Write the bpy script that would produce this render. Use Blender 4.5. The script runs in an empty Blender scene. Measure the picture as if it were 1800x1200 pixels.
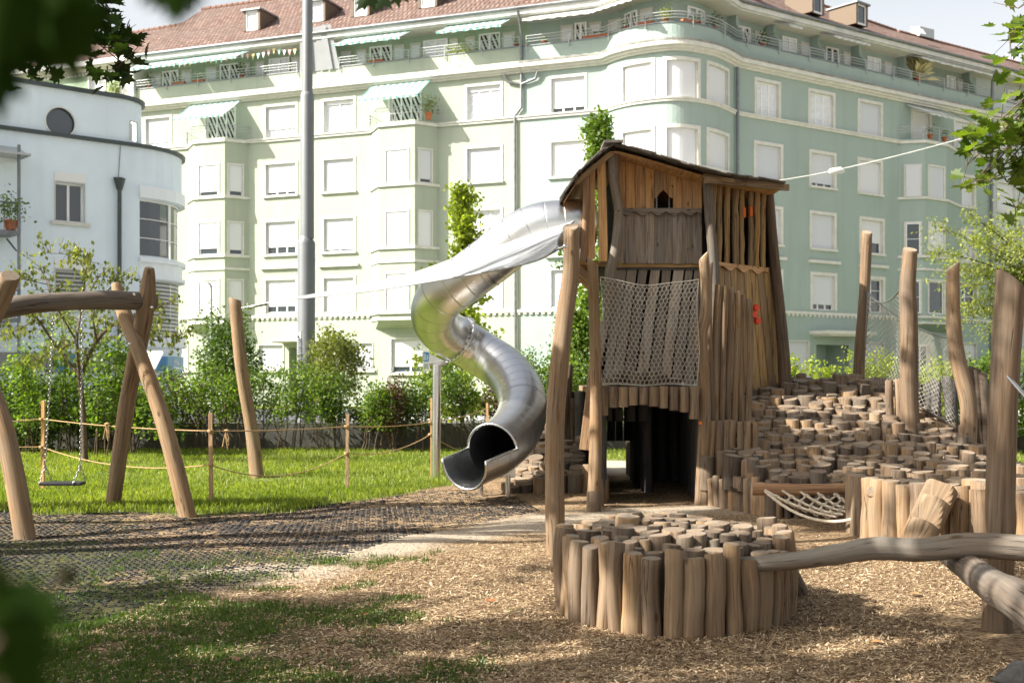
import bpy, math, random
import numpy as np
from mathutils import Vector, Matrix

random.seed(7)
RNG = np.random.default_rng(7)
S = bpy.context.scene
R = math.radians

# ---------------------------------------------------------------- camera, sky, sun, exposure
F, CZ, HY = 2000.0, 1.6, 660.0          # focal length in photo pixels, eye height, horizon row
cam_d = bpy.data.cameras.new('camera')
cam = bpy.data.objects.new('camera', cam_d)
S.collection.objects.link(cam)
S.camera = cam
cam.location = (0, 0, CZ)
cam.rotation_euler = (R(90), 0, 0)
cam_d.sensor_width = 36
cam_d.lens = 36 * F / 1800
cam_d.shift_y = 60 / 1800
cam_d.clip_start = 0.05
cam_d.clip_end = 2000
cam_d.dof.use_dof = True
cam_d.dof.focus_distance = 8.8
cam_d.dof.aperture_fstop = 4.0

SUN_EL, SUN_AZ = R(38), math.atan2(-0.95, -0.30)     # azimuth measured from +Y towards +X
sun_dir = Vector((math.sin(SUN_AZ) * math.cos(SUN_EL), math.cos(SUN_AZ) * math.cos(SUN_EL), math.sin(SUN_EL)))
world = bpy.data.worlds.new('World')
S.world = world
world.use_nodes = True
wn = world.node_tree
bg = wn.nodes['Background']
sky = wn.nodes.new('ShaderNodeTexSky')
sky.sky_type = 'NISHITA'
sky.sun_disc = False
sky.sun_elevation = SUN_EL
sky.sun_rotation = SUN_AZ
sky.air_density = 1.0
sky.dust_density = 5.0
sky.ozone_density = 0.8
wb = wn.nodes.new('ShaderNodeMix'); wb.data_type = 'RGBA'; wb.blend_type = 'MULTIPLY'   # daylight white balance, a hazy bright sky
wb.inputs[0].default_value = 1.0
wb.inputs[7].default_value = (1.01, 1.0, 0.97, 1)
hz = wn.nodes.new('ShaderNodeHueSaturation')      # thin high haze: the sky is almost white
hz.inputs['Saturation'].default_value = 0.48
hz.inputs['Value'].default_value = 1.25
wn.links.new(sky.outputs[0], hz.inputs['Color'])
gz_ = wn.nodes.new('ShaderNodeTexCoord'); sz_ = wn.nodes.new('ShaderNodeSeparateXYZ')
wn.links.new(gz_.outputs['Generated'], sz_.inputs[0])
rg_ = wn.nodes.new('ShaderNodeMapRange'); rg_.interpolation_type = 'SMOOTHSTEP'      # bright haze low over the horizon
rg_.inputs['From Min'].default_value = 0.02; rg_.inputs['From Max'].default_value = 0.55
rg_.inputs['To Min'].default_value = 1.0; rg_.inputs['To Max'].default_value = 0.0
wn.links.new(sz_.outputs[2], rg_.inputs['Value'])
hx_ = wn.nodes.new('ShaderNodeMix'); hx_.data_type = 'RGBA'
hx_.inputs[7].default_value = (5.9, 6.1, 6.4, 1)
wn.links.new(rg_.outputs[0], hx_.inputs[0]); wn.links.new(hz.outputs[0], hx_.inputs[6])
wn.links.new(hx_.outputs[2], wb.inputs[6])
wn.links.new(wb.outputs[2], bg.inputs[0])
bg.inputs[1].default_value = 0.076
sun_d = bpy.data.lights.new('sun', 'SUN')
sun_d.energy = 5.0
sun_d.angle = R(0.5)
sun_d.color = (1.0, 0.95, 0.86)
sun = bpy.data.objects.new('sun', sun_d)
S.collection.objects.link(sun)
sun.rotation_euler = (-sun_dir).to_track_quat('-Z', 'Y').to_euler()
S.view_settings.view_transform = 'Standard'
S.view_settings.look = 'None'
S.view_settings.gamma = 1
S.view_settings.exposure = 1.3
S.cycles.max_bounces = 8
S.cycles.diffuse_bounces = 4
S.cycles.transparent_max_bounces = 8
S.cycles.use_denoising = True

# ---------------------------------------------------------------- positions
def at(px, py, Y):
    return Vector(((px - 900) / F * Y, Y, CZ - (py - HY) / F * Y))
def gp(px, py):
    Y = F * CZ / (py - HY)
    return Vector(((px - 900) / F * Y, Y, 0))

# ---------------------------------------------------------------- mesh builder
ORG = {}
def link(o):
    S.collection.objects.link(o)
    return o
def tag(o, label=None, cat=None, group=None, kind=None):
    if label: o['label'] = label
    if cat: o['category'] = cat
    if group: o['group'] = group
    if kind: o['kind'] = kind
    return o
def thing(name, loc, label, cat, group=None):
    o = link(bpy.data.objects.new(name, None))
    o.empty_display_size = 0.2
    o.location = loc
    ORG[o.name] = Vector(loc)
    return tag(o, label, cat, group)

class MB:
    def __init__(s):
        s.v, s.f, s.m, s.uv, s.r, s.sm = [], [], [], [], [], []
    def face(s, pts, m=0, uv=None, r=0.5, sm=False):
        b = len(s.v)
        s.v.extend([tuple(p) for p in pts])
        s.f.append(tuple(range(b, b + len(pts))))
        s.m.append(m); s.r.append(r); s.sm.append(sm)
        s.uv.extend(uv if uv else [(0, 0)] * len(pts))
    def _add(s, idx, m, uv, r, sm):
        s.f.append(idx); s.m.append(m); s.r.append(r); s.sm.append(sm); s.uv.extend(uv)
    def obox(s, o, a, b, c, m=0, r=0.5, long=2):
        """box from corner o along the vectors a, b, c; texture v runs along the axis number long"""
        o, a, b, c = Vector(o), Vector(a), Vector(b), Vector(c)
        ax = (a, b, c); L = [x.length for x in ax]
        if a.cross(b).dot(c) < 0:
            o = o + a; a = -a; ax = (a, b, c)
        base = len(s.v)
        for k in range(8):
            s.v.append(tuple(o + a * (k & 1) + b * ((k >> 1) & 1) + c * ((k >> 2) & 1)))
        ou, ov = random.random() * 9, random.random() * 9
        def co(k): return ((k & 1) * L[0], ((k >> 1) & 1) * L[1], ((k >> 2) & 1) * L[2])
        for q, n in (((0, 2, 3, 1), 2), ((4, 5, 7, 6), 2), ((0, 1, 5, 4), 1), ((2, 6, 7, 3), 1), ((0, 4, 6, 2), 0), ((1, 3, 7, 5), 0)):
            ua = [i for i in range(3) if i != n]
            vi = long if long in ua else ua[1]
            ui = [i for i in ua if i != vi][0]
            s._add(tuple(base + k for k in q), m, [(co(k)[ui] + ou, co(k)[vi] + ov) for k in q], r, False)
    def box(s, x0, x1, y0, y1, z0, z1, m=0, r=0.5, long=2):
        s.obox((x0, y0, z0), (x1 - x0, 0, 0), (0, y1 - y0, 0), (0, 0, z1 - z0), m, r, long)
    def beam(s, p, q, w, h, up=(0, 0, 1), m=0, r=0.5):
        p, q = Vector(p), Vector(q)
        d = q - p
        side = d.cross(Vector(up)).normalized()
        u = side.cross(d).normalized()
        s.obox(p - side * w / 2 - u * h / 2, side * w, u * h, d, m, r, 2)
    def tube(s, pts, rads, seg=8, m=0, mc=1, caps=(True, True), r=0.5, tilt=None, shape=None, cham=0.0, ref=(0, 1, 0), sm=True):
        """tapered tube; uv u round the girth and v along the length in metres; tilt slants the far end"""
        P = [Vector(p) for p in pts]
        n = len(P)
        if not hasattr(rads, '__len__'): rads = [rads] * n
        if cham > 0:
            d1 = (P[-1] - P[-2]).normalized()
            P = P[:-1] + [P[-1] - d1 * cham, P[-1]]
            rads = list(rads[:-1]) + [rads[-1], rads[-1] - cham]
            if shape: shape = shape[:-1] + [shape[-1], shape[-1]]
            n += 1
        up = None
        rings = []
        L = 0
        ou, ov = random.random() * 20, random.random() * 20
        for i in range(n):
            d = (P[min(i + 1, n - 1)] - P[max(i - 1, 0)])
            d = d.normalized() if d.length > 1e-9 else Vector((0, 0, 1))
            if up is None:
                up = Vector(ref)
                if abs(up.dot(d)) > .95: up = Vector((1, 0, 0))
            up = (up - d * up.dot(d)).normalized()
            sd = d.cross(up)
            if i: L += (P[i] - P[i - 1]).length
            ring = []
            for k in range(seg):
                a = 2 * math.pi * k / seg
                rr = rads[i] * (shape[i][k] if shape else 1)
                o = (up * math.cos(a) + sd * math.sin(a)) * rr
                p = P[i] + o
                if tilt is not None and i >= n - (2 if cham > 0 else 1):
                    p = p + d * (o.dot(Vector(tilt)))
                s.v.append(tuple(p)); ring.append(len(s.v) - 1)
            rings.append((ring, L))
        rm = max(rads)
        for i in range(n - 1):
            a, la = rings[i]; b, lb = rings[i + 1]
            for k in range(seg):
                k2 = (k + 1) % seg
                u0, u1 = k / seg * 6.283 * rm + ou, (k + 1) / seg * 6.283 * rm + ou
                s._add((a[k], a[k2], b[k2], b[k]), m, [(u0, la + ov), (u1, la + ov), (u1, lb + ov), (u0, lb + ov)], r, sm)
        cu = [(math.cos(6.283 * k / seg), math.sin(6.283 * k / seg)) for k in range(seg)]
        for w, (ring, _), rv in ((0, rings[0], True), (1, rings[-1], False)):
            if caps[w]:
                rr = rads[0] if w == 0 else rads[-1]
                b0 = len(s.v)
                for k in ring: s.v.append(s.v[k])
                idx = list(range(b0, b0 + seg)); uvs = [(c[0] * rr + 50 * r, c[1] * rr + 50 * r) for c in cu]
                if rv: idx.reverse(); uvs.reverse()
                s._add(tuple(idx), mc, uvs, r, False)
    def build(s, name, mats, parent=None, org=None):
        me = bpy.data.meshes.new(name)
        o0 = Vector((0, 0, 0))
        if parent is not None:
            o0 = ORG[parent.name]
        elif org is not None:
            o0 = Vector(org)
        va = np.array(s.v, dtype=np.float64) - np.array(o0)
        me.from_pydata(va.tolist(), [], s.f)
        for m in (mats if isinstance(mats, (list, tuple)) else [mats]):
            me.materials.append(m)
        me.polygons.foreach_set('material_index', s.m)
        me.polygons.foreach_set('use_smooth', s.sm)
        uvl = me.uv_layers.new(name='uv')
        uvl.data.foreach_set('uv', np.array(s.uv, dtype=np.float32).ravel())
        at_ = me.attributes.new('rnd', 'FLOAT', 'FACE')
        at_.data.foreach_set('value', np.array(s.r, dtype=np.float32))
        me.update()
        o = link(bpy.data.objects.new(name, me))
        if parent is not None:
            o.parent = parent
            ORG[o.name] = o0
        else:
            o.location = o0
            ORG[o.name] = o0
        return o

def scatter(name, tv, tf, pos, rot, scl, mats, rnd, parent=None, org=(0, 0, 0)):
    """one mesh made of many copies of a small template (leaves, blades, chips): tv (k,3), tf (f,c) all faces of one size"""
    tv = np.asarray(tv, float); tf = np.asarray(tf)
    N, k = len(pos), len(tv)
    scl = np.asarray(scl, float)
    if scl.ndim == 1: scl = scl[:, None].repeat(3, 1)
    V = tv[None] * scl[:, None, :]
    V = np.einsum('nij,nkj->nki', rot, V) + np.asarray(pos)[:, None, :]
    o0 = np.array(ORG[parent.name]) if parent is not None else np.array(org, float)
    V = (V - o0).reshape(-1, 3).astype(np.float32)
    fc = tf.shape[1]
    idx = (tf[None] + (np.arange(N) * k)[:, None, None]).reshape(-1, fc)
    me = bpy.data.meshes.new(name)
    me.vertices.add(len(V)); me.vertices.foreach_set('co', V.ravel())
    me.loops.add(idx.size); me.loops.foreach_set('vertex_index', idx.ravel().astype(np.int32))
    me.polygons.add(len(idx))
    me.polygons.foreach_set('loop_start', (np.arange(len(idx)) * fc).astype(np.int32))
    a = me.attributes.new('rnd', 'FLOAT', 'FACE')
    a.data.foreach_set('value', np.repeat(np.asarray(rnd, np.float32), len(tf)))
    me.materials.append(mats)
    me.update(calc_edges=True)
    o = link(bpy.data.objects.new(name, me))
    if parent is not None: o.parent = parent
    else: o.location = o0
    ORG[o.name] = Vector(o0)
    return o

def rots(n, tilt=None, rng=RNG):
    """random rotations; tilt = spread (radians) of the template's z axis away from vertical, None = any"""
    yaw = rng.uniform(0, 2 * np.pi, n)
    if tilt is None:
        q = rng.normal(size=(n, 4)); q /= np.linalg.norm(q, axis=1)[:, None]
        w, x, y, z = q.T
        return np.stack([1 - 2 * (y * y + z * z), 2 * (x * y - z * w), 2 * (x * z + y * w),
                         2 * (x * y + z * w), 1 - 2 * (x * x + z * z), 2 * (y * z - x * w),
                         2 * (x * z - y * w), 2 * (y * z + x * w), 1 - 2 * (x * x + y * y)], 1).reshape(n, 3, 3)
    p = rng.uniform(0, 2 * np.pi, n); t = np.abs(rng.normal(0, tilt, n))
    cy, sy = np.cos(yaw), np.sin(yaw)
    Z = np.zeros(n); O = np.ones(n)
    Rz = np.stack([cy, -sy, Z, sy, cy, Z, Z, Z, O], 1).reshape(n, 3, 3)
    ax, ay = np.cos(p), np.sin(p); c, s_ = np.cos(t), np.sin(t)
    Rt = np.stack([c + ax * ax * (1 - c), ax * ay * (1 - c), ay * s_,
                   ax * ay * (1 - c), c + ay * ay * (1 - c), -ax * s_,
                   -ay * s_, ax * s_, c], 1).reshape(n, 3, 3)
    return np.einsum('nij,njk->nik', Rt, Rz)

_T = np.random.default_rng(3).random((256, 256))
def vnoise(x, y, sc, off=0.0):
    x = np.asarray(x, float) * sc + off + 500; y = np.asarray(y, float) * sc + off * 1.7 + 500
    xi, yi = np.floor(x).astype(int), np.floor(y).astype(int)
    fx, fy = x - xi, y - yi
    fx, fy = fx * fx * (3 - 2 * fx), fy * fy * (3 - 2 * fy)
    g = lambda a, b: _T[a % 256, b % 256]
    return (g(xi, yi) * (1 - fx) + g(xi + 1, yi) * fx) * (1 - fy) + (g(xi, yi + 1) * (1 - fx) + g(xi + 1, yi + 1) * fx) * fy
def fnoise(x, y, sc, off=0.0):
    return (vnoise(x, y, sc, off) + .5 * vnoise(x, y, sc * 2.1, off + 7) + .25 * vnoise(x, y, sc * 4.3, off + 19)) / 1.75
def sstep(a, b, x):
    t = np.clip((np.asarray(x, float) - a) / (b - a), 0, 1)
    return t * t * (3 - 2 * t)

# ---------------------------------------------------------------- materials
def nd(nt, t, ins=None, **props):
    n = nt.nodes.new('ShaderNode' + t)
    for k, v in props.items():
        setattr(n, k, v)
    for k, v in (ins or {}).items():
        sk = n.inputs[k]
        if isinstance(v, bpy.types.NodeSocket): nt.links.new(v, sk)
        else: sk.default_value = v
    return n
def ramp(nt, fac, stops):
    n = nt.nodes.new('ShaderNodeValToRGB')
    nt.links.new(fac, n.inputs[0])
    e = n.color_ramp.elements
    while len(e) < len(stops): e.new(0.5)
    for el, (p, c) in zip(e, stops):
        el.position = p
        el.color = (c, c, c, 1) if not hasattr(c, '__len__') else (*c, 1)
    return n.outputs[0]
def mixc(nt, fac, a, b, mode='MIX'):
    n = nt.nodes.new('ShaderNodeMix'); n.data_type = 'RGBA'; n.blend_type = mode
    for sk, v in ((n.inputs[0], fac), (n.inputs[6], a), (n.inputs[7], b)):
        if isinstance(v, bpy.types.NodeSocket): nt.links.new(v, sk)
        elif hasattr(v, '__len__'): sk.default_value = (*v, 1)
        else: sk.default_value = v
    return n.outputs[2]
def mth(nt, op, a, b=0.0, c=None, clamp=False):
    n = nt.nodes.new('ShaderNodeMath'); n.operation = op; n.use_clamp = clamp
    for i, v in enumerate((a, b, c)):
        if v is None: continue
        if isinstance(v, bpy.types.NodeSocket): nt.links.new(v, n.inputs[i])
        else: n.inputs[i].default_value = v
    return n.outputs[0]
def newmat(name, rough=0.6, spec=0.35, metal=0.0, col=(.5, .5, .5)):
    m = bpy.data.materials.new(name); m.use_nodes = True
    nt = m.node_tree; b = nt.nodes['Principled BSDF']
    b.inputs['Roughness'].default_value = rough
    b.inputs['Specular IOR Level'].default_value = spec
    b.inputs['Metallic'].default_value = metal
    b.inputs['Base Color'].default_value = (*col, 1)
    return m, nt, b
def bump(nt, b, h, strength=0.3, dist=0.01):
    n = nd(nt, 'Bump', {'Strength': strength, 'Distance': dist, 'Height': h})
    nt.links.new(n.outputs[0], b.inputs['Normal'])
def setc(nt, b, c): nt.links.new(c, b.inputs['Base Color'])

def wood(name, dark, light, grey, greyamt=.5, grain=1.0, crack=1.0, rough=.78):
    m, nt, b = newmat(name, rough, .25)
    uv = nd(nt, 'UVMap').outputs[0]
    rnd = nd(nt, 'Attribute', attribute_name='rnd').outputs['Fac']
    oi = nd(nt, 'ObjectInfo').outputs['Random']
    rr = mth(nt, 'FRACT', mth(nt, 'ADD', mth(nt, 'MULTIPLY', rnd, 7.31), mth(nt, 'MULTIPLY', oi, 3.7)))
    mp = nd(nt, 'Mapping', {'Vector': uv, 'Scale': (38 * grain, 1.6 * grain, 1)}).outputs[0]
    g = nd(nt, 'TexNoise', {'Vector': mp, 'Scale': 1.0, 'Detail': 6.0, 'Roughness': .65, 'Distortion': .4}).outputs[0]
    mp2 = nd(nt, 'Mapping', {'Vector': uv, 'Scale': (5, 1.4, 1)}).outputs[0]
    pt = nd(nt, 'TexNoise', {'Vector': mp2, 'Scale': 1.0, 'Detail': 4.0, 'Roughness': .6}).outputs[0]
    c = mixc(nt, ramp(nt, g, ((.3, 0.), (.68, 1.))), dark, light)
    gm = mth(nt, 'MULTIPLY', ramp(nt, pt, ((.38, 0.), (.62, 1.))), greyamt)
    gm2 = mth(nt, 'ADD', gm, mth(nt, 'MULTIPLY', rr, greyamt * .55), clamp=True)
    c = mixc(nt, gm2, c, mixc(nt, ramp(nt, g, ((.3, 0.), (.7, 1.))), [x * .62 for x in grey], grey))
    # brightness differs log by log
    hv = nd(nt, 'HueSaturation', {'Hue': .5, 'Saturation': mth(nt, 'MULTIPLY_ADD', rr, .3, .85), 'Value': mth(nt, 'MULTIPLY_ADD', rr, .55, .70), 'Color': c}).outputs[0]
    c = hv
    # drying cracks along the grain
    mp3 = nd(nt, 'Mapping', {'Vector': uv, 'Scale': (16, .55, 1)}).outputs[0]
    cn = nd(nt, 'TexNoise', {'Vector': mp3, 'Scale': 1.0, 'Detail': 3.0, 'Roughness': .5, 'Distortion': .25}).outputs[0]
    cr = ramp(nt, cn, ((.0, 0.), (.486, 0.), (.5, crack), (.514, 0.)))
    gate = ramp(nt, nd(nt, 'TexNoise', {'Vector': mp2, 'Scale': 1.3, 'Detail': 1.0}).outputs[0], ((.46, 0.), (.56, 1.)))
    cr = mth(nt, 'MULTIPLY', cr, gate)
    c = mixc(nt, mth(nt, 'MULTIPLY', cr, .85), c, (.025, .016, .01))
    # knots
    mp4 = nd(nt, 'Mapping', {'Vector': uv, 'Scale': (5.5, 2.6, 1)}).outputs[0]
    vo = nd(nt, 'TexVoronoi', {'Vector': mp4, 'Scale': 1.0, 'Randomness': 1.0}).outputs['Distance']
    kn = ramp(nt, vo, ((.05, 1.), (.12, 0.)))
    c = mixc(nt, mth(nt, 'MULTIPLY', kn, .75), c, (.05, .026, .012))
    setc(nt, b, c)
    h = mth(nt, 'SUBTRACT', mth(nt, 'MULTIPLY', g, .5), mth(nt, 'ADD', cr, mth(nt, 'MULTIPLY', kn, .4)))
    bump(nt, b, h, .55, .008)
    return m
def endgrain(name, light, grey):
    m, nt, b = newmat(name, .85, .2)
    rnd = nd(nt, 'Attribute', attribute_name='rnd').outputs['Fac']
    uv = nd(nt, 'UVMap').outputs[0]
    off = nd(nt, 'CombineXYZ', {'X': mth(nt, 'MULTIPLY', rnd, 50), 'Y': mth(nt, 'MULTIPLY', rnd, 50), 'Z': 0.0}).outputs[0]
    v = nd(nt, 'VectorMath', {0: uv, 1: off}, operation='SUBTRACT').outputs[0]
    nz = nd(nt, 'TexNoise', {'Vector': uv, 'Scale': 9.0, 'Detail': 4.0}).outputs[0]
    sp = nd(nt, 'SeparateXYZ', {0: v})
    rad = nd(nt, 'VectorMath', {0: v}, operation='LENGTH').outputs['Value']
    ring = mth(nt, 'SINE', mth(nt, 'ADD', mth(nt, 'MULTIPLY', rad, 520), mth(nt, 'MULTIPLY', nz, 14)))
    ring = mth(nt, 'MULTIPLY_ADD', ring, .5, .5)
    c = mixc(nt, mth(nt, 'MULTIPLY', ring, .35), light, [x * .55 for x in light])
    gm = ramp(nt, nd(nt, 'TexNoise', {'Vector': uv, 'Scale': 14.0, 'Detail': 5.0}).outputs[0], ((.35, .25), (.62, 1.)))
    c = mixc(nt, gm, c, grey)
    ang = mth(nt, 'ARCTAN2', sp.outputs[0], sp.outputs[1])
    w = mth(nt, 'ABSOLUTE', mth(nt, 'SINE', mth(nt, 'ADD', mth(nt, 'MULTIPLY', ang, 1.5), mth(nt, 'ADD', mth(nt, 'MULTIPLY', nz, 1.6), mth(nt, 'MULTIPLY', rnd, 40)))))
    ck = ramp(nt, w, ((.0, 1.), (.07, 0.)))
    c = mixc(nt, mth(nt, 'MULTIPLY', ck, .8), c, (.03, .02, .014))
    hv = nd(nt, 'HueSaturation', {'Value': mth(nt, 'MULTIPLY_ADD', rnd, .5, .75), 'Color': c}).outputs[0]
    setc(nt, b, hv)
    bump(nt, b, mth(nt, 'SUBTRACT', mth(nt, 'MULTIPLY', ring, .3), ck), .5, .006)
    return m
def plain(name, col, rough=.6, spec=.35, metal=0, noise=.0, scale=8, bmp=0, bscale=60):
    m, nt, b = newmat(name, rough, spec, metal, col)
    if noise or bmp:
        tc = nd(nt, 'TexCoord').outputs['Object']
    if noise:
        n = nd(nt, 'TexNoise', {'Vector': tc, 'Scale': scale, 'Detail': 5.0, 'Roughness': .6}).outputs[0]
        setc(nt, b, mixc(nt, ramp(nt, n, ((.3, 0.), (.7, 1.))), [x * (1 - noise) for x in col], [min(1, x * (1 + noise * .5)) for x in col]))
    if bmp:
        n2 = nd(nt, 'TexNoise', {'Vector': tc, 'Scale': bscale, 'Detail': 4.0}).outputs[0]
        bump(nt, b, n2, bmp, .01)
    return m
def leafmat(name, a, b_, trans=.4, rough=.45):
    m, nt, b = newmat(name, rough, .35)
    rnd = nd(nt, 'Attribute', attribute_name='rnd').outputs['Fac']
    c = mixc(nt, rnd, a, b_)
    setc(nt, b, c)
    t = nd(nt, 'BsdfTranslucent', {'Color': mixc(nt, 1.0, c, (1.5, 1.6, .55), 'MULTIPLY')})
    mx = nd(nt, 'MixShader', {0: trans, 1: b.outputs[0], 2: t.outputs[0]})
    nt.links.new(mx.outputs[0], nt.nodes['Material Output'].inputs[0])
    return m

M = {}
M['log'] = wood('weathered_log_wood', (.115, .066, .033), (.315, .20, .11), (.26, .205, .148), .5)
M['log_dark'] = wood('dark_weathered_log_wood', (.045, .027, .016), (.16, .103, .064), (.15, .127, .10), .65)
M['log_grey'] = wood('grey_log_wood', (.075, .052, .037), (.21, .155, .11), (.22, .195, .165), .7)
M['warmlog'] = wood('warm_log', (.20, .095, .042), (.44, .24, .12), (.34, .25, .165), .25)
M['slatlog'] = wood('brown_log', (.09, .05, .026), (.24, .145, .08), (.20, .16, .115), .45)
M['end'] = endgrain('log_end_grain', (.33, .225, .14), (.25, .21, .165))
M['end_dark'] = endgrain('stump_end_grain', (.26, .17, .10), (.22, .18, .14))
M['warm'] = wood('warm_larch_boards', (.29, .14, .062), (.66, .41, .21), (.48, .34, .22), .3)
M['board'] = wood('grey_larch_boards', (.13, .09, .063), (.41, .315, .235), (.38, .335, .29), .65)
M['slat'] = wood('brown_slats', (.15, .085, .038), (.46, .30, .145), (.34, .26, .165), .35)
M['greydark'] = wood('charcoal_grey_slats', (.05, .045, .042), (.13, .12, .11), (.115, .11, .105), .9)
M['stake'] = wood('fresh_stake_wood', (.40, .22, .10), (.62, .40, .22), (.5, .36, .22), .2)
M['shingle'] = wood('old_roof_shingles', (.07, .055, .045), (.20, .16, .13), (.17, .155, .14), .8)
M['white'] = plain('white_window_paint', (.78, .78, .76), .45)
M['trim'] = plain('pale_stone_trim', (.62, .61, .55), .8, .2, noise=.12, scale=3)
M['zinc'] = plain('dull_zinc', (.20, .21, .215), .45, .5, .6, noise=.3, scale=4)
M['rail'] = plain('grey_rail_paint', (.42, .43, .43), .4, .5, .3)
M['black'] = plain('black_rubber', (.025, .026, .03), .5, .4, bmp=.2)
M['chain'] = plain('chain_steel', (.33, .33, .33), .35, .5, 1)
M['rope'] = plain('sisal_rope', (.50, .33, .17), .9, .1, noise=.4, scale=90, bmp=.5, bscale=200)
M['net'] = plain('pale_net_cord', (.46, .43, .37), .7, .3, noise=.25, scale=60)
M['white_rope'] = plain('thick_pale_rope', (.60, .52, .41), .85, .2, noise=.3, scale=40, bmp=.6, bscale=150)
M['dark'] = plain('dark_soil', (.05, .035, .025), .95, .1, noise=.5, scale=20)
M['red'] = plain('red_paint', (.75, .06, .02), .45, .4)
M['orange'] = plain('orange_strip', (.85, .17, .02), .5, .3)
M['terracotta'] = plain('terracotta', (.50, .17, .08), .8, .2, noise=.2, scale=12)
M['concrete'] = plain('concrete', (.36, .35, .33), .85, .2, noise=.25, scale=3, bmp=.3, bscale=30)
M['pole'] = plain('galvanised_mast', (.20, .21, .22), .5, .45, .3, noise=.12, scale=1.5)
M['bark'] = plain('bark', (.13, .095, .065), .9, .15, noise=.5, scale=18, bmp=.7, bscale=30)

def stucco(name, col, bmp_s=.35):
    m, nt, b = newmat(name, .88, .15)
    tc = nd(nt, 'TexCoord').outputs['Object']
    n = nd(nt, 'TexNoise', {'Vector': tc, 'Scale': .45, 'Detail': 6.0, 'Roughness': .65}).outputs[0]
    mp = nd(nt, 'Mapping', {'Vector': tc, 'Scale': (2.2, 2.2, .12)}).outputs[0]
    st = nd(nt, 'TexNoise', {'Vector': mp, 'Scale': 1.0, 'Detail': 4.0}).outputs[0]
    c = mixc(nt, ramp(nt, n, ((.35, 0.), (.65, 1.))), [x * .93 for x in col], col)
    c = mixc(nt, mth(nt, 'MULTIPLY', ramp(nt, st, ((.5, 0.), (.72, 1.))), .26), c, [x * .7 for x in col])
    setc(nt, b, c)
    bump(nt, b, nd(nt, 'TexNoise', {'Vector': tc, 'Scale': 9.0, 'Detail': 5.0, 'Roughness': .7}).outputs[0], bmp_s, .05)
    return m
M['st_yellow'] = stucco('pale_lime_render', (.39, .43, .345))
M['st_mint'] = stucco('mint_render', (.335, .41, .37), .5)
M['st_green'] = stucco('mid_green_render', (.33, .42, .30))
M['st_blue'] = stucco('pale_grey_blue_render', (.50, .55, .54))
M['st_white'] = stucco('cool_white_render', (.76, .85, .91), .1)
M['st_grey'] = stucco('warm_grey_render', (.33, .32, .31), .1)

def glass():
    m, nt, b = newmat('window_glass', .04, .9, 0, (.03, .04, .045))
    tc = nd(nt, 'TexCoord').outputs['Object']
    n = nd(nt, 'TexNoise', {'Vector': tc, 'Scale': .8, 'Detail': 1.0}).outputs[0]
    bump(nt, b, n, .12, .05)
    return m
M['glass'] = glass()
M['curtain'] = plain('white_curtain', (.70, .72, .75), .8, .2, noise=.15, scale=5)
def blind():
    m, nt, b = newmat('roller_blind', .5, .3)
    g = nd(nt, 'NewGeometry').outputs['Position']
    z = nd(nt, 'SeparateXYZ', {0: g}).outputs[2]
    s = mth(nt, 'SINE', mth(nt, 'MULTIPLY', z, 6.283 / .055))
    oi = nd(nt, 'ObjectInfo').outputs['Random']
    c = mixc(nt, oi, (.56, .58, .61), (.72, .72, .72))
    setc(nt, b, mixc(nt, mth(nt, 'MULTIPLY_ADD', s, .04, .04), c, (.4, .4, .42)))
    bump(nt, b, s, .3, .01)
    return m
M['blind'] = blind()
def venetian():
    m, nt, b = newmat('venetian_blind', .5, .4)
    z = nd(nt, 'SeparateXYZ', {0: nd(nt, 'NewGeometry').outputs['Position']}).outputs[2]
    s = ramp(nt, mth(nt, 'MULTIPLY_ADD', mth(nt, 'SINE', mth(nt, 'MULTIPLY', z, 6.283 / .14)), .5, .5), ((.4, 0.), (.6, 1.)))
    setc(nt, b, mixc(nt, s, (.10, .11, .10), (.50, .50, .47)))
    return m
M['venetian'] = venetian()
def stripes(name, a, b_, period, vert=True, diag=0.0, trans=0):
    m, nt, b = newmat(name, .8, .15)
    uv = nd(nt, 'SeparateXYZ', {0: nd(nt, 'UVMap').outputs[0]})
    t = mth(nt, 'ADD', uv.outputs[0], mth(nt, 'MULTIPLY', uv.outputs[1], diag))
    s = ramp(nt, mth(nt, 'FRACT', mth(nt, 'DIVIDE', t, period)), ((.47, 0.), (.5, 1.)))
    c = mixc(nt, s, a, b_)
    setc(nt, b, c)
    if trans:
        tr = nd(nt, 'BsdfTranslucent', {'Color': c})
        mx = nd(nt, 'MixShader', {0: trans, 1: b.outputs[0], 2: tr.outputs[0]})
        nt.links.new(mx.outputs[0], nt.nodes['Material Output'].inputs[0])
    return m
M['awning'] = stripes('turquoise_striped_awning', (.22, .50, .46), (.75, .76, .72), .36, trans=.35)
M['awning_white'] = stripes('white_awning', (.66, .66, .64), (.76, .76, .74), .5, trans=.3)
M['bw'] = stripes('black_white_curtain', (.02, .025, .025), (.62, .62, .58), .24, diag=.45)
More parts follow.
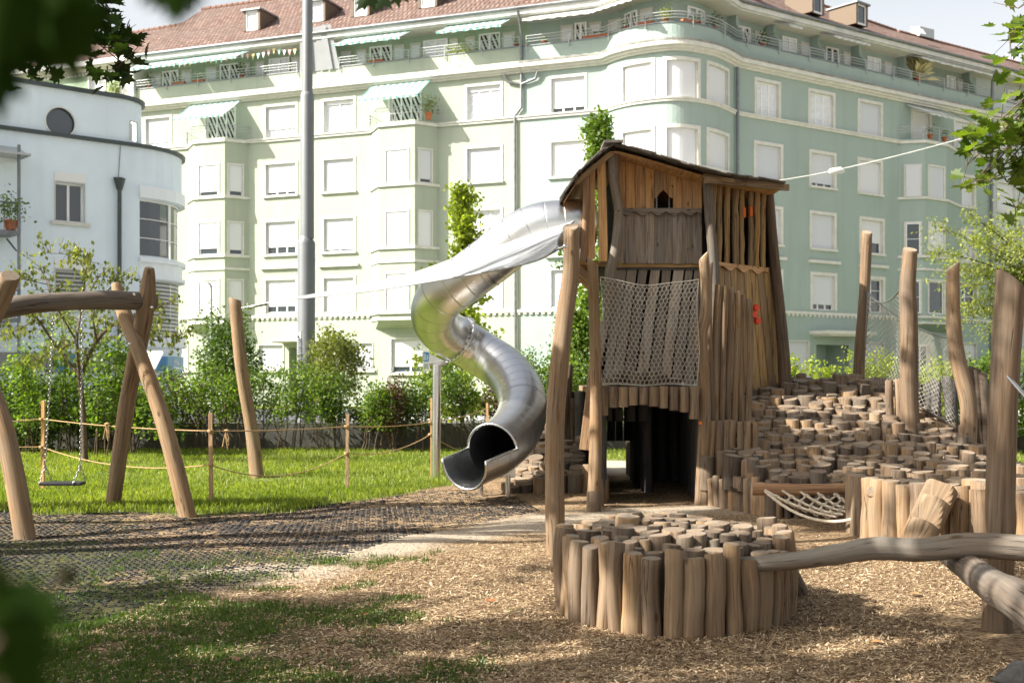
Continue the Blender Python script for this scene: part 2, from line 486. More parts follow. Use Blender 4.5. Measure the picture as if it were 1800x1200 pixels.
def tiles():
    m, nt, b = newmat('clay_roof_tiles', .75, .25)
    uv = nd(nt, 'UVMap').outputs[0]
    br = nd(nt, 'TexBrick', {'Vector': uv, 'Scale': 1.0, 'Color1': (.15, .085, .065, 1), 'Color2': (.29, .20, .16, 1), 'Mortar': (.07, .04, .035, 1),
                             'Mortar Size': .045, 'Mortar Smooth': .3, 'Brick Width': .26, 'Row Height': .34})
    br.offset = .5
    n = nd(nt, 'TexNoise', {'Vector': uv, 'Scale': .5, 'Detail': 5.0}).outputs[0]
    c = mixc(nt, ramp(nt, n, ((.35, 0.), (.7, .5))), br.outputs[0], (.13, .10, .085))
    setc(nt, b, c)
    sp = nd(nt, 'SeparateXYZ', {0: uv})
    saw = mth(nt, 'SUBTRACT', 1.0, mth(nt, 'FRACT', mth(nt, 'DIVIDE', sp.outputs[1], .34)))
    wv = mth(nt, 'SINE', mth(nt, 'MULTIPLY', sp.outputs[0], 6.283 / .26))
    bump(nt, b, mth(nt, 'ADD', mth(nt, 'MULTIPLY', saw, 1.0), mth(nt, 'MULTIPLY', wv, .3)), 1.0, .07)
    return m
M['tiles'] = tiles()
M['eave'] = plain('white_eave_boards', (.62, .62, .58), .7, .2, noise=.15, scale=2)
M['soffit'] = plain('cream_soffit', (.64, .61, .53), .8, .2)
M['steel'] = None
def steel():
    m, nt, b = newmat('brushed_stainless_steel', .2, .5, 1.0, (.80, .79, .77))
    uv = nd(nt, 'UVMap').outputs[0]
    sp = nd(nt, 'SeparateXYZ', {0: uv})
    mp = nd(nt, 'Mapping', {'Vector': uv, 'Scale': (3.0, 90, 1)}).outputs[0]
    n = nd(nt, 'TexNoise', {'Vector': mp, 'Scale': 1.0, 'Detail': 4.0}).outputs[0]
    nt.links.new(mth(nt, 'MULTIPLY_ADD', n, .22, .22), b.inputs['Roughness'])
    seam = ramp(nt, mth(nt, 'ABSOLUTE', mth(nt, 'SUBTRACT', mth(nt, 'FRACT', mth(nt, 'DIVIDE', sp.outputs[1], .235)), .5)), ((.0, 1.), (.035, 0.)))
    setc(nt, b, mixc(nt, mth(nt, 'MULTIPLY', seam, .55), (.79, .785, .775), (.31, .30, .28)))
    n2 = nd(nt, 'TexNoise', {'Vector': uv, 'Scale': 2.2, 'Detail': 2.0}).outputs[0]
    bump(nt, b, mth(nt, 'ADD', mth(nt, 'SUBTRACT', mth(nt, 'MULTIPLY', n, .06), seam), mth(nt, 'MULTIPLY', n2, 1.2)), .45, .012)
    return m
M['steel'] = steel()
M['steel_plain'] = plain('stainless_tube', (.72, .71, .69), .25, .5, 1.0)
M['inner_steel'] = plain('worn_inner_steel', (.34, .35, .36), .35, .5, 1.0, noise=.25, scale=4)
def sail():
    m, nt, b = newmat('white_sail_cloth', .7, .2)
    tc = nd(nt, 'TexCoord').outputs['Object']
    n = nd(nt, 'TexNoise', {'Vector': tc, 'Scale': 1.4, 'Detail': 3.0}).outputs[0]
    c = mixc(nt, n, (.31, .32, .33), (.38, .39, .40))
    setc(nt, b, c)
    bump(nt, b, n, .3, .05)
    tr = nd(nt, 'BsdfTranslucent', {'Color': (.48, .49, .50, 1)})
    mx = nd(nt, 'MixShader', {0: .15, 1: b.outputs[0], 2: tr.outputs[0]})
    nt.links.new(mx.outputs[0], nt.nodes['Material Output'].inputs[0])
    return m
M['sail'] = sail()
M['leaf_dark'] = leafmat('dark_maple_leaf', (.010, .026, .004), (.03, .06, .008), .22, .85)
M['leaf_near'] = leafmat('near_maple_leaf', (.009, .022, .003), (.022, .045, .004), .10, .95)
M['leaf_near'].node_tree.nodes['Principled BSDF'].inputs['Specular IOR Level'].default_value = .05
M['leaf_maple'] = leafmat('maple_leaf', (.045, .09, .012), (.16, .22, .03), .45)
M['leaf_fresh'] = leafmat('fresh_green_leaf', (.04, .09, .012), (.20, .28, .045), .48)
M['leaf_lime'] = leafmat('lime_green_leaf', (.17, .24, .025), (.38, .42, .07), .5)
M['leaf_mid'] = leafmat('mid_green_leaf', (.028, .06, .012), (.11, .17, .035), .4)
M['leaf_pale'] = leafmat('pale_cherry_leaf', (.16, .21, .05), (.34, .36, .12), .5)
M['leaf_olive'] = leafmat('olive_dogwood_leaf', (.09, .12, .03), (.24, .25, .07), .4)
M['leaf_copper'] = leafmat('copper_leaf', (.06, .028, .022), (.13, .07, .045), .3)
M['grass'] = leafmat('grass_blade', (.06, .115, .013), (.31, .34, .07), .42)
M['grass_worn'] = leafmat('worn_grass_blade', (.03, .07, .012), (.10, .155, .03), .35)

# ---------------------------------------------------------------- ground zones (all in ground metres)
LAWN = np.array([(-14, 14.0), (-6.4, 13.7), (-5.0, 13.3), (-3.7, 13.06), (-2.7, 13.6), (-1.9, 14.5), (-1.15, 16.2), (-.5, 17.2), (.3, 19.5), (1.0, 21.3), (3, 21.5), (6.3, 18.6), (8, 17), (14, 16), (40, 16)])
def in_poly(x, y, poly):
    x = np.asarray(x, float); y = np.asarray(y, float)
    ins = np.zeros(x.shape, bool)
    n = len(poly)
    for i in range(n):
        (x1, y1), (x2, y2) = poly[i], poly[(i + 1) % n]
        if y1 == y2: continue
        c = ((y1 > y) != (y2 > y)) & (x < (x2 - x1) * (y - y1) / (y2 - y1) + x1)
        ins ^= c
    return ins
MATP = [(-14, 14.2), (-6.4, 13.9), (-5.0, 13.5), (-3.7, 13.26), (-2.7, 13.8), (-1.9, 14.6), (-1.1, 16.0), (-.4, 15.9), (.1, 14.9), (.35, 13.3),
        (-.4, 12.3), (-1.12, 11.1), (-1.75, 9.3), (-2.16, 8.65), (-2.5, 7.9), (-2.75, 7.35), (-14, 6.9)]
SANDL = np.array([(-2.2, 8.9), (-1.6, 9.6), (-.9, 10.9), (-.1, 12.0), (.6, 12.9), (1.6, 13.5), (2.3, 13.6)])
def dist_line(x, y, L):
    d = np.full(np.shape(x), 99.0)
    for (x1, y1), (x2, y2) in zip(L[:-1], L[1:]):
        vx, vy = x2 - x1, y2 - y1
        t = np.clip(((x - x1) * vx + (y - y1) * vy) / (vx * vx + vy * vy), 0, 1)
        d = np.minimum(d, np.hypot(x - x1 - t * vx, y - y1 - t * vy))
    return d
def zones(x, y):
    """weights: lawn, worn grass, pale gravel"""
    n = fnoise(x, y, .9); n2 = fnoise(x, y, 2.6, 31)
    yl = np.interp(x, LAWN[:, 0], LAWN[:, 1])
    lawn = sstep(-.25, .25, y - yl + (n - .5) * .9)
    s_ = -.55 - .36 * (y - 5.9) - x
    worn = sstep(-.12, .36, np.clip(s_, -1.5, 1.2) * .38 + (n2 - .5) * 1.7 + (fnoise(x, y, .7, 77) - .5) * 1.0) * (1 - lawn)
    worn = np.where((y > 9.6) & (x > -3.2), worn * sstep(10.6, 9.6, y), worn) * .95
    worn = np.where(y > 11, worn * .35, worn)
    sand = sstep(.62, .12, dist_line(x, y, SANDL) + (n2 - .5) * .7) * (1 - lawn)
    sand2 = sstep(18, 19, y) * sstep(1.0, .3, np.abs(x - 1.7)) * (1 - lawn)
    return lawn, worn, np.maximum(sand * .75, sand2)
def gz(x, y):
    return (fnoise(x, y, 1.1, 5) - .5) * .05 * sstep(28, 22, y) * sstep(16, 12, np.abs(x))

def build_ground():
    xs = np.unique(np.concatenate([np.linspace(-400, -15, 14), np.arange(-15, 12, .125), np.linspace(12, 400, 14)]))
    ys = np.unique(np.concatenate([np.linspace(-60, 1, 8), np.arange(1, 26, .125), np.linspace(26, 600, 16)]))
    X, Y = np.meshgrid(xs, ys)
    nx, ny = len(xs), len(ys)
    Z = gz(X, Y)
    lawn, worn, sand = zones(X, Y)
    V = np.stack([X, Y, Z], -1).reshape(-1, 3)
    i = np.arange(nx * ny).reshape(ny, nx)
    q = np.stack([i[:-1, :-1], i[:-1, 1:], i[1:, 1:], i[1:, :-1]], -1).reshape(-1, 4)
    me = bpy.data.meshes.new('ground')
    me.vertices.add(len(V)); me.vertices.foreach_set('co', V.astype(np.float32).ravel())
    me.loops.add(q.size); me.loops.foreach_set('vertex_index', q.ravel().astype(np.int32))
    me.polygons.add(len(q)); me.polygons.foreach_set('loop_start', (np.arange(len(q)) * 4).astype(np.int32))
    me.polygons.foreach_set('use_smooth', np.ones(len(q), bool))
    for nm, a in (('lawn', lawn), ('worn', worn), ('gravel', sand)):
        at_ = me.attributes.new(nm, 'FLOAT', 'POINT'); at_.data.foreach_set('value', a.ravel().astype(np.float32))
    me.update(calc_edges=True)
    o = link(bpy.data.objects.new('ground', me)); o['kind'] = 'structure'
    m, nt, b = newmat('playground_soil_chips_and_lawn', .95, .1)
    tc = nd(nt, 'TexCoord').outputs['Object']
    a = {k: nd(nt, 'Attribute', attribute_name=k).outputs['Fac'] for k in ('lawn', 'worn', 'gravel')}
    fine = nd(nt, 'TexVoronoi', {'Vector': nd(nt, 'Mapping', {'Vector': tc, 'Scale': (38, 60, 10)}).outputs[0], 'Scale': 1.0, 'Randomness': 1.0})
    chipc = ramp(nt, nd(nt, 'SeparateColor', {0: fine.outputs['Color']}).outputs[0], ((.0, (.08, .05, .028)), (.5, (.24, .16, .092)), (1., (.44, .33, .20))))
    big = nd(nt, 'TexNoise', {'Vector': tc, 'Scale': .8, 'Detail': 6.0, 'Roughness': .6}).outputs[0]
    chipc = mixc(nt, ramp(nt, big, ((.45, 0.), (.7, .5))), chipc, (.15, .10, .065))
    gn = nd(nt, 'TexNoise', {'Vector': tc, 'Scale': 55.0, 'Detail': 4.0}).outputs[0]
    gravel = ramp(nt, gn, ((.3, (.30, .25, .19)), (.55, (.46, .40, .32)), (.8, (.58, .52, .44))))
    grs = ramp(nt, gn, ((.3, (.07, .09, .025)), (.55, (.15, .19, .04)), (.8, (.32, .30, .12))))
    wrn = ramp(nt, gn, ((.3, (.05, .05, .022)), (.6, (.10, .10, .04)), (.85, (.24, .18, .10))))
    c = mixc(nt, a['gravel'], chipc, gravel)
    c = mixc(nt, a['worn'], c, wrn)
    c = mixc(nt, a['lawn'], c, grs)
    setc(nt, b, c)
    bump(nt, b, mth(nt, 'ADD', mth(nt, 'MULTIPLY', fine.outputs['Distance'], .6), gn), .7, .02)
    me.materials.append(m)
build_ground()

def build_street():
    z = .03
    m, nt, b = newmat('asphalt', .9, .2)
    tc = nd(nt, 'TexCoord').outputs['Object']
    n = nd(nt, 'TexNoise', {'Vector': tc, 'Scale': 30.0, 'Detail': 5.0}).outputs[0]
    setc(nt, b, ramp(nt, n, ((.3, .10), (.7, .17))))
    bump(nt, b, n, .4, .01)
    mb = MB()
    mb.box(-130, 130, 29.5, 37.5, -.3, z)
    tag(mb.build('street', m), kind='structure')
    mb = MB()
    mb.box(-130, 130, 25.4, 29.4, -.3, .13); mb.box(-130, 130, 37.6, 50, -.3, .13)
    m2 = plain('pale_paving', (.50, .48, .45), .9, .15, noise=.12, scale=2, bmp=.2)
    tag(mb.build('pavement', m2), kind='structure')
    # kerbs
    mb = MB()
    for k in range(60):
        x = -60 + k * 2.0
        mb.box(x, x + 1.99, 29.28, 29.44, -.2, .14); mb.box(x, x + 1.99, 37.52, 37.66, -.2, .14)
    tag(mb.build('kerb', M['concrete']), kind='structure')
build_street()

# wood chips: loose flakes lying on the play surface
def chips():
    out = []
    for (x0, x1, y0, y1, dens) in ((-2.6, 2.8, 5.7, 7.6, 5200), (-2.6, 4.4, 7.6, 10, 3000), (-1.6, 5.6, 10, 14, 620), (-2, 3, 14, 16.5, 250)):
        n = int((x1 - x0) * (y1 - y0) * dens)
        x = RNG.uniform(x0, x1, n); y = RNG.uniform(y0, y1, n)
        lawn, worn, sand = zones(x, y)
        keep = RNG.random(n) < (1 - lawn) * (1 - .62 * worn) * (1 - .75 * sand)
        keep &= ~(in_poly(x, y, MATP) & (RNG.random(n) < .8))
        keep &= np.abs(x) < .47 * y
        out.append(np.stack([x[keep], y[keep]], 1))
    P = np.concatenate(out); n = len(P)
    z = gz(P[:, 0], P[:, 1]) + RNG.uniform(.002, .016, n)
    L = RNG.gamma(3, .0068, n) + .007
    tv = [(-.5, -.5, 0), (.5, -.35, .0), (.5, .35, .0), (-.5, .5, 0)]
    scl = np.stack([L, RNG.uniform(.0035, .0085, n), L], 1)
    m, nt, b = newmat('pine_wood_chips', .85, .15)
    rnd = nd(nt, 'Attribute', attribute_name='rnd').outputs['Fac']
    setc(nt, b, ramp(nt, rnd, ((0., (.055, .034, .018)), (.3, (.23, .145, .08)), (.65, (.42, .30, .175)), (1., (.66, .53, .36)))))
    o = scatter('wood_chips', tv, [(0, 1, 2, 3)], np.column_stack([P, z]), rots(n, .38), scl, m, RNG.random(n))
    tag(o, 'pale wood chips spread loosely over the play surface', kind='stuff')
chips()

def blades(name, n_try, boxes, mat, hmin, hmax, mode, label):
    out = []
    for (x0, x1, y0, y1, dens) in boxes:
        n = int((x1 - x0) * (y1 - y0) * dens)
        x = RNG.uniform(x0, x1, n); y = RNG.uniform(y0, y1, n)
        lawn, worn, sand = zones(x, y)
        if mode == 'lawn':
            dry = fnoise(x, y, .5, 11)
            w = lawn * (1 - .6 * sstep(.5, .68, dry))
        else:
            w = worn * sstep(.34, .55, fnoise(x, y, 2.2, 51) + .12)
            w = np.where(in_poly(x, y, MATP), w * .2, w)
        keep = (RNG.random(n) < w) & (np.abs(x) < .47 * y + .3)
        out.append(np.stack([x[keep], y[keep]], 1))
    P = np.concatenate(out); n = len(P)
    z = gz(P[:, 0], P[:, 1])
    h = RNG.uniform(hmin, hmax, n) * (.6 + .8 * fnoise(P[:, 0], P[:, 1], 1.3, 91))
    tv = [(-.5, 0, 0), (.5, 0, 0), (.25, .12, .6), (0, .4, 1)]
    scl = np.stack([RNG.uniform(.005, .010, n) * (1 + P[:, 1] * .035), h, h], 1)
    o = scatter(name, tv, [(0, 1, 2, 3)], np.column_stack([P, z]), rots(n, .28), scl, mat, np.clip(RNG.random(n) * .7 + .45 * (fnoise(P[:, 0], P[:, 1], .8, 3) - .2), 0, 1))
    tag(o, label, kind='stuff')
blades('lawn_grass', 0, ((-8, 0, 12.8, 17, 1700), (-11.5, 1.5, 17, 24.4, 800), (1, 3.5, 21, 24, 500), (6.3, 12, 16, 25, 400)), M['grass'], .04, .095, 'lawn', 'bright sunlit lawn grass behind the swing and slide')
blades('worn_grass', 0, ((-3.4, .6, 5.6, 10.4, 3800), (-6.5, -2.5, 8, 13.8, 500)), M['grass_worn'], .015, .045, 'worn', 'short patchy grass among the chips at lower left')

# rubber honeycomb safety mat, partly buried
def rubber_mat():
    P, SZ = [], []
    sp = .062
    ca, sa = math.cos(.12), math.sin(.12)
    a = np.arange(-13, 4, sp); b = np.arange(4, 20, sp)
    A, B = np.meshgrid(a, b)
    def tr(A, B): return A * ca - (B - 11) * sa, A * sa + (B - 11) * ca + 11
    def ok(X, Y):
        cov = fnoise(X, Y, .55, 61) * .55 + fnoise(X, Y, 3.1, 62) * .2 + RNG.random(X.shape) * .28
        edge = sstep(-3.0, .6, X + (Y - 11) * -.1) * .16
        return in_poly(X, Y, MATP) & (np.abs(X) < .47 * Y + .3) & (cov < .66 - edge * 1.1)
    tv, tf = [], []
    X, Y = tr(A, B); k = ok(X, Y)
    p1 = np.column_stack([X[k], Y[k]])
    A2 = A + (np.round(B / sp) % 2) * sp * .5
    X2, Y2 = tr(A2, B + sp / 2); k2 = ok(X2, Y2)
    p2 = np.column_stack([X2[k2], Y2[k2]])
    p = np.concatenate([p1, p2])
    sc = np.concatenate([np.tile([sp * 1.0, .013, .008], (len(p1), 1)), np.tile([.013, sp * .8, .008], (len(p2), 1))])
    cube = [(x, y, z) for z in (-.4, 1) for y in (-.5, .5) for x in (-.5, .5)]
    fc = [(4, 5, 7, 6), (0, 1, 5, 4), (1, 3, 7, 5), (0, 4, 6, 2)]
    n = len(p)
    Rm = np.tile(np.array([[ca, -sa, 0], [sa, ca, 0], [0, 0, 1]]), (n, 1, 1))
    z = gz(p[:, 0], p[:, 1]) + RNG.uniform(-.003, .003, n) - .004
    m, nt, b_ = newmat('black_ring_rubber', .75, .3, 0, (.015, .016, .018))
    o = scatter('rubber_grid_mat', cube, fc, np.column_stack([p, z]), Rm, sc, m, RNG.random(n))
    tag(o, 'black honeycomb rubber safety mat half buried in chips and grass', 'safety mat')
rubber_mat()

# fallen leaves
def fallen():
    tv = [(0, 0, 0), (.4, .3, .12), (.3, .8, .05), (0, 1.1, 0), (-.35, .75, .1), (-.4, .3, .02)]
    spots = [(1580, 1097, 0), (1550, 1132, 1), (1595, 1045, 1), (640, 1085, 2), (870, 1060, 2), (420, 1160, 0), (1185, 1165, 0)]
    cols = [plain('brown_leaf', (.12, .06, .03), .8), plain('tan_leaf', (.34, .18, .07), .8), plain('rust_leaf', (.40, .12, .04), .8)]
    words = ['brown', 'tan', 'rusty']
    for i, (px, py, c) in enumerate(spots):
        g = gp(px, py)
        mb = MB(); s = .05 + .02 * ((i * 7) % 3)
        rt = Matrix.Rotation(i * 1.9, 3, 'Z')
        mb.face([rt @ Vector(v) * s + Vector((0, 0, .02)) + g for v in tv], 0)
        o = mb.build('fallen_leaf', cols[c], org=g)
        tag(o, None, 'leaf', 'fallen leaves on the ground')
        o['label'] = ['dark brown leaf on the chips in front of the thick right-hand post', 'tan leaf on the chips, lowest one right of the round platform', 'tan leaf on the chips just below the wavy beam', 'rusty leaf among the grass patches at lower left', 'rusty leaf on open chips left of the round platform', 'brown leaf in the grass at the bottom left', 'brown leaf on chips just below the round platform'][i]
fallen()

# ================================================================ buildings
class Path:
    """outline of a facade, left to right; v is metres out from the wall towards the viewer"""
    def __init__(s, pts):
        s.P = [Vector((p[0], p[1])) for p in pts]
        s.N = []; s.U = [0]
        seg = [(s.P[i + 1] - s.P[i]) for i in range(len(s.P) - 1)]
        for d in seg: s.U.append(s.U[-1] + d.length)
        nn = [Vector((d.y, -d.x)).normalized() for d in seg]
        for i in range(len(s.P)):
            a, b = nn[max(i - 1, 0)], nn[min(i, len(nn) - 1)]
            s.N.append((a + b) / (1 + a.dot(b)))
    def pos(s, u, v=0.0, z=0.0):
        i = 0
        while i < len(s.U) - 2 and u > s.U[i + 1]: i += 1
        t = (u - s.U[i]) / (s.U[i + 1] - s.U[i])
        a, b = s.P[i] + s.N[i] * v, s.P[i + 1] + s.N[i + 1] * v
        p = a + (b - a) * t
        return Vector((p.x, p.y, z))
    def upx(s, px, v=0.0):
        k = (px - 900) / F
        best = None
        for i in range(len(s.P) - 1):
            a, b = s.P[i] + s.N[i] * v, s.P[i + 1] + s.N[i + 1] * v
            d = b - a; den = d.x - k * d.y
            if abs(den) < 1e-9: continue
            t = (k * a.y - a.x) / den
            lo = -1e9 if i == 0 else 0; hi = 1e9 if i == len(s.P) - 2 else 1
            if lo <= t <= hi:
                u = s.U[i] + t * (s.U[i + 1] - s.U[i])
                y = a.y + d.y * t
                if y > 0 and (best is None or y < best[1]): best = (u, y)
        return best[0]
    def cuts(s, u0, u1):
        return [u0] + [u for u in s.U if u0 + 1e-4 < u < u1 - 1e-4] + [u1]
    def zpx(s, px, py, v=0.0):
        p = s.pos(s.upx(px, v), v)
        return CZ - (py - HY) / F * p.y

def pbox(mb, P, u0, u1, v0, v1, z0, z1, m=0, back=True, z0b=None):
    if u1 < u0: u0, u1 = u1, u0
    us = P.cuts(u0, u1)
    for i in range(len(us) - 1):
        a, b = us[i], us[i + 1]
        q = lambda u, v, z: P.pos(u, v, z)
        zb = z0 if z0b is None else z0b
        mb.face([q(a, v1, z0), q(b, v1, z0), q(b, v1, z1), q(a, v1, z1)], m, [(a, z0), (b, z0), (b, z1), (a, z1)])
        mb.face([q(a, v1, z1), q(b, v1, z1), q(b, v0, z1), q(a, v0, z1)], m, [(a, 0), (b, 0), (b, 1), (a, 1)])
        mb.face([q(a, v0, zb), q(b, v0, zb), q(b, v1, z0), q(a, v1, z0)], m, [(a, 0), (b, 0), (b, 1), (a, 1)])
        if back: mb.face([q(b, v0, zb), q(a, v0, zb), q(a, v0, z1), q(b, v0, z1)], m)
    for u, fl in ((us[0], 0), (us[-1], 1)):
        f = [P.pos(u, v0, z0), P.pos(u, v1, z0), P.pos(u, v1, z1), P.pos(u, v0, z1)]
        if fl: f.reverse()
        mb.face(f, m)

def wallgrid(mb, P, u0, u1, z0, z1, ops, m=0, rev=.16, mr=None):
    us = sorted(set([round(x, 5) for x in P.cuts(u0, u1)] + [round(x, 5) for o in ops for x in (o[0], o[1]) if u0 < x < u1]))
    zs = sorted(set([z0, z1] + [x for o in ops for x in (o[2], o[3]) if z0 < x < z1]))
    for i in range(len(us) - 1):
        for j in range(len(zs) - 1):
            uc, zc = (us[i] + us[i + 1]) / 2, (zs[j] + zs[j + 1]) / 2
            if any(o[0] < uc < o[1] and o[2] < zc < o[3] for o in ops): continue
            a, b, c, d = us[i], us[i + 1], zs[j], zs[j + 1]
            mb.face([P.pos(a, 0, c), P.pos(b, 0, c), P.pos(b, 0, d), P.pos(a, 0, d)], m, [(a, c), (b, c), (b, d), (a, d)])
    mr = m if mr is None else mr
    for (a, b, c, d) in ops:
        f = lambda u, v, z: P.pos(u, v, z)
        mb.face([f(a, 0, c), f(a, 0, d), f(a, -rev, d), f(a, -rev, c)], mr)
        mb.face([f(b, 0, d), f(b, 0, c), f(b, -rev, c), f(b, -rev, d)], mr)
        for k in range(len(P.cuts(a, b)) - 1):
            aa, bb = P.cuts(a, b)[k:k + 2]
            mb.face([f(aa, 0, d), f(bb, 0, d), f(bb, -rev, d), f(aa, -rev, d)], mr)
            mb.face([f(bb, 0, c), f(aa, 0, c), f(aa, -rev, c), f(bb, -rev, c)], mr)

def window(b, P, a, c, z0, z1, blind=1.0, cols=2, rows=1, sill=True, sur=.13, pane='glass', bmat='blind', sill_w=.16, shutters=0, rev=.22, label=None):
    w = MB()
    if sur:
        pbox(w, P, a - sur, a, -.02, .035, z0, z1, 0); pbox(w, P, c, c + sur, -.02, .035, z0, z1, 0)
        pbox(w, P, a - sur, c + sur, -.02, .037, z1, z1 + sur, 0)
    if sill: pbox(w, P, a - sill_w, c + sill_w, -.02, .13, z0 - .12, z0 - .003, 0)
    t = .055
    f0, f1 = -rev + .02, -rev + .075
    pbox(w, P, a, a + t, f0, f1, z0, z1, 1); pbox(w, P, c - t, c, f0, f1, z0, z1, 1)
    pbox(w, P, a + t, c - t, f0, f1, z0, z0 + t, 1); pbox(w, P, a + t, c - t, f0, f1, z1 - t, z1, 1)
    for k in range(1, cols):
        u = a + (c - a) * k / cols
        pbox(w, P, u - .04, u + .04, f0, f1 + .004, z0 + t, z1 - t, 1)
    for k in range(1, rows):
        z = z0 + (z1 - z0) * k / rows
        for j in range(cols):
            ua, ub = a + (c - a) * j / cols + (.04 if j else t), a + (c - a) * (j + 1) / cols - (.04 if j < cols - 1 else t)
            pbox(w, P, ua, ub, f0, f1 - .01, z - .014, z + .014, 1)
    wo = w.build('window', [M['trim'], M['white']], b)
    if label: wo['label'] = label
    zt = z1 - blind * (z1 - z0)
    if blind < .999:
        g = MB()
        for x0, x1 in zip(P.cuts(a, c)[:-1], P.cuts(a, c)[1:]):
            g.face([P.pos(x0, f0 + .015, z0), P.pos(x1, f0 + .015, z0), P.pos(x1, f0 + .015, z1), P.pos(x0, f0 + .015, z1)], 0, [(x0, z0), (x1, z0), (x1, z1), (x0, z1)])
        g.build('pane', M[pane], wo)
    if blind > 0:
        g = MB()
        pbox(g, P, a + .01, c - .01, f1 + .012, f1 + .03, zt, z1, 0)
        g.build('blind', M[bmat], wo)
    return wo

def railing(b, P, u0, u1, z, v=.12, n=3, h=.42, post=2.2, closed=False):
    mb = MB()
    us = P.cuts(u0, u1)
    for k in range(n):
        zz = z + h * (k + 1) / n
        mb.tube([P.pos(u, v, zz) for u in us], .024 if k == n - 1 else .016, 6, 0, 0)
    m = max(1, round((u1 - u0) / post))
    for k in range(m + 1):
        u = u0 + (u1 - u0) * k / m
        mb.tube([P.pos(u, v, z - .28), P.pos(u, v, z + h)], .022, 6, 0, 0)
        mb.tube([P.pos(u, v, z - .27), P.pos(u, 0, z - .12)], .014, 5, 0, 0)
    return mb.build('railing', M['rail'], b)

def awning(b, P, u0, u1, zt, vt, zb, vb, mat='awning', sub=1, du=0.0):
    mb = MB()
    a, c = P.pos(u0, vt, zt), P.pos(u1, vt, zt)
    d, e = P.pos(u1, vb, zb), P.pos(u0, vb, zb)
    w = (c - a).length; h = (d - c).length
    n = 12
    th = Vector((0, 0, -.012))
    for i in range(n):
        s0, s1 = i / n, (i + 1) / n
        p = [a.lerp(c, s0), a.lerp(c, s1), e.lerp(d, s1), e.lerp(d, s0)]
        mid0, mid1 = (p[0] + p[3]) / 2 + Vector((0, 0, -.05)), (p[1] + p[2]) / 2 + Vector((0, 0, -.05))
        mb.face([p[3], p[2], mid1, mid0], 0, [(s0 * w, 0), (s1 * w, 0), (s1 * w, h / 2), (s0 * w, h / 2)], sm=True)
        mb.face([mid0, mid1, p[1], p[0]], 0, [(s0 * w, h / 2), (s1 * w, h / 2), (s1 * w, h), (s0 * w, h)], sm=True)
        sc = .13 if i % 2 else .10
        mb.face([p[3] + Vector((0, 0, -sc)), p[2] + Vector((0, 0, -sc)), p[2], p[3]], 0, [(s0 * w, 0), (s1 * w, 0), (s1 * w, .1), (s0 * w, .1)])
    o = mb.build('awning', M[mat], b)
    fr = MB()
    fr.tube([e, d], .025, 6, 0, 0)
    for q, q2 in ((a, e), (c, d)): fr.tube([q + Vector((0, 0, -.03)), q2 + Vector((0, 0, -.03))], .018, 5, 0, 0)
    fr.tube([a, c], .05, 8, 0, 0)
    fr.build('awning_frame', M['rail'], o)
    return o

def pot(loc, r, h, leafm, crown, n, name='potted_plant', label='', group=None, seed=0, flower=None, box=None):
    t = thing(name, loc, label, 'plant', group)
    L = Vector(loc)
    mb = MB()
    if box:
        d = Vector(box); s = d.cross(Vector((0, 0, 1))).normalized()
        mb.obox(L - d / 2 - s * r, d, s * 2 * r, Vector((0, 0, h)), 0)
    else:
        mb.tube([L, L + Vector((0, 0, h * .85)), L + Vector((0, 0, h * .85)), L + Vector((0, 0, h))], [r * .72, r * .95, r * 1.06, r * 1.06], 10, 0, 0)
    mb.build('pot', M['terracotta'], t)
    rng = np.random.default_rng(seed)
    ext = np.array([crown, crown, crown * 1.1]) if not box else np.array([abs(box[0]) / 2 + .08, abs(box[1]) / 2 + .08, crown])
    p = rng.normal(0, .45, (n, 3)) * ext + np.array(L) + np.array([0, 0, h + crown * .75])
    p[:, 2] = np.maximum(p[:, 2], L.z + h * .8)
    scatter('leaves', LEAF_V, LEAF_F, p, rots(n, None, rng), rng.uniform(.07, .14, n) * (1 if crown > .3 else .7), M[leafm], rng.random(n), t)
    return t
LEAF_V = [(0, 0, 0), (.34, .45, .10), (0, 1, -.04), (-.34, .45, .10)]
LEAF_F = [(0, 1, 2, 3)]

def catmull(pts, n=5):
    out = []
    P = [Vector(p) for p in pts]
    for i in range(len(P) - 1):
        a, b, c, d = P[max(i - 1, 0)], P[i], P[i + 1], P[min(i + 2, len(P) - 1)]
        for k in range(n):
            t = k / n
            out.append(.5 * ((2 * b) + (c - a) * t + (2 * a - 5 * b + 4 * c - d) * t * t + (3 * b - a - 3 * c + d) * t ** 3))
    out.append(P[-1])
    return out

# ---- the long apartment row: left wing, round corner bay, right wing
LW0, LW1 = (-36.0, 70.75), (0.0, 56.8)
bay_pts = catmull([(4.55, 54.98), (5.1, 54.1), (5.96, 53.3), (7.4, 52.65), (8.5, 52.95), (9.7, 53.85), (10.9, 55.55)], 6)
ROW = [LW0, (-20.9, 64.9), LW1, (4.3, 55.13)] + [tuple(p) for p in bay_pts] + [(28.0, 67.0), (46.0, 79.1)]
PR = Path(ROW)
ZT, ZS = 14.4, 4.85
ROWS = [(14.5, 16.2), (11.38, 13.07), (8.18, 9.93), (5.0, 6.78)]
ZR = 19.75

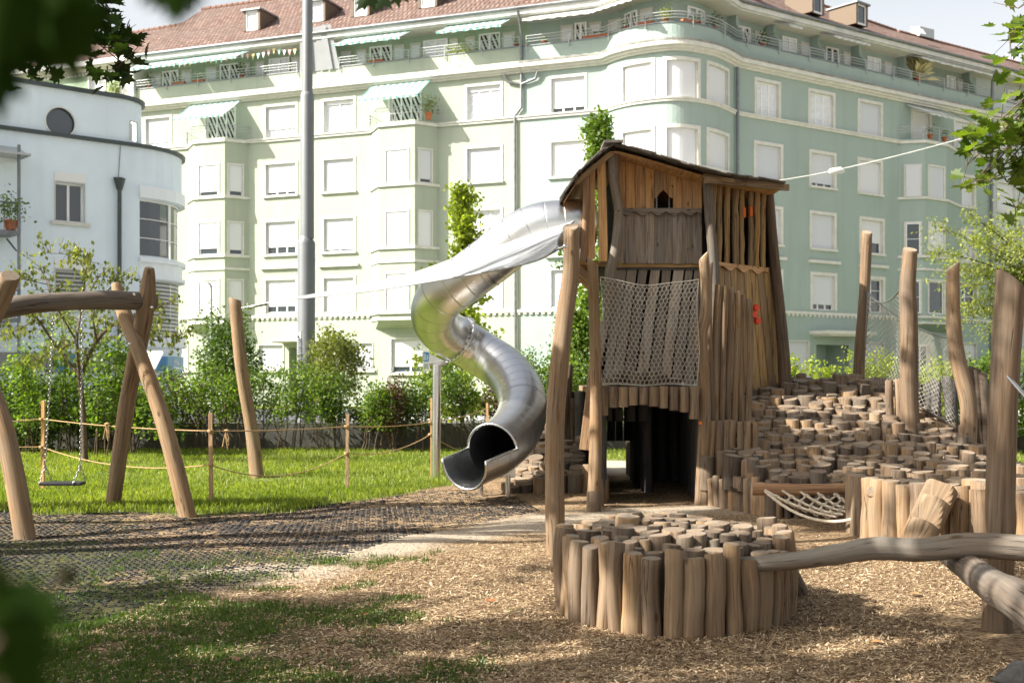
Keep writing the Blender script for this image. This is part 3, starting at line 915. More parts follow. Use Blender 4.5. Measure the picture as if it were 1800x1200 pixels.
def roof(b, P, u0, u1, ridge, z_r, mat='tiles', zr=ZR):
    """tiled slope from the eave line up to a ridge polyline given per cut"""
    mb = MB()
    us = P.cuts(u0, u1)
    n = 10
    for i in range(len(us) - 1):
        e0, e1 = P.pos(us[i], .42, zr), P.pos(us[i + 1], .42, zr)
        r0, r1 = ridge(us[i]), ridge(us[i + 1])
        h0, h1 = (r0 - e0).length, (r1 - e1).length
        mb.face([e0, e1, r1, r0], 0, [(us[i], 0), (us[i + 1], 0), (us[i + 1], h1), (us[i], h0)])
    o = mb.build('roof', M[mat], b)
    g = MB()
    g.tube([P.pos(u, .47, zr + .0) for u in us], .085, 8, 0, 0)
    g.build('gutter', M['zinc'], o)
    rc = MB()
    R_ = [ridge(u) for u in us]
    for i in range(len(R_) - 1):
        if (R_[i + 1] - R_[i]).length < .5: continue
        m = max(1, int((R_[i + 1] - R_[i]).length / .4))
        for k in range(m):
            p, q = R_[i].lerp(R_[i + 1], k / m), R_[i].lerp(R_[i + 1], (k + .97) / m)
            rc.tube([p, q], [.12, .15], 6, 0, 0)
    if rc.f: rc.build('ridge_tiles', M['ridge'], o)
    return o

def dormer(b, P, px, z, w=1.1, h=1.1, zr=ZR, slope=.72, pane='curtain'):
    t = (z - zr) / slope                   # how far back the slope is at this height
    v0 = -t + .42
    u = P.upx(px, v0)
    mb = MB()
    n_out = (P.pos(u, 1) - P.pos(u, 0)).normalized()
    al = Vector((-n_out.y, n_out.x, 0))
    c = P.pos(u, v0 + .05, z)
    d = -n_out * (h / slope + .2)
    mb.obox(c - al * w / 2, al * .14, d, Vector((0, 0, h)), 0)
    mb.obox(c + al * (w / 2 - .14), al * .14, d, Vector((0, 0, h)), 0)
    mb.obox(c - al * (w / 2 + .08) + n_out * .12 + Vector((0, 0, h)), al * (w + .16), d - n_out * .3, Vector((0, 0, .10)), 1)
    o = mb.build('dormer', [M['dorm'], M['zinc']], b)
    g = MB()
    g.obox(c - al * (w / 2 - .14) - n_out * .1, al * (w - .28), -n_out * .05, Vector((0, 0, h)), 0)
    g.build('pane', M[pane], o)
    f = MB()
    ww = w - .28
    for s_, e_ in (((-ww / 2, .1), (.07, h - .1)), ((ww / 2 - .07, .1), (.07, h - .1)), ((-ww / 2, 0), (ww, .1)), ((-ww / 2, h - .08), (ww, .08))):
        f.obox(c + al * s_[0] - n_out * .095 + Vector((0, 0, s_[1])), al * e_[0], n_out * .06, Vector((0, 0, e_[1])), 0)
    f.build('frame', M['white'], o)
M['dorm'] = plain('brown_dormer_boards', (.15, .11, .075), .7)
M['straw'] = plain('straw_grass', (.48, .43, .22), .8)
M['ridge'] = plain('dark_clay_ridge', (.17, .09, .065), .8, noise=.3, scale=2)

VA = -.95
def attic_bay(b, P, segs, zf, zt, wall_mat, u0, u1):
    """set-back attic wall behind the terrace; segs: (px0, px1, kind)"""
    v = VA
    mb = MB()
    us = P.cuts(u0, u1)
    for i in range(len(us) - 1):
        a, c = us[i], us[i + 1]
        mb.face([P.pos(a, v, zf), P.pos(c, v, zf), P.pos(c, v, zt), P.pos(a, v, zt)], 0, [(a, zf), (c, zf), (c, zt), (a, zt)])
    w = mb.build('attic_wall', wall_mat, b)
    for (p0, p1, kind) in segs:
        a, c = P.upx(p0, v), P.upx(p1, v)
        d = MB()
        if kind == 'sh':                      # louvred shutter standing open
            pbox(d, P, a, c, v + .01, v + .06, zf + .1, zt - .35, 0)
            pbox(d, P, a + .09, c - .09, v + .062, v + .075, zf + .3, zt - .5, 1)
            d.build('shutter', [M['shutter'], M['louvre']], b)
        else:
            z0, z1 = zf + .1, zt - .3
            t = .08
            pbox(d, P, a, a + t, v + .01, v + .09, z0, z1, 0); pbox(d, P, c - t, c, v + .01, v + .09, z0, z1, 0)
            pbox(d, P, a + t, c - t, v + .01, v + .09, z1 - t, z1, 0)
            pbox(d, P, (a + c) / 2 - .06, (a + c) / 2 + .06, v + .01, v + .085, z0, z1 - t, 0)
            o = d.build('terrace_door', M['white'], b)
            g = MB()
            x0, x1 = a + t, c - t
            g.face([P.pos(x0, v + .03, z0), P.pos(x1, v + .03, z0), P.pos(x1, v + .03, z1), P.pos(x0, v + .03, z1)], 0, [(0, 0), (x1 - x0, 0), (x1 - x0, z1 - z0), (0, z1 - z0)])
            g.build('curtain' if kind != 'gl' else 'pane', M[{'bw': 'bw', 'wh': 'curtain', 'gl': 'glass'}[kind]], o)
    return w
M['shutter'] = plain('grey_beige_shutter', (.52, .50, .44), .6)
M['louvre'] = blind(); M['louvre'].name = 'shutter_louvres'
for n_ in M['louvre'].node_tree.nodes:
    if n_.type == 'MIX': 
        pass
M['stone_dark'] = plain('weathered_ledge', (.30, .29, .26), .9, .15, noise=.5, scale=2.5)
M['stone_pale'] = plain('pale_weathered_ledge', (.60, .59, .54), .9, .15, noise=.35, scale=2.5)

def slab(mb, P, u0, u1, v0, back, z, m=0, dz=.15):
    us = P.cuts(u0, u1)
    fr = [P.pos(u, v0, z) for u in us]
    bk = [P.pos(u1, -back, z), P.pos(u0, -back, z)]
    mb.face(fr + bk, m); mb.face([p - Vector((0, 0, dz)) for p in (fr + bk)][::-1], m)

def bands(b, P, u0, u1, dark):
    mb = MB()
    pbox(mb, P, u0, u1, -.02, .10, 14.3, 14.42, 0); pbox(mb, P, u0, u1, -.02, .16, 14.42, 14.49, 0)
    pbox(mb, P, u0, u1, -.02, .14, 16.62, 16.72, 0)
    pbox(mb, P, u0, u1, -.02, .26, 16.72, 16.84, 0)
    pbox(mb, P, u0, u1, -.02, .42, 16.84, 17.03, 0)
    pbox(mb, P, u0, u1, -.02, .44, 17.03, 17.12, 1)
    pbox(mb, P, u0, u1, -.02, .12, 4.74, 4.88, 0)
    mb.build('cornice', [M['trim'], M['stone_dark'] if dark else M['stone_pale']], b)
    d = MB()
    n = int((u1 - u0) / .32)
    for k in range(n):
        u = u0 + (k + .2) * (u1 - u0) / n
        d.obox(P.pos(u, -.01, 4.63), P.pos(u + .16, -.01) - P.pos(u, -.01), P.pos(u, .1) - P.pos(u, .0), (0, 0, .11), 0)
    d.build('dentil_frieze', M['trim'], b)

def parapet(b, P, u0, u1, mat):
    mb = MB()
    pbox(mb, P, u0, u1, -.2, .02, 17.12, 17.93, 0)
    pbox(mb, P, u0, u1, -.24, .06, 17.93, 17.99, 1)
    mb.build('parapet', [mat, M['zinc']], b)

def eaves(b, P, u0, u1, zt=ZR):
    mb = MB()
    pbox(mb, P, u0, u1, .25, .40, zt - .30, zt - .02, 0)
    pbox(mb, P, u0, u1, .05, .249, zt - .36, zt - .20, 0)
    us = P.cuts(u0, u1)
    for i in range(len(us) - 1):
        a, c = us[i], us[i + 1]
        mb.face([P.pos(a, VA - .02, zt - .34), P.pos(c, VA - .02, zt - .34), P.pos(c, .05, zt - .34), P.pos(a, .05, zt - .34)], 1)
    mb.build('eave', [M['eave'], M['soffit']], b)

def divider(b, P, px, mat, v0=-1.7, curl=True):
    u = P.upx(px, -.4)
    mb = MB()
    prof = [(-.95, 17.15), (-.1, 17.15), (-.1, 18.35), (-.2, 18.62), (-.36, 18.74), (-.46, 18.95), (-.46, 19.42), (-.95, 19.42)]
    for s_ in (0, 1):
        f = [P.pos(u + .16 * s_, v, z) for v, z in prof]
        mb.face(f if s_ else f[::-1], 0)
    for i in range(len(prof)):
        (v0_, z0_), (v1_, z1_) = prof[i], prof[(i + 1) % len(prof)]
        mb.face([P.pos(u, v0_, z0_), P.pos(u, v1_, z1_), P.pos(u + .16, v1_, z1_), P.pos(u + .16, v0_, z0_)], 0)
    mb.build('terrace_divider', mat, b)

def oriel(b, P, pl, pfl, pfr, pr, p, mat, z0, z1, rows, fwin, rwin=None, lwin=None, blinds=None, rail=True):
    """faceted bay: wall points at image columns pl/pr, front corners at pfl/pfr, projecting p metres"""
    ul, ur = P.upx(pl), P.upx(pr)
    a, d = P.pos(ul, -.05), P.pos(ur, -.05)
    q = lambda px: P.pos(P.upx(px, p), p)
    b_, c_ = q(pfl), q(pfr)
    OP = Path([(v.x, v.y) for v in (a, b_, c_, d)])
    mb = MB(); ops = []
    L = OP.U[-1]
    wins = []
    for ri, (zb, zt) in enumerate(rows):
        for wi, wn_ in enumerate((fwin, rwin, lwin)):
            if not wn_: continue
            ua, uc = OP.upx(wn_[0]), OP.upx(wn_[1])
            if wi == 2: ua, uc = OP.U[1] * .3, OP.U[1] * .75
            ops.append((ua, uc, zb, zt)); wins.append((ri, wi, ua, uc, zb, zt))
    wallgrid(mb, OP, 0, L, z0, z1, ops, 0, .12, 1)
    # floor of the bay tapers back to the wall
    f = [OP.pos(u, 0, z0) for u in (0, OP.U[1], OP.U[2], L)]
    ctr0 = P.pos(ul + .2, -.1, z0 - .45); ctr1 = P.pos(ur - .2, -.1, z0 - .45)
    mb.face([f[1], ctr0, ctr1, f[2]], 0); mb.face([f[0], ctr0, f[1]], 0); mb.face([f[2], ctr1, f[3]], 0)
    mb.face([OP.pos(u, 0, z1) for u in (0, OP.U[1], OP.U[2], L)], 0)
    o = mb.build('bay', [mat, M['trim']], b)
    t = MB()
    pbox(t, OP, 0, L, -.02, .10, 14.3, 14.46, 0)
    for (zb, zt) in rows:
        if zb > 5.5: pbox(t, OP, 0, L, -.02, .10, zb - .14, zb - .004, 0)
    pbox(t, OP, 0, L, -.02, .07, 7.35, 7.48, 0)
    pbox(t, OP, 0, L, -.02, .12, 4.74, 4.88, 0)
    pbox(t, OP, 0, L, -.02, .05, z0 - .02, z0 + .10, 0)
    t.build('moulding', M['trim'], o)
    for (ri, wi, ua, uc, zb, zt) in wins:
        bl = 1.0
        if blinds and (ri, wi) in blinds: bl = blinds[(ri, wi)]
        window(b, OP, ua, uc, zb, zt, bl, 1, 1, sill=False, sur=.09 if wi else .11, rev=.12)
    if rail: railing(b, OP, 0, L, 14.75, .10, 3, .48, 1.3)
    return OP

# ---- pale lime apartment house
uA0, uA1 = PR.upx(238), PR.upx(918)
colsL = [(256, 299), (467, 520), (569, 622), (821, 880)]
def lime_house():
    b = thing('apartment_building', PR.pos(uA0, 0, 0), 'long pale lime apartment house with striped awnings behind the slide', 'building')
    mat = M['st_yellow']
    ops = []; wl = []
    bl = {(0, 0): .8, (1, 0): .72, (1, 1): .9, (1, 2): .78, (1, 3): .8, (2, 0): 0.12, (3, 0): .15, (3, 2): .0, (0, 1): .9, (0, 2): 1., (2, 2): .93}
    for ci, (p0, p1) in enumerate(colsL):
        for ri, (z0, z1) in enumerate(ROWS):
            ops.append((PR.upx(p0), PR.upx(p1), z0, z1)); wl.append((ci, ri))
    gf = [(455, 498, 1.9, 3.25), (612, 655, 1.9, 3.3), (688, 752, 1.75, 3.5), (845, 872, 1.8, 3.3), (300, 330, 1.9, 3.3)]
    for g in gf: ops.append((PR.upx(g[0]), PR.upx(g[1]), g[2], g[3]))
    d0, d1 = PR.upx(508), PR.upx(590)
    ops.append((d0, d1, .15, 3.1))
    b4 = [(362, 412, 14.5, 16.3), (686, 738, 14.5, 16.3)]
    for g in b4: ops.append((PR.upx(g[0]), PR.upx(g[1]), g[2], g[3]))
    mb = MB()
    wallgrid(mb, PR, uA0, uA1, -.2, 17.12, ops, 0, .22, 1)
    # closed sides and back
    for u in (uA0, uA1):
        mb.face([PR.pos(u, 0, -.2), PR.pos(u, -12, -.2), PR.pos(u, -12, 19.4), PR.pos(u, -1.7, 19.4), PR.pos(u, -1.7, 17.1), PR.pos(u, 0, 17.1)], 0)
    mb.face([PR.pos(uA0, -12, -.2), PR.pos(uA1, -12, -.2), PR.pos(uA1, -12, 19.4), PR.pos(uA0, -12, 19.4)], 0)
    slab(mb, PR, uA0, uA1, -.01, 4, 17.1)
    mb.build('wall', [mat, M['trim']], b)
    for (ci, ri), o in zip(wl, ops):
        window(b, PR, o[0], o[1], o[2], o[3], bl.get((ci, ri), 1.0), 3 if ci in (1, 3) or (ci, ri) == (0, 0) else 2, 4 if (ci, ri) in ((3, 0), (3, 2)) else 1,
               sill=ri in (1, 2), pane='curtain' if bl.get((ci, ri), 1) == 0 or ri == 0 else 'glass')
        if ri == 3:
            h = MB(); pbox(h, PR, o[0] - .3, o[1] + .3, -.02, .16, 7.38, 7.52, 0); h.build('window_hood', M['trim'], b)
    for g in gf:
        window(b, PR, PR.upx(g[0]), PR.upx(g[1]), g[2], g[3], .82 if g[0] > 680 else .95, 2, 1, sur=.05)
    for g in b4:
        window(b, PR, PR.upx(g[0]), PR.upx(g[1]), g[2], g[3], 0, 3, 1, sill=False, pane='bw')
    # entrance recess with its canopy
    e = MB()
    for x0, x1, v, z0, z1 in ((d0, d1, -.9, .15, 3.1),):
        e.face([PR.pos(x0, v, z0), PR.pos(x1, v, z0), PR.pos(x1, v, z1), PR.pos(x0, v, z1)], 0)
        e.face([PR.pos(x0, 0, z0), PR.pos(x0, v, z0), PR.pos(x0, v, z1), PR.pos(x0, 0, z1)], 0)
        e.face([PR.pos(x1, v, z0), PR.pos(x1, 0, z0), PR.pos(x1, 0, z1), PR.pos(x1, v, z1)], 0)
    eo = e.build('entrance', M['st_green'], b)
    k = MB(); pbox(k, PR, (d0 + d1) / 2 - .6, (d0 + d1) / 2 + .6, -.88, -.8, .15, 2.6, 0); k.build('door', M['slat'], eo)
    c = MB(); pbox(c, PR, d0 - .5, d1 + .3, 0, 1.1, 3.42, 3.62, 0); pbox(c, PR, d0 - .4, d1 + .2, 0, 1.0, 3.36, 3.42, 0); c.build('canopy', M['stone_pale'], b)
    bands(b, PR, uA0, uA1, False)
    parapet(b, PR, uA0, uA1, mat)
    railing(b, PR, uA0 + .1, PR.upx(524), 17.99)
    railing(b, PR, PR.upx(598), uA1 - .1, 17.99)
    attic_bay(b, PR, [(262, 284, 'sh'), (287, 315, 'bw'), (320, 338, 'sh'), (362, 382, 'sh'), (388, 422, 'bw'), (425, 440, 'sh'), (450, 466, 'sh'), (474, 510, 'wh'), (513, 528, 'sh'),
                      (600, 618, 'sh'), (627, 645, 'sh'), (651, 690, 'bw'), (693, 712, 'sh'), (722, 740, 'sh'), (745, 788, 'wh'), (791, 806, 'sh'), (818, 836, 'sh'), (843, 880, 'bw'), (884, 906, 'sh')],
              17.15, 19.4, M['st_green'], uA0, uA1)
    eaves(b, PR, uA0, uA1)
    roof(b, PR, uA0, uA1, lambda u: PR.pos(u, -6.2, 24.4), 24.4)
    for px, z in ((443, 20.9), (557, 20.95), (634, 20.95), (752, 20.95)):
        dormer(b, PR, px, z)
    for p0, p1 in ((238, 334), (330, 440), (602, 723), (780, 898)):
        awning(b, PR, PR.upx(p0 + 6, .1), PR.upx(p1, .1), 19.42, .02, 18.72, 1.45)
    oriel(b, PR, 330, 341, 395, 438, 1.0, mat, 4.45, 14.55, ROWS[1:], (350, 383), (402, 426), (332, 338), {(0, 0): .85, (1, 0): .8, (1, 1): .85, (0, 1): .85})
    oriel(b, PR, 652, 666, 729, 771, 1.1, mat, 4.45, 14.55, ROWS[1:], (679, 716), (737, 758), (655, 660), {(0, 1): .88})
    awning(b, PR, PR.upx(336, .1), PR.upx(424, .1), 16.72, .1, 15.62, 1.7)
    awning(b, PR, PR.upx(655, .1), PR.upx(758, .1), 16.78, .1, 15.66, 1.7)
    # white privacy sheet on the terrace beside the mast
    s_ = MB()
    p = [PR.pos(PR.upx(527, .1), .1, 17.85), PR.pos(PR.upx(597, .1), .1, 17.85), PR.pos(PR.upx(583, .3), .45, 20.15), PR.pos(PR.upx(530, .3), .45, 20.0)]
    n = 6
    for i in range(n):
        f0, f1 = i / n, (i + 1) / n
        q = [p[0].lerp(p[1], f0), p[0].lerp(p[1], f1), p[3].lerp(p[2], f1), p[3].lerp(p[2], f0)]
        s_.face([v + Vector((0, -.05 * math.sin(i * 2.1), 0)) for v in q], 0, sm=True)
    tag(s_.build('privacy_sheet', M['sail']), 'white cloth sheet hung over the terrace rail beside the grey mast', 'cloth')
    dp = MB()
    u = PR.upx(918)
    dp.tube([PR.pos(u, .62, 19.6), PR.pos(u, .25, 18.9), PR.pos(u, .12, 18.4), PR.pos(u, .12, 17.3)], .07, 8, 0, 0)
    dp.tube([PR.pos(u, .12, 16.6), PR.pos(u, .12, 14.9), PR.pos(u - .35, .12, 14.5), PR.pos(u - .35, .12, 14.2), PR.pos(u - .3, .12, .2)], .07, 8, 0, 0)
    for s2 in (-1, 1):
        dp.tube([PR.pos(u + s2 * .9, .2, 16.6), PR.pos(u + s2 * .75, .14, 16.25), PR.pos(u, .12, 16.05)], .07, 8, 0, 0)
    dp.box(*[v for a_ in zip(PR.pos(u - .6, .1, 14.3), PR.pos(u - .1, .3, 14.6)) for v in (min(a_), max(a_))]) if False else None
    dp.build('downpipe', M['zinc'], b)
    return b
bl_lime = lime_house()

# ---- mint corner house: short flank, round bay, long right wing
uB1 = PR.upx(1741)
uBay0, uBay1 = PR.U[3], PR.U[3 + len(bay_pts)]
def mint_house():
    b = thing('apartment_building', PR.pos(uA1 + .3, 0, 0), 'mint green corner apartment house with a round bay behind the tower', 'building')
    mat = M['st_mint']
    wins = []
    def add(p0, p1, rws, **k):
        for ri in rws: wins.append((PR.upx(p0), PR.upx(p1), *ROWS[ri], ri, k))
    add(969, 1028, (0,), blind=.86, cols=3)
    add(969, 1028, (1, 2, 3))
    for p0, p1 in ((1095, 1145), (1172, 1226), (1246, 1279)): add(p0, p1, (0, 1, 2, 3))
    add(1330, 1368, (0,), blind=0, cols=3, rows=4, pane='curtain'); add(1329, 1372, (1, 2)); add(1329, 1372, (3,), blind=.6, cols=2, rows=2)
    add(1424, 1464, (0,), blind=0, cols=3, rows=4, pane='curtain'); add(1426, 1466, (1,), blind=.9, cols=3); add(1427, 1466, (2,)); add(1428, 1467, (3,), blind=.84, cols=3)
    add(1511, 1548, (0, 1)); add(1514, 1551, (2,), blind=.68, cols=2, rows=2); add(1516, 1552, (3,), blind=0, cols=2, rows=3)
    add(1679, 1714, (0,)); add(1680, 1712, (1, 2)); add(1682, 1716, (3,), blind=0, cols=2, rows=3)
    gf = [(1382, 1421, 1.5, 3.35, 1.0, 1), (1520, 1553, 1.5, 3.35, .8, 2), (1608, 1634, .9, 3.3, 0, 2), (1686, 1716, 1.6, 3.45, .5, 3)]
    ops = [w[:4] for w in wins] + [(PR.upx(g[0]), PR.upx(g[1]), g[2], g[3]) for g in gf]
    d0, d1 = PR.upx(1435), PR.upx(1492)
    ops.append((d0, d1, .15, 3.2))
    bw = (PR.upx(1604), PR.upx(1634), 14.5, 16.3); ops.append(bw)
    mb = MB()
    wallgrid(mb, PR, uA1, uB1, -.2, 17.12, ops, 0, .22, 1)
    e = uB1
    mb.face([PR.pos(e, 0, -.2), PR.pos(e, -12, -.2), PR.pos(e, -12, 19.4), PR.pos(e, -1.7, 19.4), PR.pos(e, -1.7, 17.1), PR.pos(e, 0, 17.1)], 0)
    mb.face([PR.pos(uBay1, -12, -.2), PR.pos(uB1, -12, -.2), PR.pos(uB1, -12, 19.4), PR.pos(uBay1, -12, 19.4)], 0)
    # terrace floor
    fr = [PR.pos(u, -.01, 17.1) for u in PR.cuts(uA1, uB1)]
    mb.face(fr + [PR.pos(uB1, -4, 17.1), PR.pos(uBay1 + 3, -6, 17.1), PR.pos(uA1, -4, 17.1)], 0)
    mb.build('wall', [mat, M['trim']], b)
    for (a, c, z0, z1, ri, k) in wins:
        rnd_bay = uBay0 < a < uBay1
        window(b, PR, a, c, z0, z1, k.get('blind', 1.0), k.get('cols', 2), k.get('rows', 1), sill=ri in (1, 2), pane=k.get('pane', 'glass'), sur=.17 if a > uBay0 else .13)
        if ri == 3 and not rnd_bay:
            h = MB(); pbox(h, PR, a - .3, c + .3, -.02, .16, 7.4, 7.56, 0); h.build('window_hood', M['trim'], b)
    for g in gf:
        window(b, PR, PR.upx(g[0]), PR.upx(g[1]), g[2], g[3], g[4], g[5], 3 if g[4] < .9 else 1, sur=.05)
    window(b, PR, *bw, .85, 1, 1, sill=False)
    en = MB()
    v = -1.4
    en.face([PR.pos(d0, v, .1), PR.pos(d1, v, .1), PR.pos(d1, v, 3.2), PR.pos(d0, v, 3.2)], 0)
    en.face([PR.pos(d0, 0, .1), PR.pos(d0, v, .1), PR.pos(d0, v, 3.2), PR.pos(d0, 0, 3.2)], 0)
    en.face([PR.pos(d1, v, .1), PR.pos(d1, 0, .1), PR.pos(d1, 0, 3.2), PR.pos(d1, v, 3.2)], 0)
    en.face([PR.pos(d0, 0, 3.2), PR.pos(d0, v, 3.2), PR.pos(d1, v, 3.2), PR.pos(d1, 0, 3.2)], 0)
    eo = en.build('entrance', mat, b)
    k = MB(); pbox(k, PR, d0 + .3, d0 + 1.3, v + .02, v + .1, .15, 2.7, 0); k.build('door', M['greydark'], eo)
    c = MB(); pbox(c, PR, PR.upx(1423), PR.upx(1506), 0, 1.2, 3.72, 3.9, 0); pbox(c, PR, PR.upx(1427), PR.upx(1502), 0, 1.05, 3.62, 3.72, 0); c.build('canopy', M['trim'], b)
    bands(b, PR, uA1 + .02, uB1, True)
    # second sill band round the bay only
    sb = MB()
    for zb in (11.25, 8.05): pbox(sb, PR, uBay0, uBay1, -.02, .15, zb, zb + .13, 0)
    sb.build('sill_band', M['trim'], b)
    parapet(b, PR, uA1 + .02, uB1, mat)
    railing(b, PR, uA1 + .25, uB1 - .1, 17.99)
    # attic wall on a plain corner line
    pts = [PR.pos(uA1, 0), Vector((5.5, 54.65, 0)), PR.pos(uBay1 + .5, 0), PR.pos(uB1, 0)]
    AP = Path([(p.x, p.y) for p in pts])
    attic_bay(b, PR, [(986, 1008, 'sh'), (1011, 1032, 'bw'), (1036, 1058, 'sh'), (1070, 1093, 'sh'), (1100, 1122, 'bw'), (1126, 1148, 'sh'), (1207, 1236, 'wh'),
                      (1292, 1317, 'bw'), (1326, 1345, 'sh'), (1373, 1398, 'wh'), (1406, 1421, 'sh'), (1450, 1472, 'gl'), (1481, 1494, 'sh'), (1523, 1546, 'wh'), (1553, 1566, 'sh'), (1662, 1678, 'wh'), (1682, 1692, 'sh')],
              17.15, 19.4, mat, uA1, uB1)
    for px in (1362, 1440, 1512, 1592): divider(b, PR, px, mat)
    for px in (1296, 1706): divider(b, PR, px, mat)
    eaves(b, PR, uA1, uB1)
    rc = Vector((7.4, 60.5, 24.2))
    def ridge(u):
        if u <= uBay0 + .01:
            return PR.pos(uA1, -6.2, 24.4).lerp(rc, max(0, (u - uA1) / (uBay0 - uA1)))
        if u < uBay1 - .01: return rc + Vector(((u - uBay0) * .12, (u - uBay0) * .06, 0))
        t = (u - uBay1) / (uB1 - uBay1)
        return (rc + Vector(((uBay1 - uBay0) * .12, (uBay1 - uBay0) * .06, 0))).lerp(PR.pos(uB1, -6.5, 23.5), t)
    roof(b, PR, uA1, uB1, ridge, 24)
    for px, z in ((1290, 21.0), (1437, 20.75), (1514, 20.75)): dormer(b, PR, px, z, pane='glass')
    for p0, p1 in ((934, 1062), (1066, 1170)): awning(b, PR, PR.upx(p0), PR.upx(min(p1, 1130)), 19.40, .02, 18.9, 1.25, 'awning_white')
    for p0, p1 in ((1365, 1388), (1445, 1508), (1600, 1725)):
        u0_, u1_ = PR.upx(p0), PR.upx(p1)
        awning(b, PR, u0_, u1_, 19.38, -.1, 19.08, .75, 'awning_white')
    oriel(b, PR, 1579, 1626, 1664, 1692, 1.0, mat, 4.45, 14.55, ROWS[1:], (1633, 1659), None, None, {(2, 0): 0, (1, 0): .86})
    # windows of the angled left face
    # (the left facet looks straight at the park)
    ul = PR.upx(1579); a_ = PR.pos(ul, -.0); b2 = PR.pos(PR.upx(1626, 1.0), 1.0)
    LP = Path([(a_.x, a_.y - .012), (b2.x, b2.y - .012)])
    for ri, (z0, z1) in enumerate(ROWS[1:]):
        window(b, LP, LP.upx(1592), LP.upx(1617), z0, z1, (1.0, 0, 0)[ri], 1, 2 if ri else 1, sill=False, sur=.10, rev=-.03)
    awning(b, PR, PR.upx(1590), PR.upx(1655), 16.5, .1, 15.85, 1.5, 'awning_white')
    s_ = MB()   # skylights and roof hatch
    def rp(px, v, z): return PR.pos(PR.upx(px, v), v, z)
    s_.face([rp(1606, -1.9, 21.62), rp(1628, -1.9, 21.62), rp(1622, -2.8, 22.3), rp(1600, -2.8, 22.3)], 0)
    s_.face([rp(1772, -1.5, 21.32), rp(1790, -1.5, 21.32), rp(1784, -2.2, 21.9), rp(1766, -2.2, 21.9)], 0)
    s_.build('skylight', M['white'], b)
    hh = MB(); q = rp(1617, -6.2, 23.4); hh.obox(q + Vector((0, 0, .1)), (1.2, .75, 0), (-.4, .6, 0), (0, 0, .6), 0); hh.build('roof_hatch', M['rail'], b)
    dp = MB()
    for u in (uBay1 - .05,):
        dp.tube([PR.pos(u, .16, 16.6), PR.pos(u, .16, .2)], .075, 8, 0, 0)
    dp.tube([PR.pos(uB1 - .1, .5, 19.5), PR.pos(uB1 - .1, .2, 18.9), PR.pos(uB1 - .1, .15, 16.6), PR.pos(uB1 - .1, .15, .2)], .085, 8, 0, 0)
    dp.build('downpipe', M['zinc'], b)
    return b
mint_house()

def blue_house():
    b = thing('apartment_building', PR.pos(uB1 + .3, 0, 0), 'pale blue-grey apartment house at the far right behind the maple leaves', 'building')
    u1 = PR.U[-1] - .1
    wins = []
    for p0, p1 in ((1754, 1784), (1812, 1842), (1872, 1900)):
        for ri in range(4): wins.append((PR.upx(p0), PR.upx(p1), *ROWS[ri]))
        wins.append((PR.upx(p0), PR.upx(p1), 1.5, 3.3))
    mb = MB()
    wallgrid(mb, PR, uB1, u1, -.2, 17.12, [w for w in wins], 0, .22, 1)
    mb.face([PR.pos(u1, 0, -.2), PR.pos(u1, -12, -.2), PR.pos(u1, -12, 19.4), PR.pos(u1, 0, 19.4)], 0)
    slab(mb, PR, uB1, u1, -.01, 4, 17.1)
    mb.build('wall', [M['st_blue'], M['trim']], b)
    for i, w in enumerate(wins): window(b, PR, *w, blind=(1, 1, .5, 1, 0)[i % 5], cols=2, rows=1 if i % 5 < 2 else 3, sur=.14)
    bands(b, PR, uB1 + .02, u1, True); parapet(b, PR, uB1 + .02, u1, M['st_blue']); railing(b, PR, uB1 + .2, u1 - .2, 17.99)
    attic_bay(b, PR, [(1770, 1790, 'wh'), (1830, 1850, 'wh')], 17.15, 19.4, M['st_blue'], uB1, u1)
    eaves(b, PR, uB1, u1); roof(b, PR, uB1, u1, lambda u: PR.pos(u, -6.5, 23.5), 23.5)
blue_house()

def far_house():
    b = thing('apartment_building', PR.pos(.3, 0, 0), 'green apartment house under the tiled hip roof at far left above the white building', 'building')
    u1 = uA0
    ops = [(PR.upx(157), PR.upx(184), 17.4, 19.0), (PR.upx(92), PR.upx(110), 17.2, 18.4), (PR.upx(40), PR.upx(62), 17.2, 18.4)]
    mb = MB(); wallgrid(mb, PR, 0, u1, -.2, 19.3, ops, 0, .22, 1)
    mb.face([PR.pos(0, -12, -.2), PR.pos(0, 0, -.2), PR.pos(0, 0, 19.3), PR.pos(0, -12, 19.3)], 0)
    mb.build('wall', [M['st_green'], M['trim']], b)
    for o in ops: window(b, PR, *o, blind=0, cols=2, rows=1, pane='curtain', sur=.1)
    c = MB()
    pbox(c, PR, 0, u1, -.02, .2, 18.95 + .3, 19.4, 0); pbox(c, PR, 0, u1, -.02, .45, 19.4, 19.55, 0)
    pbox(c, PR, u1 - .9, u1 + .05, -1.2, .25, 16.9, 19.3, 1)
    c.build('eave', [M['soffit'], M['eave']], b)
    n = 60
    d = MB()
    for k in range(n):
        u = u1 * (k + .5) / n; d.obox(PR.pos(u, 0, 19.05), PR.pos(u + .15, 0) - PR.pos(u, 0), PR.pos(u, .15) - PR.pos(u, 0), (0, 0, .16), 0)
    d.build('dentil_frieze', M['trim'], b)
    g = MB(); pbox(g, PR, 0, u1, .45, .6, 19.5, 19.72, 0); g.build('fascia', M['eave'], b)
    uh = PR.upx(250)
    def ridge(u):
        t = u / u1
        return PR.pos(u - 2.0 * (1 - t) + .6, -5.6, 22.9 + .55 * t)
    roof(b, PR, 0, u1, ridge, 23)
far_house()
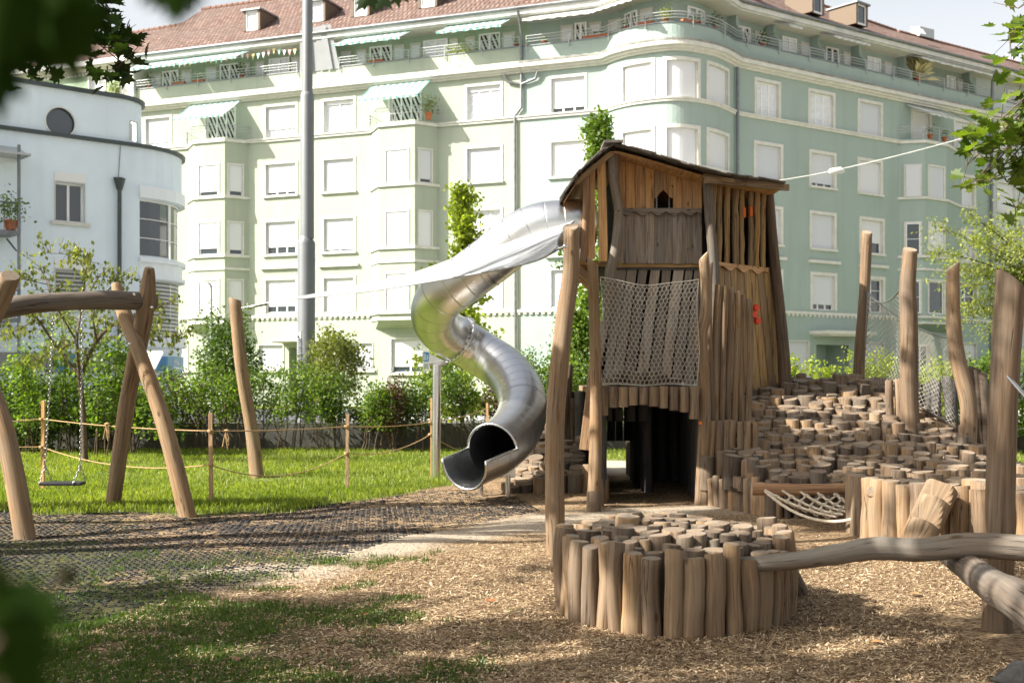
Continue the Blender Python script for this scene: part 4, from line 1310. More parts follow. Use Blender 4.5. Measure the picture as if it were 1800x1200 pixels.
# bunting string above the left terrace
def bunting():
    cols = [plain('bunting_' + n, c, .8) for n, c in (('rose', (.75, .40, .38)), ('yellow', (.75, .66, .3)), ('mint', (.4, .66, .55)), ('white', (.75, .75, .72)))]
    mb = MB(); 
    for k in range(26):
        px = 285 + k * 9.2
        u = PR.upx(px, .15); z = 19.32 - .18 * math.sin((k % 7) / 7 * math.pi)
        mb.face([PR.pos(u, .15, z), PR.pos(u + .22, .15, z), PR.pos(u + .11, .15, z - .32)], k % 4)
        mb.tube([PR.pos(u, .15, z), PR.pos(u + .3, .15, 19.32 - .18 * math.sin(((k + 1) % 7) / 7 * math.pi))], .006, 4, 3, 3)
    tag(mb.build('bunting', cols), 'string of small pastel pennants under the left terrace eave', 'bunting')
bunting()
# plants along the terrace
def terrace_plants():
    k = 0
    for px, kind, lab in ((200, 'big', 'tall clipped pale shrub in a pot beside the green far-left wall'), (262, 'dark', 'dark leafy potted plant at the left end of the lime terrace'),
                     (315, 'box', 'left terracotta flower trough under the double awning'), (349, 'box', 'right terracotta flower trough under the double awning'), (425, 'dark', 'green plant climbing the rail near the bunting'),
                     (662, 'box', 'red flower trough under the middle striped awning'), (800, 'pale', 'pale leafy bush behind the rail left of the last striped awning'), (822, 'pale', 'low pale bush beside the larger pale bush on the terrace'),
                     (908, 'pot', 'small pot at the lime terrace end by the drainpipe'),
                     (957, 'pot', 'small pink-leaved pot near the left of the mint terrace'), (1040, 'box', 'first terracotta trough before the curved rail'), (1056, 'box', 'second terracotta trough at the start of the curve'),
                     (1100, 'pot', 'leafy pot on the curved rail left part'), (1135, 'box', 'trough on the curved rail near its top'), (1170, 'dry', 'dry bushy grass pot on the curved rail'), (1210, 'boxp', 'pink box standing on the curved rail'),
                     (1228, 'pot', 'white blossoming pot on the curved rail'), (1256, 'dark', 'dark green pot near the right end of the curved rail'), (1340, 'dark', 'dark green clump behind the rail right of the bay'),
                     (1612, 'grass', 'tall pale ornamental grass on the right terrace')):
        v = -.30
        u = PR.upx(px, v)
        L = PR.pos(u, v, 17.99 if kind not in ('big',) else 17.5)
        al = (PR.pos(u + .4, v) - PR.pos(u - .4, v))
        k += 1
        g = 'potted plants along the attic terrace'
        if kind in ('box', 'boxp'): pot(L, .1, .2, 'leaf_mid', .14, 60, label=lab, seed=k, box=al, group=g)
        elif kind == 'big': pot(PR.pos(PR.upx(203, .3), .3, 17.4), .25, .3, 'leaf_olive', .55, 500, label=lab, seed=k, group=g)
        elif kind == 'dark': pot(L, .14, .22, 'leaf_mid', .38, 170, label=lab, seed=k, group=g)
        elif kind == 'pale': pot(L - Vector((0, 0, .5)), .16, .25, 'leaf_pale', .5, 260, label=lab, seed=k, group=g)
        elif kind == 'grass':
            t = pot(L, .2, .28, 'leaf_pale', .45, 60, label=lab, seed=k, group=g)
            rng = np.random.default_rng(4)
            n = 260
            scatter('grass_tuft', [(-.009, 0, 0), (.009, 0, 0), (.007, .15, .6), (0, .42, .8)], [(0, 1, 2, 3)], np.tile(np.array(L) + [0, 0, .28], (n, 1)) + rng.normal(0, .05, (n, 3)), rots(n, .45, rng), rng.uniform(.8, 1.5, n), M['straw'], rng.random(n), t)
        elif kind == 'dry': pot(L, .15, .22, 'leaf_pale', .34, 140, label=lab, seed=k, group=g)
        else: pot(L, .13, .2, 'leaf_fresh', .2, 70, label=lab, seed=k, group=g)
    for px, lab in ((1655 - 20, 'potted geranium on the small right-wing balcony'), (1660, 'climbing plant on the right end of the small right-wing balcony')):
        v = .75; pot(PR.pos(PR.upx(px, v), v, 14.6), .15, .3, 'leaf_mid', .28, 120, label=lab, seed=px, group='plants on the bay balconies')
    for px, lab in ((753, 'bushy plant at the right of the lime balcony under its awning'),):
        v = .6; pot(PR.pos(PR.upx(px, v), v, 14.6), .18, .35, 'leaf_olive', .5, 260, label=lab, seed=px, group='plants on the bay balconies')
terrace_plants()

# ---- white modern building at the left
def white_building():
    d = Vector((.766, .643)); n = Vector((.643, -.766))
    p0 = Vector((-14.8, 38))
    def pt(t): return p0 + d * t
    def arc(c0, R_, a1, k=9):
        C = c0 - n * R_
        out = []
        for i in range(1, k + 1):
            a = a1 * i / k
            v = n * math.cos(a) + d * math.sin(a)
            out.append(tuple(C + v * R_))
        return out
    e1 = pt(2.37)
    lo = [tuple(pt(-16)), tuple(e1)] + arc(e1, 2.45, 1.95)
    P = Path(lo + [tuple(Vector(lo[-1]) + Vector((-8, 6)))])
    e2 = pt(1.72)
    up = [tuple(pt(-16) - n * .02), tuple(e2 - n * .02)] + arc(e2 - n * .02, 1.15, 1.9)
    P2 = Path(up + [tuple(Vector(up[-1]) + Vector((-8, 6)))])
    b = thing('modern_building', (p0.x, p0.y, 0), 'white building with a rounded corner, round window and blue sign band at left', 'building')
    uc = P.upx(244)
    ops = [(P.upx(97), P.upx(148), 6.72, 8.02), (P.upx(97), P.upx(149), 3.85, 5.12)]
    b0, b1 = P.upx(245), P.U[2 + 8]
    ops += [(b0, b1, 5.75, 7.75), (b0, b1, 3.0, 4.95), (P.upx(262), b1, .4, 1.6)]
    mb = MB()
    wallgrid(mb, P, 0, P.U[-1], 1.75 - 0.0, 9.55, [o for o in ops if o[2] > 1.7], 0, .2, 0)
    slab(mb, P, 0, P.U[-2], 0, 6, 9.5)
    mb.build('wall', M['st_white'], b)
    g = MB(); wallgrid(g, P, 0, P.U[-1], -.2, 1.75, [ops[-1]], 0, .2, 0); g.build('ground_floor_wall', M['st_white'], b)
    g = MB(); pbox(g, P, 0, b0 - .1, .0, .03, 1.72, 2.36, 0); g.build('grey_band', M['st_grey'], b)
    # upper storey with the round window
    uw = P2.upx(106); zc, rw = 10.02, .5
    m2 = MB()
    N = 24
    ring = [(uw + rw * math.cos(2 * math.pi * k / N), zc + rw * math.sin(2 * math.pi * k / N)) for k in range(N)]
    sq = .8
    def onsq(a):
        c, s_ = math.cos(a), math.sin(a); m_ = max(abs(c), abs(s_))
        return (uw + sq * c / m_, zc + sq * s_ / m_)
    for k in range(N):
        k2 = (k + 1) % N
        a, c = ring[k], ring[k2]
        o1, o2 = onsq(2 * math.pi * k / N), onsq(2 * math.pi * (k + 1) / N)
        m2.face([P2.pos(a[0], 0, a[1]), P2.pos(o1[0], 0, o1[1]), P2.pos(o2[0], 0, o2[1]), P2.pos(c[0], 0, c[1])], 0)
        m2.face([P2.pos(a[0], 0, a[1]), P2.pos(c[0], 0, c[1]), P2.pos(c[0], -.2, c[1]), P2.pos(a[0], -.2, a[1])], 0)
    side = (P2.upx(229), P2.upx(240), 9.75, 10.4)
    wallgrid(m2, P2, 0, P2.U[-1], 9.0, 11.12, [(uw - sq, uw + sq, zc - sq, zc + sq), side], 0, .0, 0)
    slab(m2, P2, 0, P2.U[-2], 0, 5, 11.1)
    m2.build('upper_wall', M['st_white'], b)
    fr = MB()
    fr.tube([P2.pos(uw + rw * math.cos(2 * math.pi * k / N), .02, zc + rw * math.sin(2 * math.pi * k / N)) for k in range(N + 1)], .03, 6, 0, 0)
    ro = fr.build('round_window', M['white'], b)
    gl = MB(); gl.face([P2.pos(a[0], -.1, a[1]) for a in ring], 0); gl.build('pane', M['glass'], ro)
    window(b, P2, *side, blind=0, cols=1, sur=.03, sill=False)
    cp = MB()
    pbox(cp, P, 0, P.U[-1], -.4, .13, 9.52, 9.64, 0); pbox(cp, P2, 0, P2.U[-1], -.4, .13, 11.12, 11.25, 0)
    cp.build('roof_edge', M['zinc_dark'], b)
    window(b, P, *ops[0], blind=0, cols=2, sur=.03)
    for k, z0, z1 in ((0, 8.06, 8.36), (1, 5.16, 5.5)):
        bx = MB(); pbox(bx, P, ops[k][0] - .03, ops[k][1] + .03, 0, .05, z0, z1, 0); bx.build('blind_box', M['white'], b)
    window(b, P, *ops[1], blind=.95, cols=2, sur=.03, bmat='venetian')
    for o, bl in ((ops[2], 0), (ops[3], .97)):
        u_a, u_b = o[0], o[1]
        k = 3
        for i in range(k):
            window(b, P, u_a + (u_b - u_a) * i / k + .03, u_a + (u_b - u_a) * (i + 1) / k - .03, o[2], o[3], bl, 1, 3 if not bl else 1, sur=0, sill=False, bmat='venetian')
    window(b, P, *ops[4], blind=0, cols=3, sur=.03, pane='curtain')
    for z0, z1, v in ((7.78, 8.2, .12), (5.0, 5.72, .02), (4.98, 5.1, .12), (5.55, 5.7, .14), (2.6, 2.98, .14), (2.42, 2.55, .02)):
        bp = MB(); pbox(bp, P, uc, P.U[-2], 0, v, z0, z1, 0); bp.build('bay_band', M['white_wall'], b)
    # sign band
    u0, u1 = P.upx(249), P.U[2 + 7]
    sg = MB(); pbox(sg, P, u0, P.upx(292), .02, .07, 1.76, 2.28, 0); pbox(sg, P, P.upx(292), u1, .02, .072, 1.76, 2.28, 1)
    so = sg.build('sign_panel', [M['sign_blue'], M['sign_pale']], b)
    def text(s, u, z, size, v=.08):
        cu = bpy.data.curves.new('lettering', 'FONT'); cu.body = s; cu.size = size; cu.extrude = .004
        tmp = bpy.data.objects.new('tmp', cu); link(tmp)
        dg = bpy.context.evaluated_depsgraph_get()
        me = bpy.data.meshes.new_from_object(tmp.evaluated_get(dg))
        bpy.data.objects.remove(tmp)
        me.materials.clear(); me.materials.append(M['white'])
        for vv in me.vertices:
            q = P.pos(u + vv.co.x, v + vv.co.z, z + vv.co.y) - ORG[so.name]
            vv.co = q
        o = link(bpy.data.objects.new('lettering', me)); o.parent = so; ORG[o.name] = ORG[so.name]
    text('Mes', P.upx(302), 1.98, .27)
    t2 = MB(); pbox(t2, P, P.upx(302), u1 - .1, .075, .08, 1.84, 1.90, 0); t2.build('small_print_line', M['white'], so)
    s2 = MB(); pbox(s2, P, P.upx(97), P.upx(144), .032, .08, 1.74, 2.32, 0); s2.build('sign_panel', M['sign_blue'], b)
    # rain hopper and downpipe
    dp = MB(); u = P.upx(207)
    c = P.pos(u, .14)
    dp.tube([P.pos(u, .14, .1), P.pos(u, .14, 7.95)], .075, 8, 0, 0)
    dp.tube([P.pos(u, .14, 7.95), P.pos(u, .14, 8.3), P.pos(u, .14, 8.36)], [.1, .2, .22], 4, 0, 0, ref=(.643, -.766, 0))
    dp.tube([P.pos(u, .05, 8.36), P.pos(u + .08, .03, 9.5)], .012, 5, 0, 0)
    dp.build('downpipe', M['zinc_dark'], b)
    # steel balcony stack at the picture's left edge
    st = MB()
    for px in (14, -60):
        st.tube([P.pos(P.upx(px), 1.0, .1), P.pos(P.upx(px), 1.0, 8.9)], .055, 8, 0, 0)
    ua, ub = P.upx(-60), P.upx(16)
    for z in (6.05, 3.3):
        pbox(st, P, ua, ub, 0, 1.05, z, z + .12, 0)
        for k in range(9):
            u = ua + (ub - ua) * k / 8
            st.tube([P.pos(u, 1.03, z + .12), P.pos(u, 1.03, z + 1.0)], .013, 5, 0, 0)
        st.tube([P.pos(ua, 1.03, z + 1.0), P.pos(ub, 1.03, z + 1.0)], .03, 6, 0, 0)
        st.tube([P.pos(ub - .1, .95, z - .5), P.pos(ub - .1, .1, z - .05)], .03, 6, 0, 0)
    pbox(st, P, ua, ub + .25, 0, 1.25, 8.55, 8.62, 1, z0b=9.0)
    st.build('steel_balcony', [M['zinc'], M['rail']], b)
    pot(P.pos(P.upx(4), .8, 6.2), .22, .32, 'leaf_fresh', .5, 300, label='leafy plant in terracotta pot on the steel balcony at the left edge', seed=5)
M['zinc_dark'] = plain('dark_zinc_edge', (.07, .085, .085), .5, .4, .3)
M['white_wall'] = plain('white_band', (.78, .82, .84), .7)
M['sign_blue'] = plain('blue_sign', (.06, .22, .42), .4)
M['sign_pale'] = plain('pale_blue_sign', (.22, .38, .50), .4)
white_building()

# ================================================================ playground
def rr(a, b): return random.uniform(a, b)
def logshape(n, seg, amt=.06):
    ph = [rr(0, 6.28) for _ in range(4)]
    return [[1 + amt * (math.sin(6.283 * k / seg * 2 + ph[0] + i * .25) + .6 * math.sin(6.283 * k / seg * 3 + ph[1] - i * .4)) for k in range(seg)] for i in range(n)]
def log(mb, p, q, r0, r1=None, seg=12, n=7, wob=.012, tilt=None, cham=.008, m=0, mc=1, r=None, lump=.05, ref=(0, 1, 0)):
    """a debarked trunk: gently crooked, uneven girth, cut ends"""
    p, q = Vector(p), Vector(q)
    r1 = r0 if r1 is None else r1
    d = (q - p).normalized()
    s1 = d.orthogonal().normalized(); s2 = d.cross(s1)
    a1, a2, f1, f2 = rr(0, 6.28), rr(0, 6.28), rr(2.2, 4), rr(2.2, 4)
    pts, rad = [], []
    for i in range(n):
        t = i / (n - 1)
        env = math.sin(math.pi * min(1, t * 1.0)) * .7 + .3
        o = s1 * (math.sin(a1 + t * f1) - math.sin(a1)) * wob * env + s2 * (math.sin(a2 + t * f2) - math.sin(a2)) * wob * env
        pts.append(p.lerp(q, t) + o)
        rad.append((r0 + (r1 - r0) * t) * (1 + rr(-lump, lump)))
    mb.tube(pts, rad, seg, m, mc, tilt=tilt, cham=cham, shape=logshape(n, seg), r=random.random() if r is None else r, ref=ref)
def logpath(mb, pts, rads, seg=14, m=0, mc=1, tilt=None, n=5, cham=.01, ref=(0, 1, 0)):
    P = catmull(pts, n)
    rs = np.interp(np.linspace(0, 1, len(P)), np.linspace(0, 1, len(rads)), rads)
    rs = [x * (1 + rr(-.025, .025)) for x in rs]
    mb.tube(P, rs, seg, m, mc, tilt=tilt, cham=cham, shape=logshape(len(P), seg, .035), r=random.random(), ref=ref)
LOGM = [M['log'], M['end']]
def bolt(parent, p, n, r=.022):
    mb = MB(); n = Vector(n).normalized()
    mb.tube([Vector(p), Vector(p) + n * .012, Vector(p) + n * .02], [r, r, r * .5], 8, 0, 0)
    mb.build('bolt', M['steel_plain'], parent)
def stump(mb, x, y, z, r, depth=.4, seg=11, m=0, mc=1, lean=.06, face=.03):
    tl = (rr(-.1, .1), face + rr(-.08, .08), 0)
    sh = logshape(2, seg, .075)
    mb.tube([(x + rr(-lean, lean) * depth, y + rr(-lean, lean) * depth, z - depth), (x, y, z)], [r * rr(.98, 1.05), r], seg, m, mc, caps=(False, True), tilt=tl, shape=sh, cham=.007, r=random.random())

# ---- round log platform in the foreground
def round_platform():
    c = Vector((1.10, 7.80, 0)); ax, ay = .73, .80
    t = thing('log_platform', c, 'round platform of upright debarked logs in the foreground', 'log platform')
    random.seed(21)
    k = 0; a = 0
    while a < 2 * math.pi - .09:
        r = rr(.050, .070)
        x, y = c.x + ax * math.cos(a), c.y + ay * math.sin(a)
        h = .50 + rr(-.05, .06) + (.02 if y < c.y else .05)
        if x > c.x + .30 and y < c.y - .15 and x < c.x + .62: h = .46 + rr(-.02, .04)
        mb = MB()
        log(mb, (x + math.cos(a) * rr(0, .03), y + math.sin(a) * rr(0, .03), -.08), (x, y, h), r * 1.04, r, 14, 9, .012, (rr(-.1, .1), rr(-.15, .15), 0), lump=.04)
        mb.build('log', LOGM, t)
        a += (r * 2.02) / math.hypot(ax * math.sin(a), ay * math.cos(a))
        k += 1
    # inner stumps packed by dart throwing
    pts = []
    tries = 0
    while tries < 30000 and len(pts) < 92:
        tries += 1
        r = rr(.055, .09) if tries < 3000 else rr(.035, .06)
        a, q = rr(0, 6.283), math.sqrt(random.random())
        x, y = c.x + (ax - .10) * q * math.cos(a), c.y + (ay - .10) * q * math.sin(a)
        if all((x - u) ** 2 + (y - v) ** 2 > ((r + w) * .90) ** 2 for u, v, w in pts): pts.append((x, y, r))
    for x, y, r in pts:
        mb = MB()
        q = 1 - ((x - c.x) / ax) ** 2 - ((y - c.y) / ay) ** 2
        stump(mb, x, y, .46 + .17 * min(q, .7) + .03 * (y - c.y) + rr(-.02, .035), r)
        mb.build('stump', [M['log_dark'], M['end_dark']] if random.random() < .75 else LOGM, t)
    mb = MB(); log(mb, gp(1409, 1043) - Vector((0, 0, .05)), at(1378, 985, 8.1), .07, .06, 12, 4, .0); mb.build('brace_log', [M['log_dark'], M['end_dark']], t)
    mb = MB()
    mb.tube([(c.x, c.y, 0), (c.x, c.y, .42)], [.64, .64], 24, 0, 0)
    mb.build('soil_fill', M['dark'], t)
round_platform()

# ---- wavy balancing beam and the log that props it
def beam():
    t = thing('balance_beam', (1.5, 7.1, 0), 'long wavy grey-brown log beam leaving the round platform to the right', 'balance beam')
    mb = MB()
    P = [at(1286, 993, 7.15), at(1340, 989, 7.12), at(1400, 985, 7.08), at(1470, 974, 7.05), at(1540, 963, 6.98), at(1620, 966, 6.9), at(1700, 958, 6.82), at(1790, 962, 6.75), at(1900, 972, 6.65), at(2100, 985, 6.5)]
    logpath(mb, P, [.046, .052, .058, .066, .070, .070, .076, .080, .08, .08], 16, ref=(0, 0, 1))
    mb.build('beam', [M['log_grey'], M['end']], t)
    t2 = thing('prop_log', gp(1750, 1180), 'thick pale log sloping down to the right from under the wavy beam', 'log')
    mb = MB()
    logpath(mb, [at(1655, 962, 7.4), at(1702, 996, 6.85), at(1752, 1034, 6.25), at(1800, 1062, 5.75), at(1960, 1190, 4.9)], [.07, .085, .10, .105, .11], 16, ref=(0, 0, 1))
    mb.build('log', [M['log_grey'], M['end']], t2)
beam()

# ---- tall single posts
def post(name, foot, top, r0, r1, label, tilt=None, mid=None, mat='log', seg=18, group=None):
    foot, top = Vector(foot), Vector(top)
    t = thing(name, foot, label, 'wooden post', group)
    mb = MB()
    P = [foot - Vector((0, 0, .1))] + ([Vector(m_) for m_ in mid] if mid else []) + [top]
    logpath(mb, P, np.linspace(r0, r1, max(len(P), 2)), seg, tilt=tilt, n=6)
    mb.build('trunk', [M[mat], M['end']], t)
    return t
def posts():
    t = post('wooden_post', gp(977, 973), at(1004, 398, 10.3), .088, .074, 'tall leaning log post in front of the tower, holding the sail corner', (0, .5, 0), [at(975, 760, 10.27), at(990, 580, 10.28), at(1003, 480, 10.3)])
    bolt(t, at(993, 433, 10.2), (0, -1, .1))
    post('wooden_post', gp(453, 841), at(413, 525, 17.7), .115, .09, 'curved log post on the lawn left of the slide, holding the sail cable', (-.4, 0, 0), [at(443, 760, 17.75), at(425, 650, 17.7)])
    post('wooden_post', gp(1752, 1106), at(1777, 492, 7.2), .095, .088, 'thick log post with a slanted top at the far right of the picture', (-.75, .0, 0), [at(1757, 900, 7.15), at(1764, 700, 7.18)], 'log')
    post('wooden_post', at(1513, 700, 18.2), at(1524, 408, 18.3), .10, .082, 'slim log post behind the stump hill, leftmost of the net posts', (0, .5, 0), [at(1510, 640, 18.25), at(1519, 520, 18.3)])
    post('wooden_post', at(1606, 790, 15.1), at(1600, 438, 15.2), .125, .10, 'thickest net post, with a shoulder, rising from the stump hill', (0, .4, 0), [at(1598, 700, 15.15), at(1598, 560, 15.2), at(1595, 510, 15.2)])
    post('wooden_post', at(1697, 830, 14.7), at(1675, 468, 14.8), .11, .085, 'dark weathered net post bent at mid height, right of the stump hill', (.8, 0, 0), [at(1703, 720, 14.75), at(1683, 630, 14.78), at(1676, 560, 14.8)])
    # stay wire with turnbuckle through the right-hand post
    mb = MB(); mb.tube([at(1772, 662, 7.05), at(1800, 694, 6.8), at(1850, 745, 6.4)], .011, 8, 0, 0)
    tag(mb.build('steel_rod', M['steel_plain']), 'thin steel rod running right from the post at the far right', 'rod')
posts()

# ---- ring platform at the right with a notched climbing log
def ring_platform():
    c = Vector((5.0, 11.35, 0)); R_ = 1.52
    t = thing('log_platform', c, 'wide ring of thick pale logs at right with the notched log leaning on it', 'log platform')
    random.seed(5)
    a = math.radians(140)
    while a < math.radians(300):
        r = rr(.075, .105)
        x, y = c.x + R_ * math.cos(a), c.y + R_ * math.sin(a)
        mb = MB(); h = .60 + rr(-.02, .02)
        log(mb, (x, y, -.1), (x, y, h), r * 1.05, r * .97, 14, 6, .012, (rr(-.05, .05), rr(-.05, .05), 0))
        mb.build('log', LOGM, t)
        a += (r * 2.0) / R_
    pts = []; tries = 0
    while tries < 3000 and len(pts) < 60:
        tries += 1; r = rr(.07, .13); q = math.sqrt(random.random()); a = rr(0, 6.283)
        x, y = c.x + (R_ - .2) * q * math.cos(a), c.y + (R_ - .2) * q * math.sin(a)
        if all((x - u) ** 2 + (y - v) ** 2 > ((r + w) * .97) ** 2 for u, v, w in pts) and x < .46 * y + .3: pts.append((x, y, r))
    for x, y, r in pts:
        mb = MB(); stump(mb, x, y, .57 + rr(-.03, .07), r); mb.build('stump', LOGM, t)
    mb = MB(); mb.tube([(c.x, c.y, 0), (c.x, c.y, .52)], [R_ - .1] * 2, 24, 0, 0); mb.build('soil_fill', M['dark'], t)
    # notched climbing log
    n = thing('notched_log', gp(1590, 986), 'notched climbing log with three cut steps leaning on the ring platform', 'climbing log')
    a_, b_ = gp(1590, 986) + Vector((0, 0, -.05)), at(1655, 858, 10.15)
    mb = MB()
    d = b_ - a_; L = d.length; u = d.normalized()
    up = Vector((-.35, -1, .7)); up = (up - u * up.dot(u)).normalized(); sd = u.cross(up)
    K = 60; seg = 36; rad = .145
    P, shp = [], []
    for i in range(K + 1):
        s_ = i / K
        P.append(a_ + d * s_)
        ph = (s_ * 3.4 + .25) % 1.0
        cut = .36 + .64 * ph    # each notch: an abrupt tread, then a long face back out to the bark line
        row = []
        for k in range(seg):
            a0 = 2 * math.pi * k / seg
            h = math.cos(a0)                            # component along 'up'
            lim = cut + .02
            row.append(min(1.0, lim / h) if h > 0 and h > lim else 1.0)
        shp.append(row)
    mb.tube(P, [rad] * (K + 1), seg, 0, 1, shape=shp, r=.3, ref=up, sm=False)
    mb.build('trunk', [M['log'], M['end']], n)
ring_platform()

# ---- the stump hill
HILL = [(2.36, 14.15), (2.62, 13.75), (2.80, 13.3), (2.95, 12.80), (6.1, 12.62), (6.0, 14.2), (5.9, 16.0), (6.0, 18.3), (3.2, 18.4), (3.02, 15.0), (2.98, 14.3)]
def hill_z(x, y):
    w_ = .06 * math.sin(x * 2.3) + .05 * math.sin(x * 5.1 + 1)
    z = .35 + (y - 13.0 + w_) * .262
    z = .30 + round((z - .30) / .14) * .14 * .4 + (z - .30) * .6
    if y < 13.0: z = .36
    if x < 3.1 and y < 14.6: z = min(z + .10, .42 + (x - 2.3) * .55 + (y - 13.4) * .15)
    return min(z, 1.54)
def stump_hill():
    c = Vector((4.3, 15.2, 0))
    t = thing('stump_hill', c, 'large terraced hill of sawn log stumps right of the tower', 'stump hill')
    random.seed(11)
    pts = []
    # loose terraces: rows across the slope, a little irregular
    y = 12.72
    while y < 18.3:
        x = 2.3 + rr(0, .1)
        while x < 6.15:
            r = random.choice((rr(.06, .08), rr(.075, .10), rr(.09, .12)))
            x += r * rr(1.0, 1.12)
            yy = y + rr(-.05, .05)
            if in_poly(np.array(x), np.array(yy), HILL): pts.append((x, yy, r, rr(-.022, .03) + (rr(.05, .1) if random.random() < .10 else 0)))
            x += r
        y += rr(.16, .19)
    def vis(p): return -p[2] / p[1]
    pts.sort(key=vis)
    big, rest = pts[:96], pts[96:]
    mats = ([M['log'], M['end_dark']], [M['log_dark'], M['end_dark']], [M['log'], M['end']])
    for (x, y, r, dz) in big:
        mb = MB(); stump(mb, x, y, hill_z(x, y) + dz, r, .42, 12, face=.15)
        mb.build('stump', mats[random.choice((0, 0, 1, 1, 2))], t)
    mb = MB()
    for (x, y, r, dz) in rest:
        k = random.choice((0, 0, 1))
        stump(mb, x, y, hill_z(x, y) + dz, r, .42, 10, 2 * k, 2 * k + 1, face=.15)
    tag(mb.build('stumps', [M['log'], M['end_dark'], M['log_dark'], M['end']], t), kind='stuff')
    # dark earth body under the stumps
    mb = MB()
    xs, ys = np.linspace(2.3, 6.15, 14), np.linspace(12.7, 18.4, 18)
    for i in range(13):
        for j in range(17):
            cx, cy = (xs[i] + xs[i + 1]) / 2, (ys[j] + ys[j + 1]) / 2
            if in_poly(np.array(cx), np.array(cy), HILL):
                mb.face([(a, b_, hill_z(a, b_) - .32) for a, b_ in ((xs[i], ys[j]), (xs[i + 1], ys[j]), (xs[i + 1], ys[j + 1]), (xs[i], ys[j + 1]))], 0)
    mb.build('earth_core', M['dark'], t)
    # retaining logs along the foot
    foot = [(2.36, 14.12), (2.62, 13.72), (2.78, 13.3), (2.92, 12.78), (6.0, 12.58)]
    L = 0
    for (x0, y0), (x1, y1) in zip(foot[:-1], foot[1:]):
        d = math.hypot(x1 - x0, y1 - y0); s_ = 0
        while s_ < d - .04:
            r = rr(.05, .075)
            f = (s_ + r) / d
            x, y = x0 + (x1 - x0) * f, y0 + (y1 - y0) * f
            h = .34 + rr(-.03, .03) if x > 2.95 else .33 + (x - 2.3) * .12 + rr(-.02, .04)
            mb = MB()
            log(mb, (x, y - .02, -.08), (x + rr(-.01, .01), y, h), r * 1.03, r, 10, 4, .006, (rr(-.1, .1), rr(-.1, .1), 0))
            mb.build('retaining_log', LOGM if random.random() < .6 else [M['log_dark'], M['end_dark']], t)
            s_ += 2 * r
    mb = MB(); log(mb, (2.84, 13.32, -.08), (2.83, 13.36, .46), .075, .07, 12, 5, .01); mb.build('retaining_log', LOGM, t)
    # taller planks closing the crest beside the thick net post
    for px, w, pt, pb in ((1563, .055, 668, 720), (1578, .06, 666, 738), (1592, .065, 664, 752)):
        mb = MB(); Y = 15.6
        log(mb, at(px + 3, pb + 40, Y), at(px, pt, Y), w, w * .95, 10, 4, .008); mb.build('crest_log', LOGM, t)
    # right-hand fence of leaning charcoal slabs
    for i, (pxb, pxt, yt, yb, Y, lt) in enumerate(((1616, 1614, 672, 765, 16.2, 0), (1638, 1631, 672, 775, 16.1, 0), (1658, 1648, 668, 782, 16.0, 0), (1680, 1662, 662, 792, 15.9, 0), (1690, 1676, 668, 795, 15.9, 0),
                                       (1714, 1697, 650, 800, 15.6, 0), (1724, 1708, 645, 805, 15.5, 0), (1736, 1718, 648, 808, 15.4, 0), (1748, 1728, 655, 812, 15.3, 0))):
        mb = MB()
        w = .075 if i < 5 else .06
        log(mb, at(pxb, yb + 90, Y), at(pxt, yt, Y), w, w * .9, 10, 5, .02, (rr(-.5, .5), 0, 0), lump=.08)
        mb.build('fence_log', [M['greydark'] if i < 5 else M['log_dark'], M['end_dark']], t)
    for px, yt in ((1632, 745), (1650, 742), (1668, 742)):
        mb = MB(); log(mb, at(px - 4, 830, 15.2), at(px + 3, yt, 15.3), .07, .065, 10, 4, .01); mb.build('fence_log', [M['slat'], M['end_dark']], t)
stump_hill()

def netgrid(mb, f, nu, nv, r=.006, hexa=True, sides=3, m=0):
    """net strands over a surface f(u, v) -> point, u and v in 0..1; hexagonal meshes"""
    pt = {}
    def P(i, j): return f(min(max(i / nu, 0), 1), min(max(j / nv, 0), 1))
    if hexa:
        for j in range(nv + 1):
            for i in range(nu + 1):
                o = .5 if j % 2 else 0
                a = f(min(max((i + o - .0) / nu, 0), 1), j / nv); b = f(min(max((i + o) / nu, 0), 1), min((j + .45) / nv, 1))
                if i + o > nu: continue
                mb.tube([a, b], r, sides, m, m, caps=(False, False))
                if j < nv:
                    for s_ in (-.5, .5):
                        x = i + o + s_
                        if 0 <= x <= nu: mb.tube([b, f(x / nu, (j + 1) / nv)], r, sides, m, m, caps=(False, False))
    else:
        for j in range(nv):
            for i in range(nu + 1):
                for s_ in (-1, 1):
                    if 0 <= i + s_ <= nu and (i + j) % 2 == 0: mb.tube([P(i, j), P(i + s_, j + 1)], r, sides, m, m, caps=(False, False))

def side_net():
    t = thing('climbing_net', at(1560, 690, 17), 'fine diamond net slung between the three log posts behind the stump hill', 'net')
    A0, A1 = at(1524, 512, 18.2), at(1516, 690, 18.2)
    B0, B1 = at(1590, 497, 15.3), at(1600, 700, 15.4)
    C0, C1 = at(1668, 594, 14.9), at(1680, 752, 14.9)
    def quad(a0, a1, b0, b1, sag):
        def f(u, v):
            p, q = a0.lerp(b0, u), a1.lerp(b1, u)
            s_ = 4 * u * (1 - u)
            p = p + Vector((0, 0, -sag * s_)); q = q + Vector((0, 0, .12 * s_))
            return p.lerp(q, v) + Vector((.1, -.15, 0)) * s_ * math.sin(math.pi * v)
        return f
    for (a0, a1, b0, b1, sag, nu) in ((A0, A1, C0, C1, .12, 44), (A0, A1, B0, B1, .22, 30)):
        mb = MB(); f = quad(a0, a1, b0, b1, sag)
        netgrid(mb, f, nu, 34, .003, False)
        o = mb.build('mesh', M['net'], t)
        rp = MB(); rp.tube([f(k / 12, 0) for k in range(13)], .013, 6, 0, 0); rp.tube([f(0, k / 6) for k in range(7)], .011, 6, 0, 0); rp.tube([f(k / 12, 1) for k in range(13)], .010, 6, 0, 0)
        rp.build('border_rope', M['chain'], o)
side_net()

